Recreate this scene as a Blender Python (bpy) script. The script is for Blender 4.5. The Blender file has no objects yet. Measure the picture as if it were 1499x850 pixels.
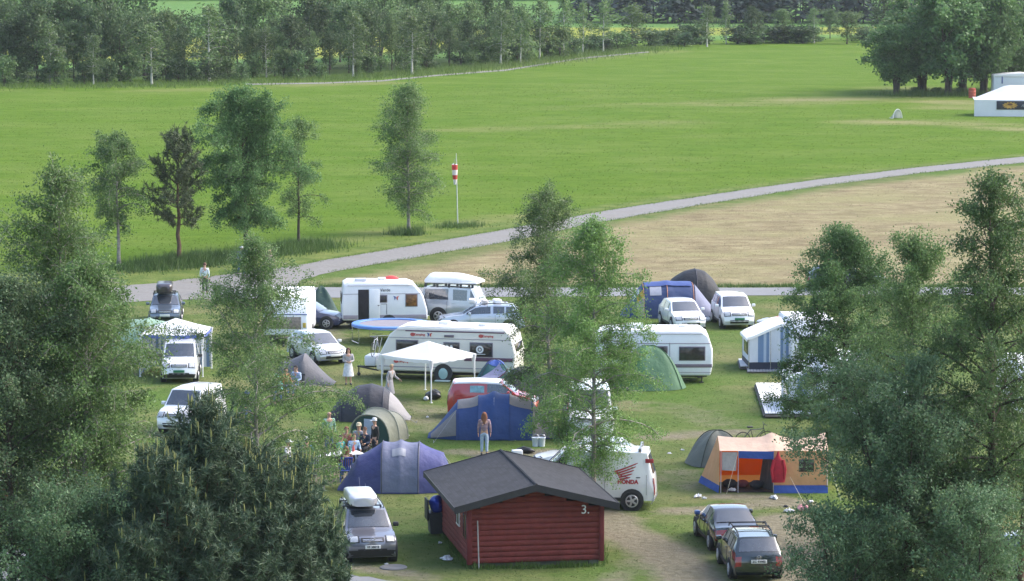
import bpy, bmesh, math, random
import numpy as np
from mathutils import Vector, Matrix, Quaternion

random.seed(7)
RS = np.random.RandomState(11)
PI = math.pi
R = math.radians
scene = bpy.context.scene
COL = scene.collection

# ------------------------------------------------------------------ camera geometry
CAM_H = 22.0
FPX = 5000.0                      # focal length in pixels of a 1499 px wide photograph
PITCH = math.atan(565.0 / FPX)
CAM = Vector((0, 0, CAM_H))
FWD = Vector((0, math.cos(PITCH), -math.sin(PITCH)))
UPV = Vector((0, math.sin(PITCH), math.cos(PITCH)))


def G(px, py, z=0.0):
    """ground point (height z) seen at a pixel of the photograph"""
    d = FWD + Vector((1, 0, 0)) * ((px - 749.5) / FPX) - UPV * ((py - 425.0) / FPX)
    t = (z - CAM_H) / d.z
    return CAM + d * t


def M_PER_PX(px, py):
    return (G(px, py) - CAM).dot(FWD) / FPX


# ------------------------------------------------------------------ materials
MATS = {}


def srgb(r, g, b):
    def f(c):
        c /= 255.0
        return c / 12.92 if c <= 0.04045 else ((c + 0.055) / 1.055) ** 2.4
    return (f(r), f(g), f(b))


def mat(name, col, rough=0.6, metal=0.0, var=0.12, scale=3.0, coat=0.0, spec=0.5, bump=0.0, bscale=20.0, trans=0.0, detail=4.0):
    if name in MATS:
        return MATS[name]
    m = bpy.data.materials.new(name)
    m.use_nodes = True
    nt = m.node_tree
    b = nt.nodes['Principled BSDF']
    b.inputs['Roughness'].default_value = rough
    b.inputs['Metallic'].default_value = metal
    b.inputs['Specular IOR Level'].default_value = spec
    b.inputs['Coat Weight'].default_value = coat
    b.inputs['Coat Roughness'].default_value = 0.06
    b.inputs['Coat IOR'].default_value = 1.7
    tc = nt.nodes.new('ShaderNodeTexCoord')
    if var > 0:
        n = nt.nodes.new('ShaderNodeTexNoise')
        n.inputs['Scale'].default_value = scale
        n.inputs['Detail'].default_value = detail
        n.inputs['Roughness'].default_value = 0.65
        nt.links.new(tc.outputs['Object'], n.inputs['Vector'])
        r = nt.nodes.new('ShaderNodeMapRange')
        r.inputs['From Min'].default_value = 0.3
        r.inputs['From Max'].default_value = 0.7
        r.inputs['To Min'].default_value = 1.0 - var
        r.inputs['To Max'].default_value = 1.0 + var * 0.6
        nt.links.new(n.outputs['Fac'], r.inputs['Value'])
        mx = nt.nodes.new('ShaderNodeVectorMath')
        mx.operation = 'SCALE'
        mx.inputs[0].default_value = col
        nt.links.new(r.outputs['Result'], mx.inputs['Scale'])
        nt.links.new(mx.outputs['Vector'], b.inputs['Base Color'])
    else:
        b.inputs['Base Color'].default_value = (*col, 1)
    if bump > 0:
        n2 = nt.nodes.new('ShaderNodeTexNoise')
        n2.inputs['Scale'].default_value = bscale
        n2.inputs['Detail'].default_value = 3
        nt.links.new(tc.outputs['Object'], n2.inputs['Vector'])
        bp = nt.nodes.new('ShaderNodeBump')
        bp.inputs['Strength'].default_value = bump
        bp.inputs['Distance'].default_value = 0.1
        nt.links.new(n2.outputs['Fac'], bp.inputs['Height'])
        nt.links.new(bp.outputs['Normal'], b.inputs['Normal'])
    if trans > 0:
        tr = nt.nodes.new('ShaderNodeBsdfTranslucent')
        tr.inputs['Color'].default_value = (*[min(1, c * 1.1) for c in col], 1)
        mix = nt.nodes.new('ShaderNodeMixShader')
        mix.inputs['Fac'].default_value = trans
        out = nt.nodes['Material Output']
        nt.links.new(b.outputs['BSDF'], mix.inputs[1])
        nt.links.new(tr.outputs['BSDF'], mix.inputs[2])
        nt.links.new(mix.outputs['Shader'], out.inputs['Surface'])
    MATS[name] = m
    return m


def leaf_mat(name, c_dark, c_light, c_warm=None, rough=0.55, trans=0.38, nscale=0.9, tint=(0.82, 1.2)):
    """leaf colour differs from leaf to leaf and from spray to spray"""
    if name in MATS:
        return MATS[name]
    m = bpy.data.materials.new(name)
    m.use_nodes = True
    nt = m.node_tree
    b = nt.nodes['Principled BSDF']
    b.inputs['Roughness'].default_value = rough
    b.inputs['Specular IOR Level'].default_value = 0.35
    geo = nt.nodes.new('ShaderNodeNewGeometry')
    tc = nt.nodes.new('ShaderNodeTexCoord')
    n = nt.nodes.new('ShaderNodeTexNoise')
    n.inputs['Scale'].default_value = nscale
    n.inputs['Detail'].default_value = 3
    nt.links.new(tc.outputs['Object'], n.inputs['Vector'])
    ad = nt.nodes.new('ShaderNodeMath')
    ad.operation = 'MULTIPLY_ADD'
    ad.inputs[1].default_value = 0.55
    nt.links.new(geo.outputs['Random Per Island'], ad.inputs[0])
    mr = nt.nodes.new('ShaderNodeMapRange')
    mr.inputs['From Min'].default_value = 0.3
    mr.inputs['From Max'].default_value = 0.7
    mr.inputs['To Min'].default_value = 0.0
    mr.inputs['To Max'].default_value = 0.45
    nt.links.new(n.outputs['Fac'], mr.inputs['Value'])
    nt.links.new(mr.outputs['Result'], ad.inputs[2])
    cr = nt.nodes.new('ShaderNodeValToRGB')
    e = cr.color_ramp.elements
    e[0].position = 0.05
    e[0].color = (*c_dark, 1)
    e[1].position = 0.8
    e[1].color = (*c_light, 1)
    if c_warm:
        x = e.new(0.97)
        x.color = (*c_warm, 1)
    nt.links.new(ad.outputs[0], cr.inputs['Fac'])
    # each tree has its own tint
    oi = nt.nodes.new('ShaderNodeObjectInfo')
    hs = nt.nodes.new('ShaderNodeHueSaturation')
    m1 = nt.nodes.new('ShaderNodeMapRange')
    m1.inputs['To Min'].default_value = 0.488
    m1.inputs['To Max'].default_value = 0.505
    nt.links.new(oi.outputs['Random'], m1.inputs['Value'])
    nt.links.new(m1.outputs['Result'], hs.inputs['Hue'])
    m2 = nt.nodes.new('ShaderNodeMapRange')
    m2.inputs['To Min'].default_value = tint[0]
    m2.inputs['To Max'].default_value = tint[1]
    nt.links.new(oi.outputs['Random'], m2.inputs['Value'])
    nt.links.new(m2.outputs['Result'], hs.inputs['Value'])
    nt.links.new(cr.outputs['Color'], hs.inputs['Color'])
    nt.links.new(hs.outputs['Color'], b.inputs['Base Color'])
    tr = nt.nodes.new('ShaderNodeBsdfTranslucent')
    nt.links.new(hs.outputs['Color'], tr.inputs['Color'])
    mix = nt.nodes.new('ShaderNodeMixShader')
    mix.inputs['Fac'].default_value = trans
    out = nt.nodes['Material Output']
    nt.links.new(b.outputs['BSDF'], mix.inputs[1])
    nt.links.new(tr.outputs['BSDF'], mix.inputs[2])
    nt.links.new(mix.outputs['Shader'], out.inputs['Surface'])
    MATS[name] = m
    return m


# ------------------------------------------------------------------ mesh builder
class MB:
    def __init__(self):
        self.v, self.f, self.mi = [], [], []

    def add(self, vs, fs, mi=0, M=None):
        o = len(self.v)
        if M is not None:
            vs = [M @ Vector(p) for p in vs]
        self.v.extend([tuple(p) for p in vs])
        self.f.extend([tuple(i + o for i in f) for f in fs])
        self.mi.extend([mi] * len(fs))
        return self

    def box(self, c, s, mi=0, bev=0.0, M=None, seg=2):
        bm = bmesh.new()
        bmesh.ops.create_cube(bm, size=1.0)
        for v in bm.verts:
            v.co = Vector((v.co.x * s[0], v.co.y * s[1], v.co.z * s[2]))
        if bev > 0:
            bmesh.ops.bevel(bm, geom=list(bm.edges), offset=min(bev, 0.49 * min(s)), segments=seg, profile=0.5, affect='EDGES')
        bm.verts.index_update()
        vs = [v.co + Vector(c) for v in bm.verts]
        fs = [[v.index for v in f.verts] for f in bm.faces]
        bm.free()
        return self.add(vs, fs, mi, M)

    def tube(self, pts, rad, n=6, mi=0, M=None, caps=True):
        pts = [Vector(p) for p in pts]
        if not isinstance(rad, (list, tuple)):
            rad = [rad] * len(pts)
        vs, fs = [], []
        ref = None
        for i, p in enumerate(pts):
            a = pts[max(i - 1, 0)]
            b = pts[min(i + 1, len(pts) - 1)]
            t = (b - a)
            t = t.normalized() if t.length > 1e-9 else Vector((0, 0, 1))
            if ref is None:
                ref = Vector((0, 0, 1)) if abs(t.z) < 0.9 else Vector((1, 0, 0))
            u = (ref - t * ref.dot(t))
            if u.length < 1e-5:
                u = t.orthogonal()
            u.normalize()
            ref = u
            w = t.cross(u)
            for k in range(n):
                a_ = 2 * PI * k / n
                vs.append(p + (u * math.cos(a_) + w * math.sin(a_)) * rad[i])
        for i in range(len(pts) - 1):
            for k in range(n):
                fs.append((i * n + k, i * n + (k + 1) % n, (i + 1) * n + (k + 1) % n, (i + 1) * n + k))
        if caps:
            fs.append(tuple(range(n - 1, -1, -1)))
            fs.append(tuple((len(pts) - 1) * n + k for k in range(n)))
        return self.add(vs, fs, mi, M)

    def lathe(self, prof, n=16, mi=0, M=None, axis='z'):
        vs, fs = [], []
        for r_, z in prof:
            for k in range(n):
                a = 2 * PI * k / n
                p = (r_ * math.cos(a), r_ * math.sin(a), z)
                if axis == 'y':
                    p = (p[0], p[2], p[1])
                if axis == 'x':
                    p = (p[2], p[0], p[1])
                vs.append(p)
        for i in range(len(prof) - 1):
            for k in range(n):
                fs.append((i * n + k, i * n + (k + 1) % n, (i + 1) * n + (k + 1) % n, (i + 1) * n + k))
        fs.append(tuple(range(n - 1, -1, -1)))
        fs.append(tuple((len(prof) - 1) * n + k for k in range(n)))
        return self.add(vs, fs, mi, M)

    def ball(self, c, r_, n=10, mi=0, M=None):
        if not isinstance(r_, (list, tuple)):
            r_ = (r_, r_, r_)
        vs, fs = [], []
        m = max(5, n // 2 + 2)
        for i in range(m):
            a = PI * (i + 0.02 if i == 0 else (i - 0.02 if i == m - 1 else i)) / (m - 1)
            for k in range(n):
                b = 2 * PI * k / n
                vs.append((c[0] + r_[0] * math.sin(a) * math.cos(b), c[1] + r_[1] * math.sin(a) * math.sin(b), c[2] + r_[2] * math.cos(a)))
        for i in range(m - 1):
            for k in range(n):
                fs.append((i * n + k, (i + 1) * n + k, (i + 1) * n + (k + 1) % n, i * n + (k + 1) % n))
        return self.add(vs, fs, mi, M)

    def grid(self, fn, nu, nv, mi=0, M=None):
        vs = [fn(i / nu, j / nv) for i in range(nu + 1) for j in range(nv + 1)]
        fs = [(i * (nv + 1) + j, (i + 1) * (nv + 1) + j, (i + 1) * (nv + 1) + j + 1, i * (nv + 1) + j + 1) for i in range(nu) for j in range(nv)]
        return self.add(vs, fs, mi, M)

    def prism(self, poly, depth, mi=0, M=None, bev=0.0, plane='xz'):
        """polygon in a plane, extruded symmetrically by depth along the third axis"""
        bm = bmesh.new()
        def P(p, t):
            return (p[0], t, p[1]) if plane == 'xz' else ((p[0], p[1], t) if plane == 'xy' else (t, p[0], p[1]))
        a = [bm.verts.new(P(p, -depth / 2)) for p in poly]
        b = [bm.verts.new(P(p, depth / 2)) for p in poly]
        n = len(poly)
        bm.faces.new(a)
        bm.faces.new(b[::-1])
        for i in range(n):
            bm.faces.new((a[i], b[i], b[(i + 1) % n], a[(i + 1) % n]))
        bmesh.ops.recalc_face_normals(bm, faces=list(bm.faces))
        if bev > 0:
            es = [e for e in bm.edges if len(e.link_faces) == 2 and e.calc_face_angle(0) > 0.9]
            bmesh.ops.bevel(bm, geom=es, offset=bev, segments=3, profile=0.5, affect='EDGES')
        bm.verts.index_update()
        vs = [v.co.copy() for v in bm.verts]
        fs = [[v.index for v in f.verts] for f in bm.faces]
        bm.free()
        return self.add(vs, fs, mi, M)

    def build(self, name, mats, parent=None, smooth=40, loc=None, rz=None, recalc=True):
        me = bpy.data.meshes.new(name)
        me.from_pydata(self.v, [], self.f)
        if not isinstance(mats, (list, tuple)):
            mats = [mats]
        for m in mats:
            me.materials.append(m)
        if len(mats) > 1:
            me.polygons.foreach_set('material_index', self.mi)
        if recalc:
            bm = bmesh.new()
            bm.from_mesh(me)
            bmesh.ops.recalc_face_normals(bm, faces=list(bm.faces))
            bm.to_mesh(me)
            bm.free()
        if smooth:
            me.polygons.foreach_set('use_smooth', [True] * len(me.polygons))
            me.set_sharp_from_angle(angle=R(smooth))
        me.update()
        o = bpy.data.objects.new(name, me)
        COL.objects.link(o)
        if parent is not None:
            o.parent = parent
        if loc is not None:
            o.location = loc
        if rz is not None:
            o.rotation_euler = (0, 0, rz)
        return o


def tag(o, label, cat, group=None, kind=None):
    o['label'] = label
    o['category'] = cat
    if group:
        o['group'] = group
    if kind:
        o['kind'] = kind
    return o


def thing(name, label, cat, loc=(0, 0, 0), rz=0.0, group=None):
    o = bpy.data.objects.new(name, None)
    COL.objects.link(o)
    o.empty_display_size = 0.3
    o.location = loc
    o.rotation_euler = (0, 0, rz)
    return tag(o, label, cat, group)


def copy_tree(o, parent=None):
    c = o.copy()
    COL.objects.link(c)
    if parent is not None:
        c.parent = parent
    for ch in [x for x in o.children]:
        copy_tree(ch, c)
    return c


def put(px, py, heading, local=(0, 0)):
    """location for an object whose local point sits on the ground at a pixel"""
    g = G(px, py)
    c, s = math.cos(heading), math.sin(heading)
    return Vector((g.x - c * local[0] + s * local[1], g.y - s * local[0] - c * local[1], 0))


def text_mb(mb, s, size, M, mi=0, ext=0.004, bold=0.0, align='CENTER'):
    """lettering laid in the xy plane of M"""
    cu = bpy.data.curves.new('lettering', 'FONT')
    cu.body = s
    cu.size = size
    cu.align_x = align
    cu.align_y = 'CENTER'
    cu.extrude = ext
    cu.offset = bold
    o = bpy.data.objects.new('lettering_tmp', cu)
    COL.objects.link(o)
    dg = bpy.context.evaluated_depsgraph_get()
    me = bpy.data.meshes.new_from_object(o.evaluated_get(dg))
    mb.add([M @ v.co for v in me.vertices], [tuple(p.vertices) for p in me.polygons], mi)
    bpy.data.objects.remove(o)
    bpy.data.curves.remove(cu)
    bpy.data.meshes.remove(me)


def frame(o, x, y):
    """matrix with origin o, local x axis along x, local y axis along y"""
    x = Vector(x).normalized()
    y = Vector(y).normalized()
    z = x.cross(y)
    return Matrix(((x.x, y.x, z.x, o[0]), (x.y, y.y, z.y, o[1]), (x.z, y.z, z.z, o[2]), (0, 0, 0, 1)))

# ------------------------------------------------------------------ setting: ground, roads
def W2(pts):
    return [(G(*p).x, G(*p).y) for p in pts]


def sdist(X, Y, poly):
    """signed distance (negative inside) of points to a polygon"""
    inside = np.zeros(X.shape, bool)
    d = np.full(X.shape, 1e9)
    n = len(poly)
    for i in range(n):
        x0, y0 = poly[i]
        x1, y1 = poly[(i + 1) % n]
        c = ((y0 > Y) != (y1 > Y)) & (X < (x1 - x0) * (Y - y0) / ((y1 - y0) if abs(y1 - y0) > 1e-9 else 1e-9) + x0)
        inside ^= c
        t = np.clip(((X - x0) * (x1 - x0) + (Y - y0) * (y1 - y0)) / max((x1 - x0) ** 2 + (y1 - y0) ** 2, 1e-9), 0, 1)
        d = np.minimum(d, np.hypot(X - x0 - t * (x1 - x0), Y - y0 - t * (y1 - y0)))
    return np.where(inside, -d, d)


def ldist(X, Y, line):
    d = np.full(X.shape, 1e9)
    for (x0, y0), (x1, y1) in zip(line[:-1], line[1:]):
        t = np.clip(((X - x0) * (x1 - x0) + (Y - y0) * (y1 - y0)) / max((x1 - x0) ** 2 + (y1 - y0) ** 2, 1e-9), 0, 1)
        d = np.minimum(d, np.hypot(X - x0 - t * (x1 - x0), Y - y0 - t * (y1 - y0)))
    return d


def sm(d, w):
    return np.clip(0.5 - d / (2 * w), 0, 1)


xs = np.concatenate([-np.geomspace(1700, 140, 14), np.arange(-130, -60, 2.5), np.arange(-60, 60.1, 0.6), np.arange(62.5, 131, 2.5), np.geomspace(140, 1700, 14)])
ys = np.concatenate([np.arange(-300, 60, 40), np.arange(60, 96, 4), np.arange(96, 262, 0.6), np.arange(262, 480, 1.6), np.arange(480, 830, 4), np.geomspace(840, 3200, 14)])
GX, GY = np.meshgrid(xs, ys, indexing='ij')
rd_hi = [(1700, 212), (1499, 229), (1350, 244), (1200, 262), (1100, 276), (1000, 291), (870, 311), (750, 334), (600, 360), (480, 380), (420, 391), (330, 402), (240, 413), (150, 421), (0, 436), (-200, 455)]
rd_lo = [(1700, 221), (1499, 238), (1350, 253), (1200, 272), (1100, 288), (1000, 304), (870, 326), (750, 352), (600, 378), (480, 399), (440, 410), (420, 436), (330, 437), (240, 439), (150, 444), (0, 456), (-200, 478)]
hay_poly = W2([(455, 414), (520, 401), (640, 381), (760, 357), (880, 330), (1010, 307), (1210, 275), (1499, 241), (1750, 220), (1750, 418), (1100, 418), (760, 419)])
field_poly = W2([(-400, 470)] + rd_hi[::-1] + [(1700, 0), (1700, -40), (-400, -40)])
verge_poly = W2(rd_hi + [(-200, 400), (0, 398), (200, 392), (480, 366), (600, 347), (750, 322), (870, 302), (1000, 284), (1200, 256), (1499, 225), (1700, 208)])
zone = np.zeros(GX.shape + (4,), np.float32)
zone2 = np.zeros(GX.shape + (4,), np.float32)
zone[..., 0] = sm(sdist(GX, GY, hay_poly) + 0.8, 2.2)
infield = sm(sdist(GX, GY, field_poly), 0.5)
zone[..., 1] = infield
zone[..., 3] = sm(sdist(GX, GY, verge_poly), 1.5)
dirt = np.zeros(GX.shape)


def wear(line, w, k):
    global dirt
    d = ldist(GX, GY, W2(line))
    dirt = np.maximum(dirt, k * np.clip(1.25 - d / w, 0, 1))


wear([(880, 752), (905, 775), (955, 800), (990, 825), (1020, 852), (1050, 900)], 1.5, 1.0)
wear([(985, 748), (1080, 742), (1140, 735)], 1.2, 0.75)
wear([(1150, 760), (1165, 800), (1180, 850), (1190, 900)], 1.6, 1.0)
wear([(1060, 726), (1130, 728), (1180, 740)], 1.1, 0.8)
wear([(960, 640), (1010, 636), (1080, 632)], 1.4, 0.75)
wear([(670, 662), (740, 668), (800, 660)], 1.2, 0.75)
wear([(420, 695), (470, 700), (500, 690)], 1.8, 0.9)
wear([(500, 826), (550, 834), (620, 846)], 0.9, 0.7)
wear([(900, 850), (940, 815)], 0.9, 0.55)
wear([(520, 470), (490, 480), (470, 500)], 2.2, 0.55)
wear([(560, 580), (620, 600), (640, 630)], 1.8, 0.5)
wear([(960, 700), (1000, 690), (1020, 715)], 1.5, 0.45)
wear([(480, 570), (560, 575), (640, 560)], 2.2, 0.35)
wear([(920, 590), (1000, 600), (1080, 625)], 2.2, 0.4)
for line, w, k in [([(1060, 150), (1200, 146), (1320, 146), (1420, 150)], 7, .9), ([(1290, 178), (1400, 180), (1500, 188), (1600, 192)], 5, .95),
                   ([(1380, 157), (1420, 157)], 4, .8), ([(640, 192), (830, 186), (1000, 178)], 4, .45), ([(820, 158), (960, 152)], 4, .3),
                   ([(1330, 130), (1500, 145)], 6, .6), ([(560, 340), (650, 330), (760, 318)], 3, .6), ([(380, 376), (520, 350)], 2.5, .4),
                   ([(0, 133), (200, 134), (360, 128), (470, 124), (560, 121)], 4, .5), ([(700, 102), (820, 88), (930, 78), (1000, 74)], 5, .4)]:
    d = ldist(GX, GY, W2(line))
    zone2[..., 0] = np.maximum(zone2[..., 0], k * np.clip(1.3 - d / w, 0, 1))
zone[..., 2] = dirt
# yellow crop fields beyond the wood, and pale meadow beyond those
wood_line = W2([(-500, 118), (0, 118), (300, 112), (500, 108), (640, 98), (720, 86), (850, 66), (950, 60), (1270, 54), (1499, 54), (1900, 54), (1900, -60), (-500, -60)])
beyond = sm(sdist(GX, GY, wood_line), 4)
yel = W2([(-500, 92), (0, 92), (480, 84), (640, 72), (820, 58), (1090, 50), (1300, 50), (1300, 39), (1000, 41), (840, 40), (640, 44), (430, 52), (-500, 56)])
zone2[..., 1] = sm(sdist(GX, GY, yel), 5)
zone2[..., 2] = beyond
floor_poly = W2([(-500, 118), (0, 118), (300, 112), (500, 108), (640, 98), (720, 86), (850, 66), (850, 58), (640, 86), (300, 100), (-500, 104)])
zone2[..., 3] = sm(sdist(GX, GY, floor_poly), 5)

nx, ny = GX.shape
me = bpy.data.meshes.new('ground')
co = np.zeros((nx * ny, 3), np.float32)
co[:, 0] = GX.ravel()
co[:, 1] = GY.ravel()
ii, jj = np.meshgrid(np.arange(nx - 1), np.arange(ny - 1), indexing='ij')
q = np.stack([ii * ny + jj, (ii + 1) * ny + jj, (ii + 1) * ny + jj + 1, ii * ny + jj + 1], -1).reshape(-1, 4)


def np_mesh(me, co, quads, k=4):
    me.vertices.add(len(co))
    me.vertices.foreach_set('co', np.ascontiguousarray(co, np.float32).ravel())
    me.loops.add(quads.size)
    me.loops.foreach_set('vertex_index', np.ascontiguousarray(quads, np.int32).ravel())
    me.polygons.add(len(quads))
    me.polygons.foreach_set('loop_start', np.arange(0, quads.size, k, dtype=np.int32))
    me.update(calc_edges=True)
    me.validate()


np_mesh(me, co, q)
for nm, z in (('zone', zone), ('zone_b', zone2)):
    a = me.attributes.new(nm, 'FLOAT_COLOR', 'POINT')
    a.data.foreach_set('color', np.ascontiguousarray(z.reshape(-1, 4)).ravel())


class NT:
    """small node-building helper"""
    def __init__(self, m):
        self.nt = m.node_tree
        self.L = self.nt.links.new

    def n(self, t, **k):
        x = self.nt.nodes.new(t)
        for a, b in k.items():
            setattr(x, a, b)
        return x

    def noise(self, vec, sc, det=4, rough=0.6, stretch=None):
        if stretch:
            mp = self.n('ShaderNodeMapping')
            mp.inputs['Scale'].default_value = stretch
            self.L(vec, mp.inputs['Vector'])
            vec = mp.outputs['Vector']
        x = self.n('ShaderNodeTexNoise')
        x.inputs['Scale'].default_value = sc
        x.inputs['Detail'].default_value = det
        x.inputs['Roughness'].default_value = rough
        self.L(vec, x.inputs['Vector'])
        return x.outputs['Fac']

    def rng(self, v, a, b, c=0.0, d=1.0):
        x = self.n('ShaderNodeMapRange')
        x.inputs['From Min'].default_value = a
        x.inputs['From Max'].default_value = b
        x.inputs['To Min'].default_value = c
        x.inputs['To Max'].default_value = d
        self.L(v, x.inputs['Value'])
        return x.outputs['Result']

    def math(self, op, a, b):
        x = self.n('ShaderNodeMath', operation=op)
        for i, v in enumerate((a, b)):
            if isinstance(v, (int, float)):
                x.inputs[i].default_value = v
            else:
                self.L(v, x.inputs[i])
        return x.outputs[0]

    def mix(self, f, a, b):
        x = self.n('ShaderNodeMix', data_type='RGBA')
        if isinstance(f, (int, float)):
            x.inputs[0].default_value = f
        else:
            self.L(f, x.inputs[0])
        for i, v in ((6, a), (7, b)):
            if isinstance(v, tuple):
                x.inputs[i].default_value = (*v, 1)
            else:
                self.L(v, x.inputs[i])
        return x.outputs[2]


def edge(N, mask, nz, w=0.16):
    """ragged edge: mask value against noise"""
    s = N.math('ADD', mask, N.math('MULTIPLY', N.math('SUBTRACT', nz, 0.5), 0.9))
    return N.rng(s, 0.5 - w, 0.5 + w)


gm = bpy.data.materials.new('ground')
gm.use_nodes = True
N = NT(gm)
bs = gm.node_tree.nodes['Principled BSDF']
bs.inputs['Roughness'].default_value = 0.9
bs.inputs['Specular IOR Level'].default_value = 0.03
pos = N.n('ShaderNodeNewGeometry').outputs['Position']
at = N.n('ShaderNodeAttribute', attribute_name='zone')
sp = N.n('ShaderNodeSeparateColor')
N.L(at.outputs['Color'], sp.inputs['Color'])
hay_m, field_m, dirt_m = sp.outputs[0], sp.outputs[1], sp.outputs[2]
verge_m = at.outputs['Alpha']
at2 = N.n('ShaderNodeAttribute', attribute_name='zone_b')
sp2 = N.n('ShaderNodeSeparateColor')
N.L(at2.outputs['Color'], sp2.inputs['Color'])
dry_m, yel_m, bey_m = sp2.outputs[0], sp2.outputs[1], sp2.outputs[2]
wfloor_m = at2.outputs['Alpha']
fine = N.noise(pos, 3.2, 5, 0.75)
mid = N.noise(pos, 0.55, 5, 0.65)
big = N.noise(pos, 0.09, 4, 0.6)
streak = N.noise(pos, 0.5, 6, 0.72, (0.7, 1.0, 1.0))
streak2 = N.noise(pos, 0.11, 6, 0.72, (0.6, 1.0, 1.0))
# camp grass
c1 = N.mix(N.rng(mid, 0.3, 0.7), (0.068, 0.108, 0.030), (0.150, 0.172, 0.066))
c1 = N.mix(N.rng(big, 0.42, 0.66, 0, 0.8), c1, (0.068, 0.142, 0.022))
big2 = N.noise(pos, 0.17, 4, 0.65)
c1 = N.mix(N.rng(big2, 0.5, 0.68, 0, 0.75), c1, (0.19, 0.175, 0.085))
c1 = N.mix(N.rng(fine, 0.45, 0.75, 0, 0.5), c1, (0.175, 0.185, 0.07))
# bright field
c2 = N.mix(N.rng(streak, 0.3, 0.7), (0.062, 0.122, 0.010), (0.116, 0.186, 0.022))
c2 = N.mix(N.rng(streak2, 0.44, 0.64, 0, 0.7), c2, (0.138, 0.188, 0.040))
c2 = N.mix(N.rng(fine, 0.5, 0.8, 0, 0.45), c2, (0.055, 0.108, 0.007))
c2 = N.mix(N.rng(big, 0.45, 0.7, 0, 0.5), c2, (0.068, 0.138, 0.012))
c2 = N.mix(N.math('MULTIPLY', N.rng(streak2, 0.35, 0.6), dry_m), c2, (0.23, 0.215, 0.10))
# rough verge along the gravel road
c4 = N.mix(N.rng(mid, 0.3, 0.7), (0.075, 0.125, 0.03), (0.17, 0.2, 0.06))
c2 = N.mix(edge(N, verge_m, mid, 0.3), c2, c4)
# mown hay
c3 = N.mix(N.rng(streak, 0.36, 0.64), (0.170, 0.135, 0.078), (0.33, 0.285, 0.165))
c3 = N.mix(N.rng(mid, 0.5, 0.7, 0, 0.55), c3, (0.20, 0.155, 0.092))
c3 = N.mix(N.rng(streak2, 0.46, 0.62, 0, 0.85), c3, (0.25, 0.235, 0.115))
c3 = N.mix(N.rng(fine, 0.5, 0.78, 0, 0.5), c3, (0.135, 0.108, 0.07))
col = N.mix(field_m, c1, c2)
col = N.mix(edge(N, hay_m, mid, 0.3), col, c3)
dcol = N.mix(N.rng(fine, 0.3, 0.7), (0.15, 0.125, 0.09), (0.27, 0.235, 0.18))
col = N.mix(N.math('MULTIPLY', edge(N, dirt_m, mid, 0.22), 0.85), col, dcol)
pale = N.mix(N.rng(streak2, 0.35, 0.65), (0.09, 0.19, 0.05), (0.12, 0.21, 0.06))
col = N.mix(bey_m, col, pale)
yc = N.mix(N.rng(streak2, 0.35, 0.65), (0.20, 0.235, 0.045), (0.27, 0.285, 0.06))
col = N.mix(yel_m, col, yc)
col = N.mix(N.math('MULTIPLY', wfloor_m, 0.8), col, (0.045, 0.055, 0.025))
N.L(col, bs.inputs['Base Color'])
bp = N.n('ShaderNodeBump')
bp.inputs['Strength'].default_value = 0.7
bp.inputs['Distance'].default_value = 0.25
N.L(N.math('ADD', fine, mid), bp.inputs['Height'])
N.L(bp.outputs['Normal'], bs.inputs['Normal'])
me.materials.append(gm)
ground = bpy.data.objects.new('ground', me)
COL.objects.link(ground)
tag(ground, 'grassy valley floor with bright field, mown hay patch and worn campsite turf', 'ground', kind='structure')


def strip(name, hi, lo, z, mats, label, sub=6):
    """road surface between two edges"""
    H = [Vector((*p, z)) for p in W2(hi)]
    L = [Vector((*p, z)) for p in W2(lo)]
    mb = MB()
    vs, fs = [], []
    rnd = random.Random(5)
    n = 5
    rows = []
    for i in range(len(H) - 1):
        for s in range(sub):
            t = s / sub
            rows.append((H[i].lerp(H[i + 1], t), L[i].lerp(L[i + 1], t)))
    rows.append((H[-1], L[-1]))
    for a, b in rows:
        j0, j1 = rnd.uniform(-.03, .03), rnd.uniform(-.03, .03)
        for k in range(n + 1):
            t = k / n
            p = a.lerp(b, t + (j0 if k == 0 else j1 if k == n else 0))
            vs.append(p + Vector((0, 0, 0.03 * math.sin(PI * t))))
    for i in range(len(rows) - 1):
        for k in range(n):
            fs.append((i * (n + 1) + k, i * (n + 1) + k + 1, (i + 1) * (n + 1) + k + 1, (i + 1) * (n + 1) + k))
    mb.add(vs, fs)
    o = mb.build(name, mats, smooth=60)
    tag(o, label, 'road', kind='structure')
    return o


def road_mat(name, c1, c2, c3):
    m = bpy.data.materials.new(name)
    m.use_nodes = True
    N = NT(m)
    b = m.node_tree.nodes['Principled BSDF']
    b.inputs['Roughness'].default_value = 0.85
    p = N.n('ShaderNodeNewGeometry').outputs['Position']
    f = N.noise(p, 4.0, 5, 0.7)
    g = N.noise(p, 0.5, 4, 0.6)
    c = N.mix(N.rng(f, 0.3, 0.7), c1, c2)
    c = N.mix(N.rng(g, 0.5, 0.72, 0, 0.6), c, c3)
    N.L(c, b.inputs['Base Color'])
    bp = N.n('ShaderNodeBump')
    bp.inputs['Strength'].default_value = 0.3
    N.L(f, bp.inputs['Height'])
    N.L(bp.outputs['Normal'], b.inputs['Normal'])
    return m


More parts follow.
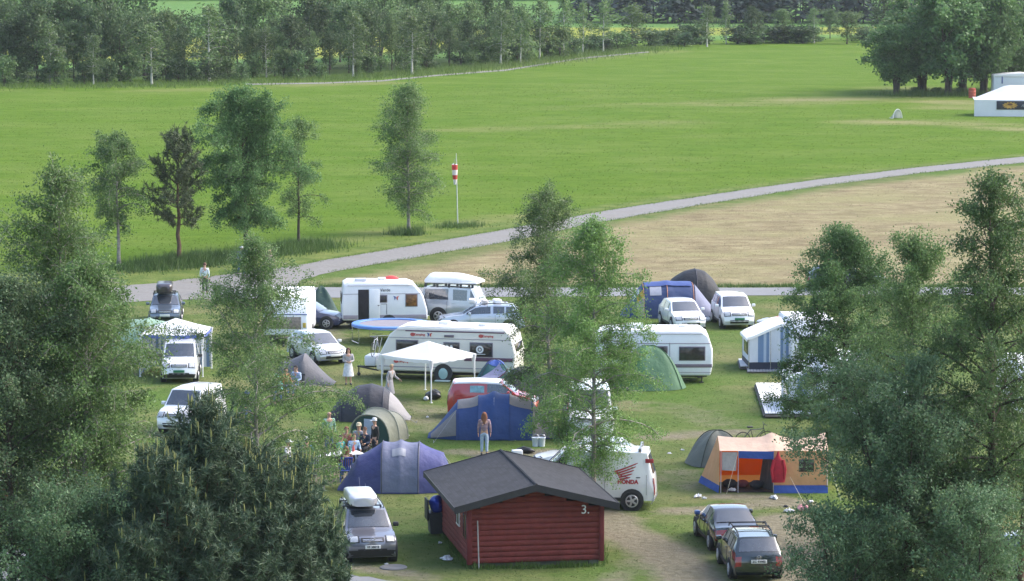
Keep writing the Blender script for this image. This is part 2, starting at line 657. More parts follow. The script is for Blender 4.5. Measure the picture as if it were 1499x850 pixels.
gravel = road_mat('gravel', (0.135, 0.128, 0.120), (0.21, 0.20, 0.188), (0.15, 0.135, 0.105))
asph = road_mat('asphalt', (0.16, 0.163, 0.17), (0.2, 0.203, 0.21), (0.145, 0.148, 0.15))
strip('gravel_road', rd_hi, rd_lo, 0.012, gravel, 'pale gravel road curving between the green field and the hay patch')
strip('asphalt_road', [(320, 420.5), (480, 420.5), (700, 421), (1000, 421), (1300, 421), (1700, 421)], [(320, 437), (480, 436), (700, 434.5), (1000, 433), (1300, 432), (1700, 431)], 0.018, asph,
      'straight grey asphalt lane running behind the parked caravans')
strip('paved_path', [(-200, 792), (0, 802), (200, 815), (380, 828), (500, 840), (580, 850), (640, 866)], [(-200, 850), (0, 862), (200, 875), (380, 892), (500, 905), (580, 915), (640, 930)], 0.014, asph,
      'grey paved track passing below the pine at the near edge of the campsite')
# centre grass of the gravel road is too faint to see; small track at the edge of the wood
strip('field_track', [(360, 122), (470, 120.5), (560, 117), (640, 109), (740, 101.5), (850, 84), (950, 75)], [(360, 124), (470, 122.5), (560, 119), (640, 111), (740, 103.5), (850, 86), (950, 76.5)], 0.01, gravel,
      'thin sandy track along the foot of the wood')


# ------------------------------------------------------------------ tall grass
def blades(name, label, regions, mat_, cat='grass'):
    """regions: list of (pixel polygon or line, count, height, spread)"""
    allv = []
    for line, n, h, w in regions:
        P = np.array(W2(line))
        seg = np.hypot(*(P[1:] - P[:-1]).T)
        t = RS.rand(n) * seg.sum()
        cs = np.concatenate([[0], np.cumsum(seg)])
        k = np.clip(np.searchsorted(cs, t) - 1, 0, len(seg) - 1)
        f = ((t - cs[k]) / seg[k])[:, None]
        c = P[k] + (P[k + 1] - P[k]) * f + RS.randn(n, 2) * w
        cl = 0.55 + 0.45 * np.sin(c[:, 0] * 1.7 + 3 * np.sin(c[:, 1])) ** 2
        hh = h * (0.5 + 0.6 * RS.rand(n)) * cl
        a = RS.rand(n) * 2 * PI
        ww = 0.012 + 0.025 * h * RS.rand(n)
        d = np.stack([np.cos(a), np.sin(a)], 1)
        lean = RS.randn(n, 2) * 0.25 * hh[:, None]
        b0 = np.concatenate([c - d * ww[:, None], np.zeros((n, 1))], 1)
        b1 = np.concatenate([c + d * ww[:, None], np.zeros((n, 1))], 1)
        tp = np.concatenate([c + lean, hh[:, None]], 1)
        allv.append(np.stack([b0, b1, tp], 1).reshape(-1, 3))
    co = np.concatenate(allv)
    me = bpy.data.meshes.new(name)
    np_mesh(me, co, np.arange(len(co)).reshape(-1, 3), 3)
    me.materials.append(mat_)
    o = bpy.data.objects.new(name, me)
    COL.objects.link(o)
    tag(o, label, cat, kind='stuff')
    return o


gr_dark = leaf_mat('grass_tall', (0.035, 0.07, 0.018), (0.10, 0.17, 0.045), (0.15, 0.19, 0.07), trans=0.3)
gr_mead = leaf_mat('grass_meadow', (0.06, 0.12, 0.02), (0.13, 0.21, 0.05), (0.2, 0.22, 0.08), trans=0.3)
blades('tall_grass', 'dark uncut grass under the row of roadside trees', [
    ([(190, 396), (260, 388), (330, 378), (400, 370), (470, 360)], 9000, 0.75, 1.1),
    ([(230, 392), (300, 385)], 3000, 1.0, 0.8), ([(410, 368), (460, 360)], 2000, 0.8, 0.8),
    ([(590, 343), (606, 343)], 900, 0.8, 0.5), ([(650, 333), (690, 330)], 900, 0.5, 0.8)], gr_dark)
blades('verge_grass', 'strip of rough grass edging the asphalt lane', [
    ([(470, 419), (700, 419.5), (1160, 419.5), (1500, 419.5)], 9000, 0.3, 0.3)], gr_dark)
blades('roadside_grass', 'short ragged grass along both edges of the gravel road', [(rd_hi[1:13], 5000, .16, .25), ([(p[0], p[1]) for p in rd_lo[1:10]], 4000, .16, .25)], gr_mead)
blades('field_edge_grass', 'long grass along the foot of the wood', [
    ([(-60, 128), (100, 127), (250, 126), (380, 120), (480, 118), (620, 108), (740, 96), (860, 80), (960, 71)], 15000, 1.0, 3.0),
    ([(1310, 139), (1360, 139), (1440, 138)], 3000, 0.9, 2.0)], gr_mead)
blades('cabin_grass', 'uncut tufts of grass round the foot of the red cabin', [
    ([(690, 832), (790, 831), (880, 828)], 900, 0.28, 0.12), ([(648, 781), (668, 806), (686, 830)], 500, 0.25, 0.12), ([(885, 825), (872, 790)], 300, 0.3, 0.1)], gr_mead)


def turf(name, label, poly, n, h, mat_, clump=0.35, scale=0.6, cat='grass'):
    """short tufts scattered over an area, gathered in patches"""
    P = np.array(W2(poly))
    lo, hi = P.min(0), P.max(0)
    pts = np.zeros((0, 2))
    while len(pts) < n:
        c = lo + RS.rand(n * 3, 2) * (hi - lo)
        k = (np.sin(c[:, 0] * scale + 2 * np.sin(c[:, 1] * scale * .7)) + np.sin(c[:, 1] * scale * .8 + 1.7 * np.sin(c[:, 0] * scale * .5))) / 4 + .5
        # nearer ground shows more
        keep = (sdist(c[:, 0], c[:, 1], [tuple(p) for p in P]) < 0) & (RS.rand(len(c)) < clump + (1 - clump) * k ** 2) & (RS.rand(len(c)) < (lo[1] / c[:, 1]) ** 1.2)
        for ln, w in TRACKS:
            keep &= ldist(c[:, 0], c[:, 1], ln) > w * (.7 + .5 * RS.rand(len(c)))
        pts = np.concatenate([pts, c[keep]])
    c = pts[:n]
    nb = 4
    c = np.repeat(c, nb, 0) + RS.randn(n * nb, 2) * h * .5
    m = len(c)
    a = RS.rand(m) * 2 * PI
    ww = h * (.10 + .10 * RS.rand(m))
    d = np.stack([np.cos(a), np.sin(a)], 1)
    hh = h * (.4 + .8 * RS.rand(m))
    lean = RS.randn(m, 2) * .4 * hh[:, None]
    z = np.zeros((m, 1))
    co = np.stack([np.concatenate([c - d * ww[:, None], z], 1), np.concatenate([c + d * ww[:, None], z], 1), np.concatenate([c + lean, hh[:, None]], 1)], 1).reshape(-1, 3)
    o_ = bpy.data.meshes.new(name)
    np_mesh(o_, co, np.arange(len(co)).reshape(-1, 3), 3)
    o_.materials.append(mat_)
    o = bpy.data.objects.new(name, o_)
    COL.objects.link(o)
    tag(o, label, cat, kind='stuff')


TRACKS = [(W2(l), w) for l, w in (([(880, 752), (905, 775), (955, 800), (990, 825), (1020, 852), (1050, 900)], 1.5), ([(1150, 760), (1165, 800), (1180, 850), (1190, 900)], 1.6), ([(1060, 726), (1130, 728), (1180, 740)], 1.1),
          ([(960, 640), (1010, 636), (1080, 632)], 1.2), ([(-200, 825), (0, 830), (380, 860), (560, 880)], 4.5))]
gr_camp = leaf_mat('grass_camp', (0.06, 0.10, 0.022), (0.125, 0.165, 0.045), (0.19, 0.19, 0.08), trans=0.3, nscale=.3)
gr_field = leaf_mat('grass_field', (0.052, 0.10, 0.005), (0.108, 0.168, 0.012), (0.145, 0.18, 0.03), trans=0.3, nscale=.1)
gr_hay = leaf_mat('hay_stubble', (0.14, 0.11, 0.065), (0.30, 0.25, 0.15), (0.24, 0.24, 0.11), trans=0.2, nscale=.15)
turf('camp_turf', 'trampled short turf of the campsite with tufts', [(-100, 900), (-100, 450), (300, 446), (700, 440), (1600, 438), (1600, 900)], 24000, .055, gr_camp)
turf('meadow_grass', 'fresh green grass of the big field', [(-150, 405), (190, 395), (480, 372), (750, 328), (1000, 286), (1300, 245), (1650, 208), (1650, 180), (900, 120), (-150, 150)], 16000, .09, gr_field, .5, .12)
turf('hay_stubble', 'dry cut grass lying on the mown patch', [(480, 416), (640, 383), (760, 359), (880, 332), (1010, 309), (1210, 278), (1499, 244), (1650, 232), (1650, 417)], 7000, .06, gr_hay, .5, .25)

# ------------------------------------------------------------------ trees
def unit(a):
    return a / np.maximum(np.linalg.norm(a, axis=-1, keepdims=True), 1e-9)


def leaf_quads(c, size, rs, aspect=0.55, droop=0.0, up=0.0):
    n = len(c)
    a = rs.randn(n, 3)
    a[:, 2] -= droop
    a = unit(a)
    nrm = rs.randn(n, 3)
    nrm[:, 2] += up
    b = unit(np.cross(a, nrm))
    s = (size * (0.65 + 0.7 * rs.rand(n)))[:, None]
    return np.stack([c - a * s * .5, c + b * s * aspect * .5 - a * s * .08, c + a * s * .5, c - b * s * aspect * .5 - a * s * .08], 1).reshape(-1, 3)


def mesh_obj_np(name, co, k, m, parent):
    me = bpy.data.meshes.new(name)
    np_mesh(me, co.astype(np.float32), np.arange(len(co)).reshape(-1, k), k)
    me.materials.append(m)
    o = bpy.data.objects.new(name, me)
    COL.objects.link(o)
    o.parent = parent
    return o


def branch_path(p0, d, L, n, rs, droop=0.0, wob=0.12, rise=0.0):
    pts = [Vector(p0)]
    d = Vector(d).normalized()
    for i in range(n):
        t = (i + 1) / n
        d = (d + Vector(rs.randn(3) * wob) + Vector((0, 0, -droop * t + rise))).normalized()
        pts.append(pts[-1] + d * (L / n))
    return pts


def tree_geo(H, prof, seed, nbr=48, ntw=9, nleaf=30, leaf=0.10, r0=0.13, base=0.15, elev=(35, 65), droop=0.25, spread=0.16, aspect=0.6,
             lean=(0, 0), stems=1, twig_len=0.45, gap=0.0, ldroop=0.3, bend=0.02, fork=None):
    """returns (MB of trunk and limbs, leaf vertices). prof(t) = crown radius at height fraction t of the crown"""
    rs = np.random.RandomState(seed)
    mb = MB()
    leaves = []
    for st in range(stems):
        if stems == 1:
            off, ln, Hs = Vector((0, 0, 0)), Vector((lean[0], lean[1], 0)), H
        else:
            a = 2 * PI * st / stems + rs.rand()
            off = Vector((math.cos(a), math.sin(a), 0)) * 0.25 * rs.rand() * (H / 8)
            ln = Vector((math.cos(a), math.sin(a), 0)) * rs.uniform(0.05, 0.22) * H
            Hs = H * rs.uniform(.78, 1.0)
        nT = 14
        tr = []
        w = Vector((0, 0, 0))
        for i in range(nT + 1):
            t = i / nT
            w = w + Vector((rs.randn() * bend, rs.randn() * bend, 0)) * Hs * 0.12
            tr.append(off + ln * (t ** 1.4) + w * min(1, t * 3) + Vector((0, 0, Hs * t)))
        rad = [r0 * (1 - 0.93 * (i / nT) ** 0.9) * (1.35 if i == 0 else 1) for i in range(nT + 1)]
        mb.tube(tr, rad, 7)
        def at(t):
            f = min(max(t, 0), 0.9999) * nT
            i = int(f)
            return tr[i].lerp(tr[i + 1], f - i), rad[i] * (1 - (f - i)) + rad[i + 1] * (f - i)
        nb = max(6, nbr // stems)
        for b in range(nb):
            t = (b + rs.rand() * 0.9) / nb
            th = base + (1 - base) * t ** 0.92
            if rs.rand() < gap:
                continue
            p, rr = at(th * 0.985)
            az = b * 2.39996 + rs.randn() * 0.35
            el = R(elev[0] + (elev[1] - elev[0]) * t + rs.randn() * 8)
            L = prof(t) * rs.choice([rs.uniform(.45, .8), rs.uniform(.8, 1.3)], p=[.4, .6]) * (0.75 if stems > 1 else 1) / max(0.35, math.cos(el) * 0.95)
            L = min(L, prof(t) * 1.9 + 0.3)
            if el > .1:
                L = min(L, max(.25, (Hs * 1.0 - p.z) / math.sin(el) * 1.05))
            d = (math.cos(az) * math.cos(el), math.sin(az) * math.cos(el), math.sin(el))
            bp = branch_path(p, d, L, 6, rs, droop)
            br = max(0.008, min(rr * 0.55, 0.014 * L + 0.01))
            mb.tube(bp, [br * (1 - 0.85 * i / 6) for i in range(7)], 4, caps=False)
            nt = max(3, int(ntw * (0.35 + L / 2.2)))
            for k in range(nt):
                f = 0.18 + 0.82 * (k + rs.rand()) / nt
                i = min(int(f * 6), 5)
                q = bp[i].lerp(bp[i + 1], f * 6 - i)
                dd = (bp[i + 1] - bp[i]).normalized()
                sd = Vector(rs.randn(3)).normalized()
                td = (dd * 0.55 + sd * 0.8 + Vector((0, 0, -droop * 0.9))).normalized()
                if rs.rand() < .12:
                    continue
                tl = twig_len * rs.uniform(0.5, 1.6) * (1.2 - 0.45 * f)
                tp = branch_path(q, td, tl, 3, rs, droop * 1.4, 0.2)
                mb.tube([tp[0], tp[2], tp[3]], [0.007, 0.005, 0.003], 3, caps=False)
                n = int(nleaf * rs.uniform(0.15, 1.45))
                u = rs.rand(n) * 3
                ii_ = np.clip(u.astype(int), 0, 2)
                P = np.array([list(x) for x in tp])
                c = P[ii_] + (P[ii_ + 1] - P[ii_]) * (u - ii_)[:, None] + rs.randn(n, 3) * spread * (0.5 + 0.5 * rs.rand())
                leaves.append(c)
        # leader
        n = nleaf * 3
        P, _ = at(0.97)
        leaves.append(np.array(list(tr[-1])) - np.array([0, 0, .25]) + rs.randn(n, 3) * np.array([.12, .12, .22]) * (H / 12))
    c = np.concatenate(leaves)
    c = c[c[:, 2] > 0.15]
    return mb, leaf_quads(c, leaf, rs, aspect, droop=ldroop, up=0.4)


bark_birch = mat('bark_birch', (0.30, 0.27, 0.24), 0.9, var=0.55, scale=3.5, spec=0.2)
bark_dark = mat('bark_dark', (0.085, 0.07, 0.055), 0.95, var=0.4, scale=3, spec=0.2)
bark_pine = mat('bark_pine', (0.13, 0.085, 0.06), 0.95, var=0.45, scale=2.5, spec=0.2)
bark_white = mat('bark_white', (0.55, 0.53, 0.49), 0.85, var=0.4, scale=2.2, spec=0.2)
lf_birch = leaf_mat('leaf_birch', (0.070, 0.135, 0.042), (0.175, 0.283, 0.096), (0.275, 0.369, 0.152))
lf_birch_y = leaf_mat('leaf_birch_fresh', (0.082, 0.164, 0.042), (0.211, 0.342, 0.098), (0.322, 0.427, 0.152))
lf_sallow = leaf_mat('leaf_sallow', (0.058, 0.108, 0.049), (0.143, 0.225, 0.108), (0.228, 0.307, 0.175))
lf_alder = leaf_mat('leaf_alder', (0.054, 0.108, 0.040), (0.131, 0.232, 0.077), (0.211, 0.314, 0.117))
lf_far = leaf_mat('leaf_far', (0.040, 0.076, 0.032), (0.110, 0.175, 0.066), (0.175, 0.237, 0.112), nscale=0.4, tint=(.6, 1.35))
lf_far_y = leaf_mat('leaf_far_light', (0.060, 0.112, 0.038), (0.150, 0.228, 0.080), (0.216, 0.270, 0.120), nscale=0.4, tint=(.85, 1.3))
nd_pine = leaf_mat('needle_pine', (0.040, 0.077, 0.049), (0.123, 0.187, 0.101), (0.170, 0.228, 0.123), trans=0.12, nscale=1.2)
nd_brown = leaf_mat('needle_dull', (0.040, 0.058, 0.030), (0.10, 0.122, 0.060), (0.14, 0.145, 0.072), trans=0.12)
candle = leaf_mat('pine_candle', (0.18, 0.21, 0.07), (0.32, 0.34, 0.13), trans=0.1)


def prof_birch(R0, low=0.55, top=0.10, peak=0.32):
    def f(t):
        if t < peak:
            return R0 * (low + (1 - low) * math.sin(t / peak * PI / 2))
        u = (t - peak) / (1 - peak)
        return R0 * (top + (1 - top) * (1 - u ** 1.25))
    return f


def make_tree(name, label, px, py_base, py_top, geo, bark, leafm, cat='tree', group=None, zrot=0.0):
    g = G(px, py_base)
    s = 1 / M_PER_PX(px, py_base)
    H = (py_base - py_top) / s / math.cos(PITCH) * 0.985
    t = thing(name, label, cat, (g.x, g.y, 0), zrot, group)
    mb, lv = geo(H)
    mb.build('trunk', bark, t, smooth=60, recalc=False)
    mesh_obj_np('crown', lv, 4, leafm, t)
    return t


NEAR = 'birches and willows in front of the tents'
# centre pair, in front of the parked caravans
make_tree('birch_tree', 'fresh green birch with bare lower trunk rising behind the cabin roof', 868, 752, 318,
          lambda H: tree_geo(H, prof_birch(2.15, .6, .08, .28), 3, nbr=85, ntw=13, nleaf=81, leaf=0.074, r0=.12, base=.16, elev=(12, 62), droop=.3, twig_len=.55, bend=.015), bark_birch, lf_birch_y)
make_tree('birch_tree', 'taller grey-green birch standing behind the blue family tent', 806, 640, 279,
          lambda H: tree_geo(H, prof_birch(2.45, .65, .12, .35), 8, nbr=79, ntw=13, nleaf=80, leaf=0.074, r0=.12, base=.14, elev=(18, 62), droop=.28, twig_len=.55, lean=(-.1, 0)), bark_birch, lf_birch)
make_tree('birch_tree', 'loose birch hiding the picnic group, between the pine and the white estate car', 378, 735, 345,
          lambda H: tree_geo(H, prof_birch(2.7, .75, .03, .30), 15, nbr=81, ntw=12, nleaf=71, leaf=0.074, r0=.11, base=.08, elev=(15, 60), droop=.28, twig_len=.55, stems=1, bend=.03), bark_birch, lf_birch)
# left mass
make_tree('birch_tree', 'tall thin-topped birch at the edge of the dense left clump', 96, 955, 240,
          lambda H: tree_geo(H, lambda t: 2.5 * (.06 + .94 * min(1, max(0, (1.02 - t) / .62)) ** 1.15) * (.8 + .2 * min(1, t * 4)), 21, nbr=115, ntw=12, nleaf=69, leaf=0.081, r0=.15, base=.12, elev=(20, 62), droop=.2, twig_len=.6), bark_birch, lf_birch)
make_tree('birch_tree', 'leafy birch reaching toward the pale green tunnel tent', 126, 975, 376,
          lambda H: tree_geo(H, prof_birch(1.8, .85, .12, .5), 22, nbr=95, ntw=13, nleaf=65, leaf=0.081, r0=.14, base=.1, elev=(15, 60), droop=.22, twig_len=.6), bark_birch, lf_birch)
make_tree('birch_tree', 'broad birch cut off by the edge of the picture', 22, 985, 400,
          lambda H: tree_geo(H, prof_birch(2.3, .85, .15, .45), 23, nbr=95, ntw=13, nleaf=65, leaf=0.081, r0=.14, base=.1, elev=(15, 60), droop=.22, twig_len=.6), bark_dark, lf_sallow)
make_tree('willow_bush', 'grey-green willow bush below the birches beside the pine', 105, 1010, 690,
          lambda H: tree_geo(H, prof_birch(2.6, .9, .4, .5), 24, nbr=80, ntw=11, nleaf=56, leaf=0.081, r0=.07, base=.05, elev=(20, 65), droop=.12, twig_len=.5, stems=5), bark_dark, lf_sallow, 'bush')
# right mass
make_tree('alder_tree', 'bushy mid-green tree in front of the striped awning', 1236, 690, 336,
          lambda H: tree_geo(H, prof_birch(2.6, .8, .16, .36), 31, nbr=88, ntw=13, nleaf=95, leaf=0.085, r0=.12, base=.12, elev=(5, 55), droop=.18, twig_len=.5), bark_dark, lf_alder)
make_tree('birch_tree', 'thin-topped birch between the bushy tree and the twin-stemmed one', 1326, 800, 345,
          lambda H: tree_geo(H, prof_birch(2.1, .8, .1, .42), 32, nbr=81, ntw=11, nleaf=77, leaf=0.081, r0=.12, base=.15, elev=(20, 62), droop=.22, twig_len=.55), bark_dark, lf_birch)
make_tree('birch_tree', 'very tall birch with dark trunk over the orange tent side', 1452, 960, 250,
          lambda H: tree_geo(H, prof_birch(2.0, .95, .14, .35), 33, nbr=84, ntw=11, nleaf=78, leaf=0.081, r0=.2, base=.2, elev=(18, 58), droop=.18, twig_len=.55, bend=.02), bark_dark, lf_alder)
make_tree('birch_tree', 'sparse tall birch with curved red-brown stem at the picture edge', 1492, 930, 252,
          lambda H: tree_geo(H, prof_birch(1.7, .8, .2, .5), 34, nbr=58, ntw=9, nleaf=46, leaf=0.081, r0=.13, base=.25, elev=(25, 62), droop=.2, twig_len=.5, lean=(.6, 0)), bark_pine, lf_birch)
make_tree('willow_tree', 'big dark willow thicket beside the orange tent', 1315, 960, 505,
          lambda H: tree_geo(H, prof_birch(3.4, .9, .35, .5), 35, nbr=145, ntw=12, nleaf=56, leaf=0.089, r0=.1, base=.08, elev=(15, 65), droop=.15, twig_len=.6, stems=5), bark_dark, lf_sallow)
make_tree('willow_bush', 'low willow bush beside the dark green estate car', 1235, 985, 700,
          lambda H: tree_geo(H, prof_birch(2.0, .9, .4, .5), 36, nbr=74, ntw=11, nleaf=52, leaf=0.081, r0=.07, base=.05, elev=(20, 65), droop=.12, twig_len=.5, stems=4), bark_dark, lf_sallow, 'bush')
make_tree('willow_bush', 'dark willow bush under the tall dark-trunked birch', 1425, 1000, 690,
          lambda H: tree_geo(H, prof_birch(2.3, .9, .4, .5), 37, nbr=74, ntw=11, nleaf=52, leaf=0.081, r0=.07, base=.05, elev=(20, 65), droop=.12, twig_len=.5, stems=4), bark_dark, lf_sallow, 'bush')

# roadside row
make_tree('birch_tree', 'airy drooping birch in the roadside row, behind the left clump', 174, 392, 193,
          lambda H: tree_geo(H, prof_birch(2.0, .55, .35, .55), 41, nbr=48, ntw=9, nleaf=58, leaf=0.120, r0=.13, base=.3, elev=(20, 62), droop=.4, twig_len=.6, spread=.2, gap=.0), bark_birch, lf_birch)
make_tree('birch_tree', 'dense round-headed birch, largest of the roadside row', 360, 380, 135,
          lambda H: tree_geo(H, prof_birch(2.9, .7, .42, .42), 42, nbr=88, ntw=13, nleaf=59, leaf=0.128, r0=.16, base=.2, elev=(15, 65), droop=.22, twig_len=.65, spread=.22, lean=(-.2, 0)), bark_dark, lf_alder)
make_tree('birch_tree', 'slim open birch with dark trunk standing in long grass', 437, 362, 172,
          lambda H: tree_geo(H, prof_birch(1.75, .6, .2, .4), 43, nbr=41, ntw=8, nleaf=52, leaf=0.112, r0=.11, base=.22, elev=(15, 62), droop=.3, twig_len=.5, spread=.2, gap=.0), bark_dark, lf_birch)
make_tree('birch_tree', 'lone cone-shaped birch standing on the green field', 598, 341, 126,
          lambda H: tree_geo(H, prof_birch(2.0, .5, .12, .3), 44, nbr=95, ntw=11, nleaf=39, leaf=0.112, r0=.13, base=.14, elev=(18, 64), droop=.22, twig_len=.7, spread=.26), bark_birch, lf_birch)


# pines
def pine_geo(H, prof, seed, nwh=16, per=6, nt=8, elev=(5, 55), r0=.16, base=.08, tuft=.22, needles=16, nw=.012, cand=.22, candm=True, rise=.12, clump=1.0, tops=1):
    rs = np.random.RandomState(seed)
    mb = MB()
    cand_mb = MB()
    nd = []
    nT = 12
    for tp_ in range(tops):
        off = Vector((0, 0, 0))
        Hs = H if tp_ == 0 else H * rs.uniform(.62, .86)
        ln = Vector((0, 0, 0)) if tp_ == 0 else Vector((rs.uniform(-1, 1), rs.uniform(-1, 1), 0)).normalized() * prof(.2) * .5
        tr = [off + ln * min(1, 1.6 * i / nT) + Vector((rs.randn() * .04, rs.randn() * .04, Hs * i / nT)) for i in range(nT + 1)]
        mb.tube(tr, [r0 * (1 - .92 * i / nT) for i in range(nT + 1)], 7)
        for w in range(nwh):
            t = (w + .5 * rs.rand()) / nwh
            th = base + (1 - base) * t
            i = min(int(th * nT), nT - 1)
            p = tr[i].lerp(tr[i + 1], th * nT - i)
            for b in range(per):
                az = 2 * PI * (b + rs.rand() * .7) / per + w * .9
                el = R(elev[0] + (elev[1] - elev[0]) * t + rs.randn() * 9)
                L = prof(t) * rs.uniform(.6, 1.15) + .15
                d = (math.cos(az) * math.cos(el), math.sin(az) * math.cos(el), math.sin(el))
                bp = branch_path(p, d, L, 5, rs, 0, .12, rise)
                mb.tube(bp, [max(.006, .035 * (1 - .8 * k / 5) * min(1, L / 2)) for k in range(6)], 4, caps=False)
                ends = [(bp[-1], (bp[-1] - bp[-2]).normalized())]
                m = max(2, int(nt * L / 1.6))
                for k in range(m):
                    f = .22 + .78 * (k + rs.rand()) / m
                    j = min(int(f * 5), 4)
                    q = bp[j].lerp(bp[j + 1], f * 5 - j)
                    dd = (bp[j + 1] - bp[j]).normalized()
                    sd = Vector(rs.randn(3)).normalized()
                    td = (dd * .6 + sd * .75 + Vector((0, 0, .35))).normalized()
                    l2 = rs.uniform(.2, .55) * clump
                    e = q + td * l2
                    mb.tube([q, e], [.006, .004], 3, caps=False)
                    ends.append((e, td))
                    ends.append((q.lerp(e, .45), td))
                for e, td in ends:
                    n = needles
                    base_t = rs.rand(n)[:, None] * -tuft
                    e_, t_ = np.array(list(e)), np.array(list(td))
                    s0 = e_ + t_ * base_t
                    dirs = unit(t_ * .55 + unit(rs.randn(n, 3)) * .9)
                    ln_ = tuft * (.6 + .6 * rs.rand(n))[:, None]
                    sd = unit(np.cross(dirs, rs.randn(n, 3))) * nw
                    nd.append(np.stack([s0 - sd, s0 + sd, s0 + dirs * ln_], 1).reshape(-1, 3))
                    if candm and rs.rand() < cand * t * t:
                        hh = rs.uniform(.08, .26) * (1 + .6 * t)
                        cand_mb.tube([e, e + Vector((0, 0, hh * .7)) + td * .04, e + Vector((0, 0, hh)) + td * .05], [.016, .02, .006], 4)
        if candm:
            for k in range(5):
                hh = rs.uniform(.25, .5)
                e = tr[-1] + Vector((rs.randn() * .12, rs.randn() * .12, -.1))
                cand_mb.tube([e, e + Vector((0, 0, hh * .7)), e + Vector((0, 0, hh))], [.018, .02, .006], 4)
    return mb, np.concatenate(nd), cand_mb


def join_into(o, extra, m):
    """append a second mesh with its own material to a crown"""
    bm = bmesh.new()
    bm.from_mesh(o.data)
    vs = [bm.verts.new(v) for v in extra.v]
    o.data.materials.append(m)
    for f in extra.f:
        bm.faces.new([vs[i] for i in f]).material_index = 1
    bm.to_mesh(o.data)
    bm.free()


def make_pine(label, px, py_base, py_top, bark, needle, seed, prof, name='pine_tree', **k):
    g = G(px, py_base)
    H = (py_base - py_top) * M_PER_PX(px, py_base) / math.cos(PITCH) * .97
    t = thing(name, label, 'tree', (g.x, g.y, 0))
    mb, nd, cm = pine_geo(H, prof, seed, **k)
    mb.build('trunk', bark, t, smooth=60, recalc=False)
    cr = mesh_obj_np('crown', nd, 3, needle, t)
    if cm.v:
        join_into(cr, cm, candle)
    return t


def prof_pine(R0, top=.12):
    return lambda t: R0 * (top + (1 - top) * (1 - t ** 1.6)) * (.8 + .2 * min(1, t * 5))


make_pine('broad dark pine with pale upright shoots, largest tree below the campsite', 300, 1000, 598, bark_pine, nd_pine, 51, prof_pine(3.4, .14),
          nwh=22, per=8, nt=9, needles=20, nw=.016, tuft=.24, tops=5, elev=(8, 58))
make_pine('young pine with pale shoots touching the silver car with the roof box', 437, 985, 676, bark_pine, nd_pine, 52, prof_pine(1.6, .2),
          nwh=15, per=7, nt=9, needles=20, nw=.016, tuft=.24, tops=2, elev=(10, 60))
make_pine('young pine with pale shoots leaning into the willow bush', 165, 1015, 742, bark_pine, nd_pine, 53, prof_pine(2.0, .2),
          nwh=14, per=7, nt=9, needles=20, nw=.016, tuft=.24, tops=2, elev=(10, 60))
make_pine('dull brown-green pine with bare lower trunk in the roadside row', 262, 389, 200, bark_pine, nd_brown, 54, lambda t: 2.15 * (.25 + .75 * math.sin(PI * min(1, .25 + t * .75)) ** .8),
          nwh=10, per=5, nt=7, needles=16, nw=.025, tuft=.34, cand=0, candm=False, base=.3, elev=(0, 50), clump=1.2)


# ------------------------------------------------------------------ the wood behind the field
def far_proto(H, seed, kind):
    if kind == 'round':
        return tree_geo(H, prof_birch(H * .30, .55, .35, .45), seed, nbr=34, ntw=6, nleaf=16, leaf=.34, r0=.15, base=.22, elev=(15, 70), droop=.1, twig_len=.9, spread=.42, aspect=.7)
    if kind == 'slim':
        return tree_geo(H, prof_birch(H * .17, .6, .12, .4), seed, nbr=30, ntw=6, nleaf=15, leaf=.28, r0=.12, base=.2, elev=(20, 65), droop=.25, twig_len=.7, spread=.32, aspect=.7)
    if kind == 'clump':
        return tree_geo(H, prof_birch(H * .36, .6, .3, .42), seed, nbr=84, ntw=8, nleaf=24, leaf=.32, r0=.2, base=.24, elev=(4, 75), droop=.12, twig_len=.9, spread=.42, aspect=.7, stems=4)
    if kind == 'multi':
        return tree_geo(H, prof_birch(H * .30, .6, .4, .5), seed, nbr=40, ntw=6, nleaf=16, leaf=.33, r0=.14, base=.25, elev=(20, 70), droop=.1, twig_len=.9, spread=.42, aspect=.7, stems=4)
    return tree_geo(H, prof_birch(H * .55, .9, .4, .5), seed, nbr=22, ntw=6, nleaf=16, leaf=.28, r0=.06, base=.04, elev=(15, 70), droop=.05, twig_len=.6, spread=.34, aspect=.7, stems=4)


PROTO = {}
for kind, bark, lf, n, H in (('round', bark_dark, lf_far, 3, 10.0), ('slim', bark_white, lf_far_y, 3, 9.0), ('multi', bark_dark, lf_far, 2, 10.0), ('clump', bark_dark, lf_alder, 2, 10.0), ('bush', bark_dark, lf_far_y, 2, 3.0)):
    PROTO[kind] = []
    for i in range(n):
        mb, lv = far_proto(H, 100 + i * 7 + len(kind), kind)
        tm = mb.build('trunk', bark, None, smooth=60, recalc=False)
        cm = mesh_obj_np('crown', lv, 4, lf, None)
        PROTO[kind].append((H, tm, cm))
dark_crown = {}


def far_tree(kind, px, py, h_px, label, group=None, wide=1.0, leafm=None, bark=None, cat='tree', name=None, variant=None, depth=0.0):
    g = G(px, py)
    s = 1 / M_PER_PX(px, py)
    H, tm, cm = PROTO[kind][(variant if variant is not None else random.randrange(100)) % len(PROTO[kind])]
    k = h_px / s / H
    t = thing(name or {'round': 'broadleaf_tree', 'slim': 'birch_tree', 'multi': 'willow_tree', 'clump': 'willow_tree', 'bush': 'bush'}[kind], label, cat, (g.x, g.y + depth, 0), random.uniform(0, 6.28), group)
    for src, nm in ((tm, 'trunk'), (cm, 'crown')):
        o = src.copy()
        o.name = nm
        COL.objects.link(o)
        o.parent = t
        o.scale = (k * wide, k * wide, k)
        mm = leafm if nm == 'crown' else bark
        if mm is not None:
            if (src.data.name, mm.name) not in dark_crown:
                d = src.data.copy()
                d.materials.clear()
                d.materials.append(mm)
                dark_crown[(src.data.name, mm.name)] = d
            o.data = dark_crown[(src.data.name, mm.name)]
    return t


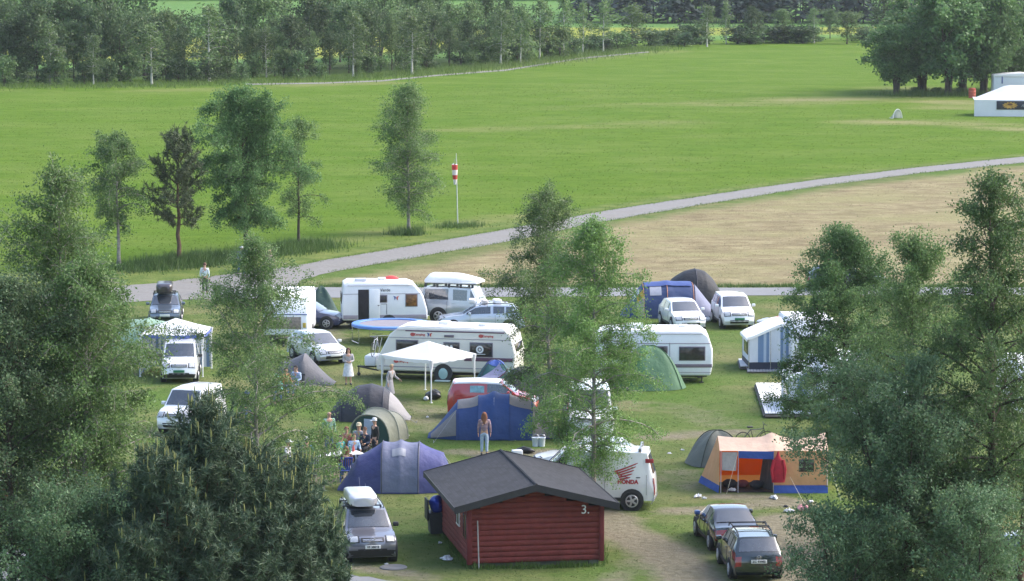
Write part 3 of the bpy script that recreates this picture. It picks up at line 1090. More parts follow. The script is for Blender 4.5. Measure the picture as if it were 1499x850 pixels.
def base_line(px):
    xs_ = [-80, 0, 200, 330, 480, 560, 640, 730, 800, 860, 950, 1100, 1270]
    y_ = [122, 122, 120, 116, 111, 106, 99, 92, 84, 76, 68, 63, 62]
    return float(np.interp(px, xs_, y_))


# birches standing out at the foot of the wood (each can be pointed to)
for px, py, h, w, lab in [
    (73, 124, 86, .95, 'small white-stemmed birch at the foot of the wood, nearest the picture corner'),
    (137, 123, 70, .95, 'smallest white-stemmed birch at the foot of the wood, second in its row'),
    (222, 123, 86, 1.2, 'rounded white-stemmed birch at the foot of the wood, third in its row'),
    (306, 119, 108, 1.15, 'wide tall birch at the foot of the wood with grey trunk'),
    (390, 113, 72, .95, 'thin birch with a bright bare trunk showing against dark bushes'),
    (517, 112, 90, 1.0, 'leaning slim birch in front of the densest part of the wood'),
    (603, 108, 84, 1.2, 'bushy birch above the white stone heap at the wood edge'),
    (733, 95, 80, 1.1, 'birch with bright trunk base where the wood edge turns'),
    (762, 92, 78, .9, 'birch beside the one with the bright trunk base'),
    (790, 86, 84, .95, 'tall birch at the end of the dense wood'),
    (825, 83, 88, .8, 'spindly birch against the yellow crop field'),
    (853, 78, 72, .8, 'very thin birch beside the spindly one on the yellow field'),
    (883, 76, 74, 1.0, 'birch with forked top against the pale meadow'),
    (925, 70, 62, 1.7, 'wide loose birch on the far field edge, left of the bushes'),
    (1035, 68, 58, 1.1, 'lone birch at the middle of the far field edge'),
    (1063, 64, 60, .7, 'bare-trunked thin birch next to the lone far birch'),
    (1192, 63, 50, .9, 'birch sticking out of the long far hedge of bushes')]:
    far_tree('slim', px, py, h, lab, wide=w * 1.35)

# main body of the wood
rw = random.Random(4)
WL = 'dark broadleaf tree in the dense wood behind the bright green field'
for row, (dy, hh, step) in enumerate([(-2, 96, 31), (-9, 112, 33), (-19, 118, 36)]):
    px = -60 + row * 13
    while px < 800 - row * 20:
        b = base_line(px) + dy * (1 if px < 640 else .5)
        cap = np.interp(px, [0, 265, 295, 325, 380, 430, 480, 540, 640, 760, 830], [1, 1, .76, .98, .95, .84, .86, .92, .80, .64, .54])
        h = hh * cap * rw.uniform(.66, 1.18)
        if rw.random() < (.22 if px < 300 and row == 0 else .04):
            px += step
            continue
        if abs(px - 295) < 16 and row > 0:
            px += step
            continue
        far_tree(rw.choice(['round', 'round', 'multi']), px, b, h, WL, 'trees of the dense wood', wide=rw.uniform(.85, 1.2), leafm=rw.choice([None, None, lf_far_y]))
        px += step * rw.uniform(.75, 1.2)
# scrub at the foot of the wood
BL = 'green bush at the foot of the wood'
px = -30
while px < 850:
    if rw.random() < .8:
        far_tree('bush', px, base_line(px) + rw.uniform(-1, 4), rw.uniform(18, 44), BL, 'bushes along the foot of the wood', wide=rw.uniform(.9, 1.3), cat='bush', leafm=rw.choice([None, lf_far]))
    px += rw.uniform(12, 22)
# far hedge
for px, h, w, lf in [(870, 22, 1.2, None), (905, 26, 1.2, None), (950, 24, 1.3, lf_far), (985, 22, 1.3, None), (1008, 28, 1.1, lf_far), (1080, 26, 1.4, lf_far), (1118, 24, 1.4, lf_far), (1150, 26, 1.4, lf_far),
                     (1175, 24, 1.3, lf_far), (1262, 20, 1.3, lf_far), (845, 20, 1.1, None)]:
    far_tree('bush', px, base_line(px) + rw.uniform(-1, 1), h, 'dark bush in the long hedge at the far end of the field', 'bushes of the far hedge', wide=w * 1.5, cat='bush', leafm=lf)
    far_tree('bush', px + 17, base_line(px) + rw.uniform(-2, 1), h * .85, 'dark bush in the long hedge at the far end of the field', 'bushes of the far hedge', wide=w * 1.6, cat='bush', leafm=lf_far)
far_tree('round', 1100, 64, 52, 'rounded dark tree over the far hedge', wide=1.1)
far_tree('round', 1145, 62, 46, 'second rounded tree over the far hedge, shorter', wide=1.1, leafm=lf_far_y)
far_tree('round', 1240, 64, 44, 'wide low grey tree at the end of the far hedge', wide=1.7, leafm=lf_far_y)
far_tree('round', 1292, 58, 84, 'tall dark tree rising behind the great willow clump', wide=1.0)
far_tree('round', 1215, 56, 40, 'round tree behind the low grey one at the far field end', wide=1.2)
far_tree('round', 640, 60, 52, 'pale tree behind the wood on the yellow crop field', wide=1.2, leafm=lf_far_y)

# great willow clump by the white marquee
for px, py, h, w, v, lab in [
    (1312, 138, 96, 1.25, 0, 'low-branching willow at the open end of the great clump'),
    (1350, 133, 138, 1.25, 1, 'tall willow in the middle of the great clump'),
    (1388, 139, 150, 1.1, 0, 'front willow of the great clump, above its dark hollow'),
    (1408, 134, 146, 1.2, 1, 'willow behind the red barrel in the great clump'),
    (1440, 138, 138, 1.1, 0, 'willow beside the white marquee'),
    (1476, 130, 134, 1.3, 1, 'willow overhanging the white marquee roof')]:
    far_tree('clump', px, py, h, lab, 'willows of the great clump', wide=w, variant=v)
for px, py, h, w in [(1340, 137, 9, 2.0), (1372, 138, 10, 2.0), (1404, 138, 9, 2.0), (1440, 137, 9, 1.8)]:
    far_tree('bush', px, py, h, 'low dark bush under the great willow clump', 'bushes under the great clump', wide=w, cat='bush', leafm=lf_alder)
make_tree('sapling', 'leafy birch sapling in front of the picnic table, between the chairs and the purple tent', 474, 716, 622,
          lambda H: tree_geo(H, prof_birch(.85, .8, .3, .45), 38, nbr=34, ntw=7, nleaf=26, leaf=.09, r0=.04, base=.08, elev=(15, 60), droop=.2, twig_len=.4), bark_birch, lf_birch_y)
for px, py, h, w, lab in [(318, 447, 28, .8, 'small grey bush at the road junction')]:
    far_tree('bush', px, py, h, lab, wide=w, cat='bush', leafm=lf_sallow)

# ------------------------------------------------------------------ dark spruce forest closing the valley
def forest():
    rs = np.random.RandomState(77)
    co = []
    n = 900
    for i in range(n):
        x = rs.uniform(-170, 330)
        y = rs.uniform(0, 1) ** 1.5 * 90 + 640 - 0.05 * x + (150 if x < 12 else 0)
        if i < 420:
            y = 640 - 0.05 * x + (150 if x < 12 else 0) + rs.uniform(0, 10)
        H = rs.uniform(13, 17)
        Rb = H * .22
        m = 150
        t = rs.rand(m) ** .8
        a = rs.rand(m) * 2 * PI
        rr = Rb * (1 - t) * (.5 + .6 * rs.rand(m))
        z = .6 + t * (H - .6)
        c = np.stack([x + np.cos(a) * rr, y + np.sin(a) * rr, z], 1)
        out = np.stack([np.cos(a), np.sin(a), -.45 + 0 * a], 1)
        sd = np.stack([-np.sin(a), np.cos(a), 0 * a], 1)
        L = (1.3 * (1.1 - t))[:, None]
        co.append(np.stack([c - sd * L * .55, c + sd * L * .55, c + out * L], 1).reshape(-1, 3))
        for k in range(3):
            b = rs.rand() * 3
            co.append(np.array([[x - .15 * math.cos(b), y - .15 * math.sin(b), 0], [x + .15 * math.cos(b), y + .15 * math.sin(b), 0], [x, y, H * .9]]))
    co = np.concatenate(co)
    o = mesh_obj_np('spruce_forest', co, 3, leaf_mat('needle_forest', (0.014, 0.024, 0.022), (0.034, 0.050, 0.042), trans=.05, nscale=.1), None)
    tag(o, 'dark spruce forest closing the far end of the valley', 'forest', kind='stuff')


forest()
for k in PROTO.values():
    for H, tm, cm in k:
        bpy.data.objects.remove(tm)
        bpy.data.objects.remove(cm)

# ------------------------------------------------------------------ vehicles
glass = mat('car_glass', (0.045, 0.052, 0.062), 0.06, var=.35, scale=2.2, spec=0.8, coat=1.0)
tyre_m = mat('tyre', (0.022, 0.022, 0.024), 0.8, var=0.2, scale=8)
dark_m = mat('dark_plastic', (0.03, 0.03, 0.033), 0.6, var=0.2, scale=4)
rim_m = mat('alloy', (0.5, 0.5, 0.52), 0.35, metal=0.7, var=0.1)
chrome = mat('chrome', (0.7, 0.7, 0.72), 0.2, metal=0.9, var=0)
lamp_clear = mat('lamp_clear', (0.42, 0.44, 0.47), 0.15, metal=0.0, var=0.25, scale=9)
lamp_red = mat('lamp_red', (0.28, 0.018, 0.016), 0.15, var=0.2, scale=9, coat=.6)
lamp_amber = mat('lamp_amber', (0.6, 0.2, 0.03), 0.2, var=0)
plate_w = mat('plate_white', (0.72, 0.72, 0.7), 0.45, var=0)
plate_g = mat('plate_green', (0.025, 0.17, 0.08), 0.45, var=0)
letter_k = mat('letter_black', (0.02, 0.02, 0.022), 0.5, var=0)
letter_w = mat('letter_white', (0.78, 0.78, 0.78), 0.5, var=0)
letter_red = mat('letter_red', (0.42, 0.035, 0.045), 0.45, var=0)


def paint(name, c, metal=0.0, rough=0.28):
    return mat('paint_' + name, c, rough, metal=metal, var=0.05, scale=1.5, coat=1.0)


P_white = paint('white', (0.78, 0.78, 0.79))
P_silver = paint('silver', (0.42, 0.43, 0.46), .35)
P_grey = paint('grey', (0.17, 0.172, 0.205), .35)
P_ice = paint('ice', (0.5, 0.54, 0.62), .3)
P_def = paint('stone', (0.45, 0.48, 0.52), .25)
P_navy = paint('navy', (0.02, 0.03, 0.10))
P_black = paint('black', (0.014, 0.013, 0.016), 0, .2)
P_dgreen = paint('dark_green', (0.018, 0.026, 0.028), 0, .22)
P_red = paint('red', (0.42, 0.018, 0.02))
P_blue = paint('bluegrey', (0.11, 0.14, 0.18), .3)


class Car:
    """lofted body: a skin over the long profile, carried down the flanks to the sill"""
    def __init__(s, L, W, H, nose, hood, hood_d, ws_d, roof_r, tail_d, tail_z, deck=None, sill=.26, roofw=.72, belt=None, nose_d=.12, bow=.16, sq=0.0, crown=.035, lowfront=.45):
        s.L, s.W, s.H, s.hw = L, W, H, W / 2
        mid_d = nose_d + (hood_d - nose_d) * .5
        s.p = [(.14, .27, .84), (.0, lowfront, .88), (.02, nose - .13, .90), (nose_d, nose, .90), (mid_d, nose + (hood - nose) * .66, .92), (hood_d, hood, .90),
               (ws_d, H - .05, roofw), ((ws_d + roof_r) / 2, H, roofw), (roof_r, H - .04, roofw * .98), (tail_d, tail_z, .86)]
        s.p.append(deck + (.88,) if deck else (L - .04 if L - .04 > tail_d else tail_d + .01, tail_z - .12, .88))
        s.p += [(L, .66, .90), (L - .01, .46, .90), (L - .13, .28, .84)]
        s.belt0 = belt or hood + .02
        s.belt1 = (belt or hood) + .08
        s.sill, s.bow, s.crown, s.sq = sill, bow, crown, sq

    def P(s, k):
        k = min(max(k, 0), len(s.p) - 1.0001)
        i = int(k)
        f = k - i
        return tuple(s.p[i][c] * (1 - f) + s.p[i + 1][c] * f for c in range(3))

    def bulge(s, d):
        e = .86 + .14 * min(1, (d + .0) / .5) ** .6
        r = .90 + .10 * min(1, (s.L - d) / .45) ** .6
        return min(e, r)

    def top(s, k, t):
        d, z, w = s.P(k)
        wy = s.hw * w if 5.0 < k < 9.0 else s.hw * max(w, .0)
        f = max(0, 1 - d / (s.L * .45))
        r = max(0, 1 - (s.L - d) / (s.L * .3))
        x = s.L / 2 - d - s.bow * f * t * t * 1.1 + s.bow * .55 * r * t * t
        e = abs(t) ** 3.5
        return Vector((x, wy * t, z - s.crown * e))

    def side(s, k, v, sgn):
        d, z, w = s.P(k)
        a = s.top(k, sgn)
        b = s.bulge(d)
        zb = s.belt0 + (s.belt1 - s.belt0) * d / s.L
        if a.z > zb:
            p1 = Vector((a.x, sgn * s.hw * .955 * b, zb))
        else:
            p1 = Vector((a.x, max(abs(a.y), s.hw * .90 * b) * sgn, a.z - .015))
        zs = min(s.sill, p1.z)
        p2 = Vector((a.x, sgn * s.hw * b, zs + (p1.z - zs) * .55))
        p3 = Vector((a.x, sgn * s.hw * .93 * b, zs))
        pts = [a, p1, p2, p3]
        v = min(max(v, 0), 2.9999)
        i = int(v)
        return pts[i].lerp(pts[i + 1], v - i)

    def body(s):
        mb = MB()
        ks = []
        n = len(s.p)
        for i in range(n - 1):
            m = 3 if i in (3, 4, 5, 6, 7, 8) else 1
            ks += [i + j / m for j in range(m)]
        ks.append(n - 1)
        ts = [-1, -.93, -.7, -.35, 0, .35, .7, .93, 1]
        rows = []
        vs, fs = [], []
        for k in ks:
            row = []
            for v in (3, 2.5, 2, 1.5, 1, .5):
                row.append(s.side(k, v, -1))
            for t in ts:
                row.append(s.top(k, t))
            for v in (.5, 1, 1.5, 2, 2.5, 3):
                row.append(s.side(k, v, 1))
            rows.append(row)
        m = len(rows[0])
        for r_ in rows:
            vs += r_
        for i in range(len(rows) - 1):
            for j in range(m - 1):
                fs.append((i * m + j, i * m + j + 1, (i + 1) * m + j + 1, (i + 1) * m + j))
            fs.append((i * m + m - 1, i * m, (i + 1) * m, (i + 1) * m + m - 1))
        fs.append(tuple(range(m)))
        fs.append(tuple((len(rows) - 1) * m + j for j in range(m)))
        mb.add(vs, fs)
        return mb

    def patch(s, fn, u0, u1, v0, v1, off, nu=4, nv=4, outward=None, thick=.012):
        """panel lying on the skin, standing off by a little, with returned edges"""
        mb = MB()
        V = [[None] * (nv + 1) for _ in range(nu + 1)]
        for i in range(nu + 1):
            for j in range(nv + 1):
                u, v = u0 + (u1 - u0) * i / nu, v0 + (v1 - v0) * j / nv
                p = fn(u, v)
                e = 1e-3
                du, dv = fn(u + e, v) - fn(u - e, v), fn(u, v + e) - fn(u, v - e)
                n_ = du.cross(dv)
                n_ = n_.normalized() if n_.length > 1e-12 else Vector(outward)
                if n_.dot(Vector(outward)) < 0:
                    n_ = -n_
                V[i][j] = (p + n_ * off, p + n_ * (off - thick - .01))
        vs, fs = [], []
        w = nv + 1
        for layer in (0, 1):
            for i in range(nu + 1):
                for j in range(nv + 1):
                    vs.append(V[i][j][layer])
        for i in range(nu):
            for j in range(nv):
                fs.append((i * w + j, i * w + j + 1, (i + 1) * w + j + 1, (i + 1) * w + j))
        o = (nu + 1) * w
        ring = [i * w for i in range(nu + 1)] + [nu * w + j for j in range(1, nv + 1)] + [i * w + nv for i in range(nu - 1, -1, -1)] + [j for j in range(nv - 1, 0, -1)]
        for a, b in zip(ring, ring[1:] + ring[:1]):
            fs.append((a, b, b + o, a + o))
        return mb.add(vs, fs)


def wheel(parent, x, y, r_, w, sgn, rim=rim_m, spokes=5):
    mb = MB()
    prof = [(r_ * .62, -w / 2), (r_ * .92, -w / 2), (r_, -w / 2 + .03), (r_, w / 2 - .03), (r_ * .92, w / 2), (r_ * .62, w / 2)]
    mb.lathe(prof, 20, axis='y')
    o = mb.build('wheel', tyre_m, parent, loc=(x, y, r_))
    rb = MB()
    f = sgn
    e = w / 2
    rb.lathe([(.02, f * e), (r_ * .60, f * e), (r_ * .60, f * (e + .004)), (.02, f * (e + .004))], 18, mi=1, axis='y')
    rb.lathe([(r_ * .53, f * (e + .002)), (r_ * .55, f * (e + .016)), (r_ * .63, f * (e + .014)), (r_ * .66, f * (e + .001))], 20, axis='y')
    rb.f, rb.mi = rb.f[:-2], rb.mi[:-2]
    for k in range(spokes):
        a = 2 * PI * k / spokes
        c, s_ = math.cos(a), math.sin(a)
        M = Matrix(((c, 0, -s_, 0), (0, 1, 0, 0), (s_, 0, c, 0), (0, 0, 0, 1)))
        rb.box((r_ * .3, f * (e + .008), 0), (r_ * .55, .022, r_ * .2), 0, .006, M)
    rb.lathe([(.02, f * e), (.075, f * (e + .004)), (.06, f * (e + .024)), (.02, f * (e + .026))], 10, axis='y')
    rb.build('rim', [rim, dark_m], o)
    return o


def emblem_h(mb, M, s):
    mb.add([M @ Vector((x, y, z)) for z in (0, .012) for x, y in ((-.5 * s, .42 * s), (-.5 * s, .5 * s), (.5 * s, .5 * s), (.5 * s, .42 * s))], [])
    def bar(x0, y0, x1, y1, w):
        mb.tube([M @ Vector((x0 * s, y0 * s, .008)), M @ Vector((x1 * s, y1 * s, .008))], w * s, 5)
    bar(-.38, .5, -.26, -.5, .07)
    bar(.38, .5, .26, -.5, .07)
    bar(-.3, 0, .3, 0, .06)
    pts = [(math.cos(a) * .62 * s, math.sin(a) * .56 * s) for a in [2 * PI * k / 16 for k in range(17)]]
    mb.tube([M @ Vector((x, y, .006)) for x, y in pts], .045 * s, 5, caps=False)


def make_car(name, label, px, py, heading, car, pm, cat='car', anchor=(0, 0), side_win=((5.28, 6.93), (7.06, 7.93)), wheels=None, wr=.31, front=True, rear=True,
             plate_f=None, plate_r=None, plate_m=plate_w, bumper=None, rails=False, cladding=None, grille='bar', emblem=None, mirrors=True, glassm=glass, rimm=rim_m,
             lamps_tail='side', rear_glass=True, group=None, stripe=None, mirror_m=None, tail_k=(10.2, 11.5), tail_t=(.70, .97), ws=(5.1, 5.93), handles=True):
    loc = put(px, py, heading, anchor)
    t = thing(name, label, cat, loc, heading, group)
    s = car
    L, hw = s.L, s.hw
    b = s.body().build('body', pm, t, smooth=38)
    pm_m = mirror_m or pm
    # glazing
    s.patch(s.top, ws[0], ws[1], -.90, .90, .012, 3, 8, (1, 0, 1)).build('windscreen', glassm, t)
    if rear_glass:
        s.patch(s.top, 8.14, 8.94, -.86, .86, .012, 3, 8, (-1, 0, 1)).build('rear_window', glassm, t)
    for sg in (-1, 1):
        for a, c in side_win:
            s.patch(lambda k, v, sg=sg: s.side(k, v, sg), a, c, .14, .90, .012, 5, 2, (0, sg, .2)).build('side_window', glassm, t)
    # lamps, grille, plates
    zt = s.P(3)[1]
    if front:
        for sg in (-1, 1):
            hb_ = s.patch(s.top, 1.92, 3.34, .54 * sg, .97 * sg, .010, 3, 3, (1, 0, .3)).build('headlight', dark_m, t)
            s.patch(s.top, 2.05, 3.22, .60 * sg, .92 * sg, .022, 3, 3, (1, 0, .3)).build('lens', lamp_clear, hb_)
        if grille:
            gp = s.patch(s.top, 2.0, 2.95, -.48, .48, .014, 2, 4, (1, 0, .2)).build('grille', dark_m, t)
            gb = MB()
            for k in (2.3, 2.62):
                gb.tube([s.top(k, tt) + Vector((.022, 0, 0)) for tt in (-.41, -.2, 0, .2, .41)], .014, 5)
            if emblem == 'h':
                c = s.top(2.5, 0)
                emblem_h(gb, frame(c + Vector((.03, 0, 0)), (0, 1, 0), (0, 0, 1)), .15)
            elif emblem == 'ring':
                c = s.top(2.5, 0) + Vector((.03, 0, 0))
                gb.tube([c + Vector((0, math.cos(a) * .07, math.sin(a) * .07)) for a in [2 * PI * k / 14 for k in range(15)]], .012, 5, caps=False)
                gb.tube([c + Vector((0, y, z)) for y, z in ((-.045, .045), (-.02, -.04), (0, .0), (.02, -.04), (.045, .045))], .009, 4)
            gb.build('grille_trim', chrome, gp)
        bf = MB()
        for a_, c_ in ((.35, 1.2),):
            bf = s.patch(s.top, a_, c_, -.62, .62, .012, 2, 6, (1, 0, 0))
        bf.build('lower_grille', dark_m, t)
    if rear:
        for sg in (-1, 1):
            s.patch(s.top, tail_k[0], tail_k[1], tail_t[0] * sg, tail_t[1] * sg, .014, 3, 2, (-1, 0, .1)).build('taillight', lamp_red, t)
            s.patch(lambda k, v, sg=sg: s.side(k, v, sg), tail_k[0] - .35, tail_k[1] - .1, .9, 1.35, .012, 2, 2, (0, sg, 0)).build('taillight', lamp_red, t)
    for txt, fr in ((plate_f, True), (plate_r, False)):
        if txt is not None:
            k = 1.45 if fr else 10.75
            c = s.top(k, 0)
            dx = .03 if fr else -.03
            pb = MB().box((c.x + dx, 0, c.z), (.02, .52, .12), 0, .008)
            po = pb.build('number_plate', plate_m, t)
            if txt:
                tb = MB()
                text_mb(tb, txt, .105, frame((c.x + dx + (.011 if fr else -.011), 0, c.z), (0, 1 if fr else -1, 0), (0, 0, 1)), ext=.002, bold=.004)
                tb.build('plate_lettering', letter_k if plate_m is plate_w else letter_w, po, smooth=0)
    if bumper:
        for k0, k1, out in ((.12, 1.05, (1, 0, 0)), (12.0, 12.9, (-1, 0, 0))):
            s.patch(s.top, k0, k1, -1, 1, .02, 2, 8, out).build('bumper', bumper, t)
    # sills / cladding and arches
    wx = wheels or (L / 2 - .86, -L / 2 + .92)
    for sg in (-1, 1):
        MB().box((sum(wx) / 2, sg * hw * .93, s.sill + .05), (wx[0] - wx[1] - 2 * wr - .1, .06, .14 if not cladding else .22), 0, .02).build('sill_trim', cladding or dark_m, t)
    for x in wx:
        for sg in (-1, 1):
            ar = MB().lathe([(wr * 1.05, hw * .7 * sg), (wr * 1.2, hw * .72 * sg), (wr * 1.2, (hw * 1.0 + .004) * sg), (.02, (hw * 1.0 + .004) * sg)], 20, axis='y')
            for i, p in enumerate(ar.v):
                pass
            ar.build('wheel_arch', cladding or dark_m, t, loc=(x, 0, wr + .02))
            wheel(t, x, sg * (hw - .085), wr, .20, sg, rimm)
    if mirrors:
        for sg in (-1, 1):
            c = s.side(5.5, .95, sg)
            MB().box((c.x - .02, c.y + sg * .12, c.z + .07), (.13, .2, .15), 0, .04).build('mirror', pm_m if sg > 0 or mirror_m is not None and mirror_m is dark_m else pm, t)
    if rails:
        for sg in (-1, 1):
            rb = MB()
            pts = [s.top(6.15, sg * .93) + Vector((0, 0, .0))] + [s.top(k, sg * .93) + Vector((0, 0, .075)) for k in (6.3, 6.8, 7.4, 7.8)] + [s.top(7.97, sg * .93)]
            rb.tube(pts, .02, 6)
            rb.build('roof_rail', dark_m, t)
    if handles:
        for sg in (-1, 1):
            for k in (6.7, 7.8):
                c = s.side(k, 1.22, sg)
                MB().box((c.x, c.y + sg * .012, c.z), (.16, .03, .03), 0, .01).build('door_handle', pm_m, t)
    # wipers and shut lines
    sl = MB()
    for sg in (-1, 1):
        for k in (5.55, 7.0, 8.0):
            sl.tube([s.side(k, v, sg) + Vector((0, sg * .003, 0)) for v in (1.02, 1.5, 2.0, 2.6)], .006, 4)
    sl.build('door_seam', dark_m, t)
    return t


def roof_box(name, label, px, py, heading, anchor, base_z, Lb, Wb, Hb, m1, m2=None, cat='roof box'):
    loc = put(px, py, heading, anchor)
    t = thing(name, label, cat, (loc.x, loc.y, base_z), heading)
    def shell(u, v):
        a = v * 2 * PI
        x = -Lb / 2 + Lb * u
        e = min(u, 1 - u)
        k = min(1, (e / .16)) ** .45 if e < .16 else 1
        w = Wb / 2 * (.84 + .16 * k) * (1 if e > 0 else .8)
        h = Hb * (.55 + .45 * k)
        c, s_ = math.cos(a), math.sin(a)
        y = w * math.copysign(abs(c) ** .3, c)
        z = Hb * .42 + (h * .58 if s_ > 0 else Hb * .36) * math.copysign(abs(s_) ** .35, s_)
        return Vector((x, y, z))
    mb = MB().grid(shell, 16, 28)
    n = 29
    mb.f.append(tuple(range(28)))
    mb.f.append(tuple(16 * n + j for j in range(28)))
    mb.mi += [0, 0]
    mb.build('lid', m1, t, smooth=50)
    lb = MB().box((0, 0, Hb * .2), (Lb * .93, Wb * .9, Hb * .3), 0, .05)
    lb.build('tray', m2 or dark_m, t)
    for x in (-Lb * .25, Lb * .25):
        bb = MB()
        bb.box((x, 0, -.03), (.06, Wb + .35, .045), 0, .012)
        for sg in (-1, 1):
            bb.box((x, sg * (Wb / 2 + .14), -.07), (.08, .05, .1), 0, .01)
        bb.build('crossbar', dark_m, t)
    return t


H = R
# --- silver compact SUV with roof box, facing the camera
suv = Car(4.57, 1.78, 1.68, .92, 1.06, 1.05, 1.72, 4.05, 4.42, 1.12, sill=.34, roofw=.74, belt=1.02, nose_d=.14, lowfront=.5)
make_car('parked_car', 'grey SUV with silver roof box, parked beside the pine', 541, 820, H(-80.5), suv, P_grey, anchor=(1.35, 0), wr=.36,
         plate_f='VF 38068', emblem='h', bumper=dark_m, cladding=dark_m, side_win=((5.3, 6.6), (6.72, 7.4), (7.52, 7.95)), rails=True, mirror_m=dark_m)
roof_box('roof_box', 'silver roof box on the grey SUV', 541, 820, H(-80.5), (1.35 + .2, .12), 1.73, 2.1, .98, .42, paint('boxsilver', (0.55, 0.55, 0.57), .2))
# windscreen sticker + bonnet reflection are part of the car
# --- dark saloon and dark estate, seen from behind
sal = Car(4.46, 1.72, 1.39, .74, .90, 1.25, 2.0, 3.15, 3.80, .98, deck=(4.38, .93), sill=.24, roofw=.70, belt=.88)
make_car('parked_car', 'black saloon with blue door mirror, nose-on to the orange tent', 1040, 805, H(97), sal, P_black, anchor=(-1.33, .80), wr=.31,
         plate_r='', side_win=((5.35, 6.95), (7.08, 8.0), (8.06, 8.5)), mirror_m=paint('blue', (0.04, 0.10, 0.3)), tail_t=(.52, .97), tail_k=(10.3, 11.6))
est = Car(4.35, 1.72, 1.47, .80, .95, 1.10, 1.85, 3.75, 4.22, .98, sill=.26, roofw=.74, belt=.90)
make_car('parked_car', 'dark green estate car with roof rails, parked behind the black saloon', 1069.5, 846, H(94.5), est, P_dgreen, anchor=(-1.28, .80), wr=.31,
         plate_r='ZC 93985', side_win=((5.35, 6.7), (6.82, 7.45), (7.57, 7.96)), rails=False, tail_t=(.74, .98), tail_k=(9.95, 11.5))
lo = put(1069.5, 846, H(94.5), (-1.28, .80))
rk = thing('roof_rack', 'black roof bars on the dark green estate car', 'roof rack', (lo.x, lo.y, 0), H(94.5))
for x in (.35, -.35):
    MB().tube([(x, -.64, 1.45), (x, -.6, 1.56), (x, .6, 1.56), (x, .64, 1.45)], .026, 6).build('crossbar', dark_m, rk)
for sg in (-1, 1):
    MB().tube([(.75, sg * .57, 1.44), (.6, sg * .57, 1.53), (-1.1, sg * .57, 1.53), (-1.35, sg * .56, 1.44)], .024, 6).build('rail', dark_m, rk)
# emblem on the estate tailgate
c = est.top(10.15, 0)
mb = MB()
emblem_h(mb, frame((c.x - .02, 0, c.z - .0), (0, -1, 0), (0, 0, 1)), .13)
eo = mb.build('emblem', chrome, [o for o in COL.objects if o.get('label', '').startswith('dark green estate')][0])

# --- white hatchback and white people carrier at the back
hat = Car(4.39, 1.79, 1.46, .74, .92, 1.10, 1.95, 3.65, 4.25, 1.02, sill=.25, roofw=.73, belt=.90)
make_car('parked_car', 'white hatchback with dark grille in front of the blue and orange tent', 1007, 483, H(-80), hat, P_white, anchor=(1.4, 0), wr=.32, plate_f='', emblem='h')
mpv = Car(4.39, 1.79, 1.66, .86, 1.06, .95, 1.75, 3.85, 4.28, 1.06, sill=.27, roofw=.76, belt=1.02)
make_car('parked_car', 'white people carrier with green number plate beside the white hatchback', 1079, 480, H(-84), mpv, P_white, anchor=(1.4, 0), wr=.32, plate_f='', plate_m=plate_g, emblem='ring',
         side_win=((5.3, 6.6), (6.72, 7.4), (7.5, 7.95)), bumper=None)

# --- silver hatchback facing right-front
civ = Car(4.25, 1.70, 1.43, .70, .88, 1.15, 2.0, 3.5, 4.12, .98, sill=.24, roofw=.72, belt=.86)
make_car('parked_car', 'silver-white hatchback parked in front of the small caravan end', 482, 532, H(-63), civ, paint('pearl', (0.6, 0.61, 0.64), .15), anchor=(1.35, 0), wr=.30, plate_f='', emblem=None)
# --- navy car
make_car('parked_car', 'navy blue car half hidden behind the small caravan', 487, 482, H(-14), civ, P_navy, anchor=(1.6, -.8), wr=.31, plate_f=None, emblem=None)
# --- car with big black roof box by the road
make_car('parked_car', 'blue-grey estate car carrying a black roof box by the roadside', 242, 474, H(-86), est, P_blue, anchor=(1.4, 0), wr=.31, plate_f='', emblem=None)
roof_box('roof_box', 'black roof box on the blue-grey estate car', 240, 474, H(-86), (1.4 + .25, 0), 1.55, 2.0, .85, .5, mat('box_black', (0.04, 0.03, 0.035), .3, var=.1, coat=.5))
# --- silver estate behind the cream caravan, facing left
estl = Car(4.65, 1.75, 1.45, .78, .94, 1.25, 2.05, 4.0, 4.52, 1.0, sill=.25, roofw=.73, belt=.90)
make_car('parked_car', 'pale blue estate car with loaded roof bars behind the cream caravan', 640, 487, H(180), estl, P_ice, anchor=(2.3, .85), wr=.31, plate_f=None, emblem=None,
         side_win=((5.3, 6.75), (6.9, 7.5), (7.6, 7.96)), rails=True)
lo = put(640, 487, H(180), (2.3, .85))
for k, (x, col_, s3) in enumerate([(.5, (0.7, 0.68, 0.66), (.35, .7, .22)), (-.15, (0.55, 0.5, 0.47), (.3, .8, .18)), (-.8, (0.72, 0.72, 0.74), (.4, .7, .2))]):
    mb = MB().box((0, 0, s3[2] / 2), s3, 0, .06)
    mb.tube([(-s3[0] * .3, -s3[1] / 2, .02), (-s3[0] * .3, 0, s3[2] + .01), (-s3[0] * .3, s3[1] / 2, .02)], .015, 5)
    w = Vector((lo.x - x, lo.y, 1.46))
    b = mb.build('luggage_bundle', mat('luggage_%d' % k, col_, .8, var=.2), None, loc=w, rz=PI + .1 * k)
    tag(b, ['white luggage roll at the front of the pale blue estate car roof', 'brownish luggage roll in the middle of the pale blue estate car roof', 'white luggage roll at the back of the pale blue estate car roof'][k], 'luggage', 'luggage on the pale blue car')
# --- white saloon behind the birch, its bonnet showing past the cabin roof
make_car('parked_car', 'white car behind the cabin roof, bonnet showing beside the birch trunk', 779, 697, H(178), civ, P_white, anchor=(2.1, .8), wr=.30, emblem=None)

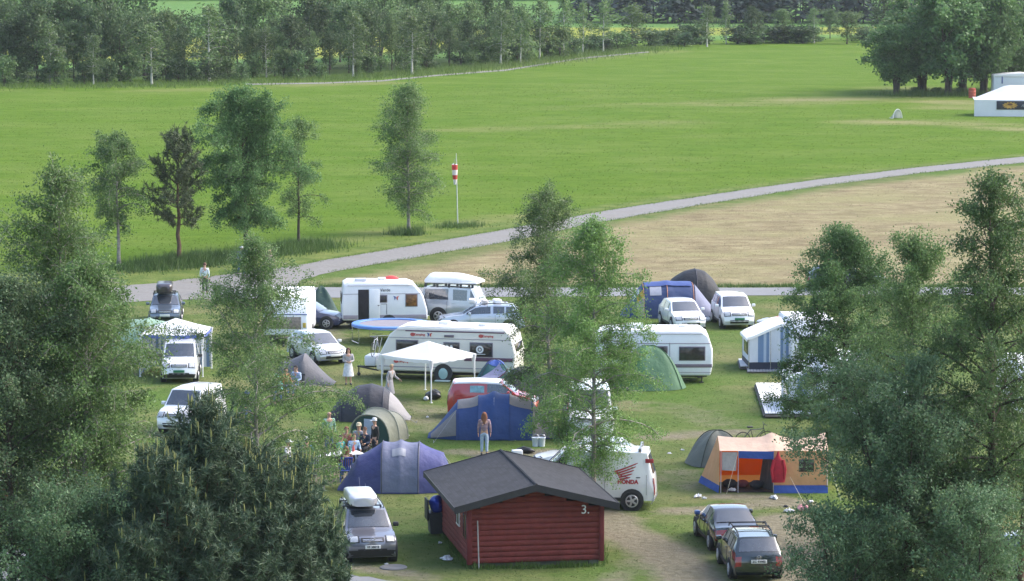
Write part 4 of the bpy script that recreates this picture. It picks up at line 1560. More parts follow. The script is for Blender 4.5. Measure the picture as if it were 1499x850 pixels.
# --- boxy off-roader with roof boat box
lr = Car(4.6, 1.79, 1.97, 1.08, 1.18, 1.35, 1.72, 4.35, 4.57, 1.2, sill=.42, roofw=.84, belt=1.16, nose_d=.06, bow=.03, crown=.02, lowfront=.6)
make_car('off_roader', 'boxy silver off-roader carrying a white hull-shaped box on its roof rack', 708, 476, H(-17), lr, P_def, 'off-road car', anchor=(1.3, -.85), wr=.40, plate_f=None, emblem=None,
         side_win=((5.45, 6.02), (6.16, 6.75), (6.95, 7.95)), ws=(5.12, 5.9), wheels=(2.3 - .75, -2.3 + 1.1), handles=True)
lo = put(708, 476, H(-17), (1.3, -.85))
rk = thing('roof_rack', 'black roof rack of the boxy silver off-roader', 'roof rack', (lo.x, lo.y, 0), H(-17))
for k, x in enumerate((.7, .05, -.6, -1.25, -1.9)):
    mb = MB()
    mb.box((x - .05, 0, 2.09), (.06, 1.5, .05), 0, .01)
    for sg in (-1, 1):
        mb.box((x - .05, sg * .74, 2.02), (.13, .06, .2), 0, .015)
    mb.build('crossbar', dark_m, rk)
for sg in (-1, 1):
    MB().tube([(.8, sg * .7, 2.12), (-2.0, sg * .7, 2.12)], .025, 6).build('side_rail', dark_m, rk)
bx = thing('roof_box', 'white upturned hull on the roof rack of the boxy off-roader', 'roof box', put(708, 476, H(-17), (1.3, -.85)) + Vector((0, 0, 2.13)), H(-17))
def hull(u, v):
    a = PI * v
    x = .95 - 3.0 * u
    k = (min(1, u / .42) ** .8 * .65 + .35) if u < .42 else 1
    k2 = 1 if u < .9 else max(.25, 1 - ((u - .9) / .1) ** 2 * .6)
    return Vector((x, .72 * math.cos(a) * (.55 + .45 * k) * (1 if k2 == 1 else .9),   .06 + .44 * k * k2 * math.sin(a) ** .7))
mb = MB().grid(hull, 18, 14)
mb.f.append(tuple(18 * 15 + j for j in range(15)))
mb.f.append(tuple(j for j in range(15)))
mb.mi += [0, 0]
mb.build('hull', mat('gelcoat', (0.8, 0.79, 0.77), .3, var=.04), bx, smooth=50)
MB().box((-.55, 0, .04), (2.9, 1.44, .08), 0, .03).build('gunwale', mat('gelcoat_rim', (0.7, 0.69, 0.67), .4, var=.04), bx)
# spare wheel on its back
mb = MB().lathe([(.02, -.1), (.36, -.1), (.38, -.05), (.38, .06), (.3, .1), (.02, .1)], 18, axis='x')
mb.build('spare_wheel', tyre_m, [o for o in COL.objects if o.name.startswith('off_roader')][0], loc=(-2.4, .1, 1.1))

# --- vans
van = Car(5.0, 2.0, 2.2, 1.05, 1.35, .72, 1.55, 4.7, 4.93, 1.3, sill=.36, roofw=.86, belt=1.25, nose_d=.16, bow=.12, crown=.05, lowfront=.5)
V = make_car('delivery_van', 'white van with red wing emblem and red lettering beside the cabin', 925, 747, H(175), van, P_white, 'van', anchor=(-1.62, .93), wr=.36, plate_f='', emblem=None,
             side_win=((5.25, 6.1),), wheels=(2.5 - .95, -2.5 + .88), bumper=dark_m, rear_glass=True, tail_k=(9.6, 11.2), tail_t=(.86, .99), ws=(5.08, 5.9), rimm=rim_m, mirror_m=dark_m)
# sign writing on the flank that faces the camera (its left side, y+)
def flank(x, z):
    k = 6 + (2.5 - x - 1.55) / (4.7 - 1.55) * 2
    zb = van.belt0 + (van.belt1 - van.belt0) * (2.5 - x) / van.L
    if z > zb:
        a = van.side(k, 0, 1)
        return van.side(k, (a.z - z) / (a.z - zb), 1)
    p1, p2 = van.side(k, 1, 1), van.side(k, 2, 1)
    return van.side(k, 1 + (p1.z - z) / max(1e-6, p1.z - p2.z), 1)
wing = MB()
def feather(pts0, pts1):
    n = len(pts0)
    vs = []
    for (x, z) in pts0 + pts1:
        p = flank(x, z)
        vs.append(p + Vector((0, .006, 0)))
    wing.add(vs, [(i, i + 1, n + i + 1, n + i) for i in range(n - 1)])
# feathers sweep up and back (to the rear, the image right) from a rounded root at the front
x_root, z_root = -1.02, 1.36
for k in range(5):
    Lf = .82 - .10 * k
    z0 = 1.52 - .075 * k
    n = 8
    up, lo_ = [], []
    for i in range(n + 1):
        f = i / n
        x = x_root - .03 - .03 * k - Lf * f
        z = z0 - .07 + (.30 - .055 * k) * f ** 1.15
        th = .066 * (1 - .25 * f) if f < .97 else .016
        up.append((x, z + th / 2))
        lo_.append((x, z - th / 2))
    feather(up, lo_)
up, lo_ = [], []
for i in range(9):
    f = i / 8
    up.append((x_root + .06 - .10 * f - .5 * f * f, 1.47 - .40 * f + .14 * f * f))
    lo_.append((x_root - .06 - .05 * f - .42 * f * f, 1.47 - .34 * f + .10 * f * f))
feather(up, lo_)
wing.build('wing_emblem', letter_red, V, smooth=0)
tb = MB()
c = flank(-1.47, 1.06)
text_mb(tb, 'HONDA', .20, frame((-1.47, c.y + .012, 1.06), (-1, 0, 0), (0, -.08, 1)), ext=.003, bold=.012)
for x0, x1 in ((-1.02, -1.30), ):
    pass
tb.build('lettering', letter_red, V, smooth=0)
tb = MB()
c = flank(.15, .98)
text_mb(tb, 'C 47988', .13, frame((.2, c.y + .012, .86), (-1, 0, 0), (0, -.08, 1)), ext=.003, bold=.004)
text_mb(tb, '72', .2, frame((.02, c.y + .012, .58), (-1, 0, 0), (0, -.03, 1)), ext=.003, bold=.008)
tb.build('small_lettering', mat('letter_grey', (0.12, 0.12, 0.13), .5, var=0), V, smooth=0)
c = flank(-2.28, 1.85)
MB().box((-2.25, c.y + .012, 1.83), (.3, .014, .15), 0, .004).build('red_badge', letter_red, V)
for x in (-1.9, -.6, .6):
    rb = MB()
    rb.box((x, 0, 2.25), (.07, 1.7, .05), 0, .012)
    for sg in (-1, 1):
        rb.box((x, sg * .78, 2.2), (.12, .06, .14), 0, .015)
    rb.build('roof_bar', mat('bar_grey', (0.35, 0.35, 0.37), .4, metal=.6, var=.1), V)

sv = Car(4.1, 1.72, 1.80, .90, 1.10, .85, 1.55, 3.75, 4.02, 1.1, sill=.26, roofw=.80, belt=1.06, nose_d=.14, lowfront=.45)
make_car('small_van', 'small white van with green plate in front of the blue-striped party tent', 263, 559, H(-87), sv, P_white, 'van', anchor=(1.35, 0), wr=.30, plate_f='', plate_m=plate_g, emblem=None, bumper=dark_m,
         side_win=((5.3, 6.6),), mirror_m=dark_m)
make_car('small_van', 'white van with pale windscreen between the pine and the left birches', 262, 634, H(-108), sv, P_white, 'van', anchor=(1.35, 0), wr=.30, plate_f='', emblem=None, side_win=((5.3, 6.6),))
rv = make_car('panel_van', 'red van with white roof behind the blue family tent', 652, 612, H(-4), Car(4.0, 1.70, 1.62, .88, 1.08, .85, 1.55, 3.7, 3.93, 1.1, sill=.26, roofw=.80, belt=1.04, nose_d=.14), P_red, 'van',
              anchor=(-2.0, -.80), wr=.30, emblem=None, side_win=((5.3, 6.6),), rear_glass=True, tail_k=(9.7, 11.2), tail_t=(.8, .98))
rcar = Car(4.0, 1.70, 1.62, .88, 1.08, .85, 1.55, 3.7, 3.93, 1.1, sill=.26, roofw=.80, belt=1.04, nose_d=.14)
rcar.patch(rcar.top, 5.95, 8.02, -1, 1, .010, 8, 8, (0, 0, 1)).build('white_roof', P_white, rv)
for sg in (-1, 1):
    rcar.patch(lambda k, v, sg=sg: rcar.side(k, v, sg), 5.95, 8.02, 0.0, .13, .014, 8, 1, (0, sg, .3)).build('roof_edge', P_white, rv)
rcar.patch(lambda k, v: rcar.side(k, v, -1), 6.72, 7.3, .34, .92, .012, 4, 2, (0, -1, .2)).build('side_window', mat('curtain_blue', (0.22, 0.42, 0.5), .4, var=.5, scale=6), rv)
bv = Car(4.9, 1.95, 2.1, 1.0, 1.25, .8, 1.6, 4.6, 4.83, 1.2, sill=.34, roofw=.86, belt=1.15, nose_d=.16, bow=.12, crown=.05)
make_car('delivery_van', 'white van mostly hidden behind the fresh green birch', 866, 648, H(-88), bv, P_white, 'van', anchor=(2.3, 0), wr=.34, emblem=None, side_win=((5.3, 6.2), (6.5, 7.1), (7.25, 7.85)))
make_car('parked_car', 'silver car glimpsed under the tall dark-trunked birch', 1480, 838, H(150), civ, P_silver, anchor=(0, 0), wr=.30, emblem=None)
make_car('parked_car', 'dark car on the asphalt lane behind the bushy tree', 1238, 424, H(2), estl, paint('slate', (0.06, 0.07, 0.085), .2), anchor=(0, 0), wr=.31, emblem=None)

# ------------------------------------------------------------------ caravans
def pan(mb, x0, x1, z0, z1, y, t=.02, mi=0, bev=.03):
    mb.box(((x0 + x1) / 2, y, (z0 + z1) / 2), (x1 - x0, t, z1 - z0), mi, bev)
    return mb


cv_white = mat('caravan_white', (0.76, 0.77, 0.80), .35, var=.06, scale=1.2, coat=.2)
cv_cream = mat('caravan_cream', (0.72, 0.69, 0.62), .35, var=.06, scale=1.2, coat=.2)
cv_roof = mat('caravan_roof', (0.82, 0.81, 0.80), .5, var=.06, scale=1.5)
cv_trim = mat('caravan_trim', (0.16, 0.13, 0.16), .4, var=.1)
cv_mauve = mat('caravan_mauve', (0.30, 0.27, 0.31), .4, var=.1)
cv_plum = mat('caravan_plum', (0.13, 0.06, 0.10), .4, var=.1)
cv_win = mat('caravan_window', (0.035, 0.03, 0.032), .1, var=.5, scale=4, spec=.7)
curtain_beige = mat('curtain_beige', (0.28, 0.23, 0.2), .3, var=.4, scale=9, spec=.6)
blind_orange = mat('curtain_orange', (0.20, 0.09, 0.03), .2, var=.8, scale=7, spec=.6)


def caravan(label, px, py, rz, anchor, poly, W, body_m, windows=(), stripes=(), wheels=(), skirt=.42, hitch=None, group=None, ends=(), roof_items=(), name='caravan', roof_m=cv_roof):
    loc = put(px, py, rz, anchor)
    t = thing(name, label, 'caravan', loc, rz, group)
    b = MB().prism(poly, W, bev=.09).build('body', body_m, t, smooth=40)
    xs_ = [p[0] for p in poly]
    x0, x1 = min(xs_), max(xs_)
    # roof skin on the upper edge of the outline
    zt = max(p[1] for p in poly)
    top = sorted([p for p in poly if p[1] > zt - .28])
    if len(top) >= 2:
        rp = [(p[0], p[1] - .03) for p in top] + [(p[0], p[1] + .03) for p in reversed(top)]
        MB().prism(rp, W - .10, bev=.02).build('roof', roof_m, t, smooth=40)
    y = -W / 2 - .008
    for w in windows:
        wx0, wx1, z0, z1, m = w[:5]
        f = MB()
        pan(f, wx0 - .04, wx1 + .04, z0 - .04, z1 + .04, y, .03, 0, .012)
        fo = f.build('window_frame', w[5] if len(w) > 5 else cv_trim, t)
        pan(MB(), wx0, wx1, z0, z1, y - .018, .03, 0, .012).build('window', m, fo)
    for sx0, sx1, z0, z1, m in stripes:
        pan(MB(), sx0, sx1, z0, z1, y - .002, .014, 0, .004).build('stripe', m, t)
    for wx, r_ in wheels:
        for sg in (-1, 1):
            MB().lathe([(.02, 0), (r_ * 1.35, 0), (r_ * 1.35, .05), (.02, .05)], 18, axis='y').build('wheel_arch', dark_m, t, loc=(wx, sg * W / 2 - (.03 if sg < 0 else .02), r_ + .05))
            wheel(t, wx, sg * (W / 2 - .09), r_, .2, sg)
    ch = MB()
    ch.box(((x0 + x1) / 2, 0, skirt - .09), (x1 - x0 - .5, W - .5, .12))
    for lx in (x0 + .5, x1 - .5):
        for sg in (-1, 1):
            ch.tube([(lx, sg * (W / 2 - .3), 0), (lx + .05, sg * (W / 2 - .3), skirt)], .03, 6)
            ch.box((lx, sg * (W / 2 - .3), .02), (.2, .2, .04))
    if hitch:
        sx = hitch
        xe = x0 if sx < 0 else x1
        for sg in (-1, 1):
            ch.tube([(xe, sg * .6, skirt - .06), (xe + sx * 1.15, 0, skirt + .02)], .04, 6)
        ch.tube([(xe + sx * 1.1, 0, skirt), (xe + sx * 1.1, 0, .08)], .03, 6)
        ch.ball((xe + sx * 1.1, 0, .08), (.09, .06, .09))
    ch.build('chassis', dark_m, t)
    for (ex, z0, z1, y0, y1, m, ang) in ends:
        mb = MB().box((0, 0, 0), (.03, y1 - y0, z1 - z0), 0, .012, Matrix.Translation((ex, (y0 + y1) / 2, (z0 + z1) / 2)) @ Matrix.Rotation(ang, 4, 'Y'))
        mb.build('end_window', m, t)
    for (rx, ry, sx, sy, sz, m) in roof_items:
        MB().box((rx, ry, zt + .03 + sz / 2), (sx, sy, sz), 0, .03).build('roof_vent', m, t)
    # lamp and rail details
    lb = MB()
    lb.tube([(x0 + .3, -W / 2 - .02, zt - .16), (x1 - .45, -W / 2 - .02, zt - .16)], .014, 5)
    lb.build('awning_rail', cv_mauve, t)
    return t


# white caravan with open door
c1 = caravan('white caravan with its door standing open, behind the trampoline', 502, 482, R(5), (0, -1.05),
             [(-.02, .45), (4.42, .45), (4.42, .95), (4.2, 1.75), (3.78, 2.25), (3.4, 2.40), (.3, 2.44), (.06, 2.3), (-.05, 1.3)], 2.1, cv_white,
             windows=[(1.95, 2.28, 1.42, 1.75, cv_win), (3.30, 3.86, 1.20, 1.80, blind_orange)],
             stripes=[(.02, .78, .53, .74, cv_mauve), (1.93, 4.36, .53, .74, cv_mauve), (.02, .8, 1.83, 1.86, cv_mauve), (1.93, 4.1, 1.83, 1.86, cv_mauve),
                      (2.0, 2.3, 1.30, 1.33, cv_trim), (2.27, 2.30, .76, 1.30, cv_trim)],
             wheels=[(2.4, .3)], hitch=-1, ends=[(-.06, 1.3, 1.85, -.75, .75, cv_win, R(-2)), (4.33, 1.15, 1.75, -.8, .8, cv_win, R(-16))],
             roof_items=[(.95, -.5, .6, .5, .14, mat('vent_grey', (.5, .52, .58), .4)), (2.1, .2, .4, .4, .1, cv_white)])
d = MB()
pan(d, .80, 1.36, .50, 2.08, -1.057, .03, 0, .02)
do = d.build('doorway', mat('doorway_shade', (.018, .015, .02), .8, var=.6, scale=3), c1)  # flat panel on the wall, interior shade behind the open door painted near black
d = MB()
pan(d, 1.37, 1.93, .50, 2.10, -1.10, .05, 0, .04)
do = d.build('door', cv_white, c1)
MB().box((1.86, -1.13, 1.25), (.1, .03, .05), 0, .01).build('handle', cv_trim, do)
tb = MB()
text_mb(tb, 'Verde', .21, frame((2.22, -1.066, 2.04), (1, 0, 0), (0, 0, 1)), ext=.003, bold=.002)
tb.build('lettering', letter_k, c1, smooth=0)


def flag_sticker(parent, x, z, y, s=.3):
    mb = MB()
    mb.prism([(x - s * .5, z + s * .4), (x - s * .05, z + s * .25), (x - s * .08, z - s * .05), (x - s * .32, z - s * .4), (x - s * .3, z)], .012, 0)
    for i in range(len(mb.v)):
        v = mb.v[i]
        mb.v[i] = (v[0], v[1] + y, v[2])
    n = len(mb.v)
    mb.prism([(x + s * .5, z + s * .4), (x + s * .05, z + s * .2), (x + s * .02, z - s * .1), (x + s * .3, z - s * .42), (x + s * .32, z)], .012, 1)
    for i in range(n, len(mb.v)):
        v = mb.v[i]
        mb.v[i] = (v[0], v[1] + y, v[2])
    mb.build('sticker', [mat('sticker_blue', (.06, .10, .3), .5, var=0), mat('sticker_red', (.5, .08, .07), .5, var=0)], parent, smooth=0)


flag_sticker(c1, 2.78, 1.62, -1.06, .3)
rd = MB()
rd.grid(lambda u, v: Vector(((u - .5) * .85, (v - .5) * .55, .17 * math.sin(PI * u) ** .6 * math.sin(PI * v) ** .6)), 10, 8)
o = rd.build('canoe_cover', mat('red_cloth', (.5, .05, .05), .6), None, loc=c1.matrix_basis @ Vector((2.6, .75, 2.44)))
tag(o, 'red bundle lying on the roof of the white caravan with open door', 'bundle')

# cream caravan
c2 = caravan('cream caravan with stickers and plum stripes behind the white gazebo', 551, 555, R(-12), (0, -1.1),
             [(0, .42), (6.55, .42), (6.62, 1.3), (6.4, 2.2), (6.1, 2.48), (1.5, 2.52), (1.0, 2.42), (.62, 2.12), (.22, 1.35), (-.03, .85)], 2.2, cv_cream,
             windows=[(.98, 1.98, 1.33, 1.86, cv_win), (3.25, 3.95, 1.42, 1.80, cv_win), (4.5, 5.52, 1.22, 1.82, cv_win)],
             stripes=[(.62, 6.4, 1.98, 2.01, cv_mauve), (1.4, 6.1, 2.30, 2.37, cv_plum), (4.2, 6.5, .98, 1.16, cv_plum), (.12, 6.5, .62, .66, cv_mauve), (.3, 4.2, 1.06, 1.10, cv_mauve)],
             wheels=[(3.2, .33)], hitch=-1, ends=[(6.56, 1.25, 1.8, -.8, .8, cv_win, R(-8))],
             roof_items=[(3.0, .1, .5, .5, .12, cv_white), (4.9, -.2, .4, .4, .1, cv_white)])
red_st = mat('sticker_red', (.5, .08, .07), .5, var=0)
for x, z in ((1.75, 2.16), (5.0, 2.16), (.95, .88)):
    mb = MB()
    mb.add([(x + .12 * math.cos(a), -1.116, z + .085 * math.sin(a)) for a in [2 * PI * k / 14 for k in range(14)]], [tuple(range(14))], 0)
    text_mb(mb, 'Camping', .15, frame((x + .32, -1.116, z), (1, 0, 0), (0, 0, 1)), mi=0, ext=.002, bold=.004)
    mb.build('sticker', red_st, c2, smooth=0)
flag_sticker(c2, 2.55, 2.16, -1.117, .26)
vb = MB()
pan(vb, 3.25, 3.72, 2.06, 2.18, -1.115, .02, 0, .01)
vb.build('fridge_vent', cv_trim, c2)
# round white emblem in the rear side window
mb = MB()
cx_, cz_ = 4.95, 1.54
ring = [(cx_ + r_ * math.cos(a), -1.155, cz_ + r_ * math.sin(a)) for a in [2 * PI * k / 16 for k in range(16)] for r_ in (.10, .18)]
mb.add(ring, [(2 * k, 2 * k + 1, (2 * k + 3) % 32, (2 * k + 2) % 32) for k in range(16)])
star = [(cx_ + (.09 if k % 2 == 0 else .04) * math.sin(PI * k / 5), -1.155, cz_ + (.09 if k % 2 == 0 else .04) * math.cos(PI * k / 5)) for k in range(10)]
mb.add(star, [tuple(range(10))])
pan(mb, cx_ - .26, cx_ + .26, 1.31, 1.335, -1.155, .004, 0, 0)
mb.build('window_emblem', letter_w, c2, smooth=0)
mb = MB()
for k, x in enumerate((3.4, 3.6)):
    mb.add([(x + .07 * math.cos(a), -1.155, 1.62 + .09 * math.sin(a)) for a in [2 * PI * k_ / 10 for k_ in range(10)]], [tuple(range(10))])
mb.build('window_sticker', letter_w, c2, smooth=0)
tb = MB().ball((3.2, -1.14, .36), (.22, .05, .26), 14)
tb.build('hub_cover', mat('hub_teal', (.35, .52, .5), .4, var=.1), c2)
MB().box((3.2, -1.25, .04), (.72, .3, .05), 0, .015).build('levelling_ramp', mat('ramp', (.5, .6, .55), .6), c2)
MB().box((-.45, 0, .78), (.55, 1.1, .5), 0, .08).build('gas_locker', cv_white, c2)
rkb = MB()
for yy in (-.45, .45):
    rkb.tube([(.02, yy, 1.0), (-.3, yy, .95), (-.12, yy, 1.75)], .018, 5)
rkb.tube([(-.3, -.45, .95), (-.3, .45, .95)], .018, 5)
rkb.build('bike_carrier', chrome, c2)


def bicycle(label, loc, rz, col, tilt=0.0, group=None):
    t = thing('bicycle', label, 'bicycle', loc, rz, group)
    t.rotation_euler = (tilt, 0, rz)
    for x in (-.52, .52):
        mb = MB()
        pts = [(.32 * math.cos(a), 0, .33 + .32 * math.sin(a)) for a in [2 * PI * k / 20 for k in range(21)]]
        mb.tube(pts, .018, 5, caps=False)
        for k in range(8):
            a = PI * k / 8
            mb.tube([(.31 * math.cos(a), 0, .33 + .31 * math.sin(a)), (-.31 * math.cos(a), 0, .33 - .31 * math.sin(a))], .003, 3)
        mb.build('wheel', tyre_m, t, loc=(x, 0, 0))
    mb = MB()
    for a, b in (((-.52, .33), (-.05, .30)), ((-.05, .30), (-.2, .78)), ((-.52, .33), (-.2, .74)), ((-.2, .74), (.36, .76)), ((-.05, .30), (.36, .70)), ((.34, .84), (.52, .33))):
        mb.tube([(a[0], 0, a[1]), (b[0], 0, b[1])], .018, 5)
    mb.build('frame', paint('bike_' + label[:5].strip(), col), t)
    MB().box((-.23, 0, .86), (.24, .13, .06), 0, .025).build('saddle', dark_m, t)
    mb = MB().tube([(.34, 0, .84), (.36, 0, .95), (.40, -.26, .98)], .014, 5)
    mb.tube([(.36, 0, .95), (.40, .26, .98)], .014, 5)
    mb.build('handlebar', dark_m, t)
    return t


b_loc = c2.matrix_basis @ Vector((-.32, 0, .98))
bicycle('silver bicycle strapped to the front of the cream caravan', b_loc, R(-12 + 90), (.45, .45, .47))
bl = G(1104, 654)
bicycle('dark bicycle leaning behind the orange tent', (bl.x, bl.y, 0), R(15), (.03, .03, .04), R(8), None)

# third caravan
caravan('white caravan with dark waist stripe beside the green dome tent', 1043, 561, R(0), (5.5, -1.1),
        [(0, .35), (5.4, .35), (5.5, .8), (5.5, 1.6), (5.3, 2.2), (4.95, 2.44), (.6, 2.46), (.1, 2.2), (-.05, 1.2)], 2.2, cv_white,
        windows=[(3.98, 5.12, 1.10, 1.68, cv_win), (2.6, 3.38, 1.16, 1.70, cv_win), (.6, 1.7, 1.16, 1.70, cv_win)],
        stripes=[(.1, 5.47, .74, .90, cv_trim), (.1, 5.4, 1.84, 1.88, cv_mauve), (.1, 5.45, .50, .53, cv_mauve), (3.5, 3.53, .4, 1.9, cv_mauve)],
        wheels=[(3.0, .3)], hitch=-1, roof_items=[(1.9, 0, .9, .8, .16, cv_white), (4.2, .2, .4, .4, .1, cv_white)],
        ends=[(5.46, 1.2, 1.75, -.8, .8, cv_win, R(-8))])
# small caravan seen end-on
caravan('small white caravan seen end-on with beige curtained window, behind the loose birch', 451, 504, R(-92), (2.2, 1.12),
        [(-2.2, .45), (2.2, .45), (2.25, 1.5), (1.7, 2.25), (1.3, 2.45), (-1.9, 2.45), (-2.2, 2.2)], 2.24, cv_white,
        windows=[(-1.2, .3, 1.1, 1.6, cv_win)], wheels=[(-.2, .3)], hitch=1, ends=[(2.235, .78, 1.40, -.78, .78, curtain_beige, R(2)), (2.262, 1.50, 1.55, -1.1, 1.1, mat('line_blue', (.08, .12, .3), .5), 0),
              (2.235, .85, 1.1, .86, 1.02, mat('sticker_yellow', (.6, .42, .08), .5), R(2))])

# static pair on the right with striped awnings
aw_white = mat('awning_white', (.66, .69, .74), .7, var=.06, scale=1.5, bump=.15, bscale=2.5)
aw_roof = mat('awning_roof', (.83, .83, .82), .6, var=.05, scale=1.5, bump=.12, bscale=2)
aw_blue = mat('awning_blue', (.16, .25, .40), .7, var=.08, scale=1.5, bump=.15, bscale=2.5)
aw_mid = mat('awning_pale', (.42, .50, .60), .7, var=.08, scale=1.5, bump=.15, bscale=2.5)
aw_navy = mat('awning_navy', (.022, .027, .05), .6, var=.1, scale=1.5)
deck_m = mat('deck_wood', (.74, .73, .72), .7, var=.14, scale=2)


def awning(label, px, py, rz, wA=2.1, dA=2.7):
    loc = put(px, py, rz)
    t = thing('awning', label, 'awning', loc, rz)
    z1, z2 = 1.62, 2.25
    def top(x):
        return z1 + (z2 - z1) * min(1, x / (wA * .72))
    n = 15
    strips = {0: MB(), 1: MB(), 2: MB()}
    seq = [0, 0, 0, 1, 1, 2, 1, 0, 0, 0, 0, 1, 2, 1, 0]
    for i in range(n):
        x0, x1 = wA * i / n, wA * (i + 1) / n
        m = strips[seq[i]]
        for z0_, f in ((.42, 0),):
            m.add([(x0, .03 * math.sin(i), .42), (x1, .03 * math.sin(i + 1), .42), (x1, 0, top(x1) - .04), (x0, 0, top(x0) - .04)], [(0, 1, 2, 3)])
    w = MB()
    for k in (0, 1, 2):
        w.add(strips[k].v, strips[k].f, k)
    # left (front) wall with dark windows
    w.add([(0, 0, .42), (0, dA, .42), (0, dA, z1 - .03), (0, 0, z1 - .03)], [(0, 1, 2, 3)], 0)
    w.add([(0, dA, .42), (wA, dA, .42), (wA, dA, z2 - .04), (wA * .72, dA, z2 - .04), (0, dA, z1 - .04)], [(0, 1, 2, 3, 4)], 0)
    w.build('wall', [aw_white, aw_blue, aw_mid], t, smooth=0)
    wi = MB().box((-.012, dA * .5, 1.05), (.02, dA * .6, .7), 0, .005)
    wi.build('window', cv_win, t)
    s = MB()
    s.box((wA / 2, -.005, .21), (wA, .02, .42))
    s.box((-.005, dA / 2, .21), (.02, dA, .42))
    s.build('skirt', aw_navy, t, smooth=0)
    r_ = MB()
    r_.grid(lambda u, v: Vector((-.12 + (wA + .12) * u, -.10 + (dA + .2) * v, top(max(0, -.12 + (wA + .12) * u)) + (-.10 if u == 0 else 0) - .05 * math.sin(PI * v) * math.sin(PI * u))), 10, 8)
    r_.build('roof', aw_roof, t, smooth=50)
    e = MB()
    e.grid(lambda u, v: Vector((-.12 + (wA + .12) * u, -.105, top(max(0, -.12 + (wA + .12) * u)) - .13 * v)), 10, 1)
    e.grid(lambda u, v: Vector((-.125, -.10 + (dA + .2) * u, z1 - .10 - .12 * v)), 6, 1)
    e.build('valance', aw_roof, t, smooth=0)
    for x, y in ((-.02, .02), (-.02, dA), (wA * .5, -.02)):
        MB().tube([(x, y, 0), (x, y, top(x))], .016, 6).build('pole', chrome, t)
    return t


awning('white and blue striped awning with sloping white roof, beside the open grass', 1097, 543, R(3), 2.0, 2.7)
awning('blue striped awning behind the pale wooden deck', 1157, 608, R(3), 1.5, 2.8)
for (px, py, lab) in ((1158, 546, 'white caravan behind the striped awning, hidden by the bushy tree'), (1200, 612, 'white caravan behind the pale wooden deck, hidden by leaves'), (1262, 652, 'white caravan glimpsed through the willow thicket'),
                      (1490, 618, 'white caravan glimpsed behind the sparse tall birch')):
    caravan(lab, px, py, R(93), (0, 1.1), [(0, .4), (5.0, .4), (5.05, 1.4), (4.7, 2.35), (.35, 2.45), (0, 2.0), (-.06, 1.2)], 2.2, cv_white,
            windows=[(1.0, 2.2, 1.2, 1.7, cv_win), (3.2, 4.2, 1.2, 1.7, cv_win)], stripes=[(.1, 4.9, .8, .9, cv_mauve)], wheels=[(2.6, .3)], hitch=1,
            ends=[(-.05, 1.1, 1.75, -.75, .75, cv_win, R(4))], group='static caravans among the trees')


def deck(label, corners, h, m=deck_m):
    P = [G(*c) for c in corners]
    g = P[0]
    t = thing('deck', label, 'deck', (g.x, g.y, 0))
    P = [Vector((p.x - g.x, p.y - g.y, 0)) for p in P]
    n = 14
    b = MB()
    for i in range(n):
        a0, a1 = i / n + .004, (i + 1) / n - .004
        q = [P[0].lerp(P[1], a0), P[0].lerp(P[1], a1), P[3].lerp(P[2], a1), P[3].lerp(P[2], a0)]
        vs = [v + Vector((0, 0, h - .03)) for v in q] + [v + Vector((0, 0, h + .003 * (i % 3))) for v in q]
        b.add(vs, [(0, 1, 2, 3), (4, 5, 6, 7), (0, 1, 5, 4), (1, 2, 6, 5), (2, 3, 7, 6), (3, 0, 4, 7)])
    b.build('boards', m, t, smooth=0)
    f = MB()
    for a, c in zip(P, P[1:] + P[:1]):
        f.tube([a + Vector((0, 0, h / 2 - .03)), c + Vector((0, 0, h / 2 - .03))], h / 2 - .035, 4)
    f.build('bearer', mat('bearer', (.10, .09, .08), .9, var=.2), t)
    return t


deck('pale wooden deck platform in front of the second striped awning', [(1120, 612), (1192, 612), (1183, 567), (1106, 567)], .22)
deck('small white step at the open side of the striped awning', [(1084, 541), (1096, 541), (1093, 530), (1081, 530)], .18)
deck('grey boarded floor under the striped awning', [(1094, 546), (1158, 546), (1154, 530), (1091, 530)], .09, mat('deck_grey', (.3, .3, .31), .8, var=.2))

# ------------------------------------------------------------------ tents
def fabric(name, c, trans=.12, var=.12):
    return mat('fabric_' + name, c, .65, var=var, scale=1.3, bump=.6, bscale=2.6, trans=trans, spec=.3)


f_blue = fabric('blue', (.036, .072, .20))
f_taupe = fabric('taupe', (.24, .22, .21))
f_purple = fabric('purple', (.085, .092, .24))
f_lilac = fabric('lilac', (.19, .205, .30))
f_slate = fabric('slate', (.052, .053, .066))
f_lgrey = fabric('light_grey', (.34, .325, .325))
f_beige = fabric('beige', (.36, .35, .26))
f_dkgreen = fabric('dark_green', (.035, .075, .065))
f_teal = fabric('teal', (.04, .12, .13))
f_black = fabric('black', (.024, .026, .032), 0)
f_navy = fabric('navy', (.045, .07, .16))
f_orange = fabric('orange', (.75, .25, .06), .6)
f_peach = fabric('peach', (.66, .40, .21), .3)
f_proof = fabric('peach_roof', (.80, .58, .44), .25)
f_cobalt = fabric('cobalt', (.045, .10, .36))
f_vermil = fabric('vermilion', (.95, .16, .01), .6)
f_green = fabric('green', (.085, .175, .095))
f_pgreen = fabric('pale_green', (.24, .36, .27))
f_olive = fabric('olive', (.16, .17, .145))
f_window = mat('tent_window', (.30, .31, .36), .35, var=.15, scale=3)
f_window_w = mat('tent_window_pale', (.55, .58, .62), .35, var=.15, scale=3)
f_yellow = fabric('yellow', (.55, .33, .05))
f_white = mat('fabric_white', (.82, .82, .83), .6, var=.04, scale=1, bump=.2, bscale=2, trans=.25)
pole_dk = mat('pole_dark', (.05, .05, .07), .5, var=0)
pole_or = mat('piping_orange', (.55, .25, .12), .6, var=0)
pole_lt = mat('pole_light', (.42, .42, .46), .5, var=0)


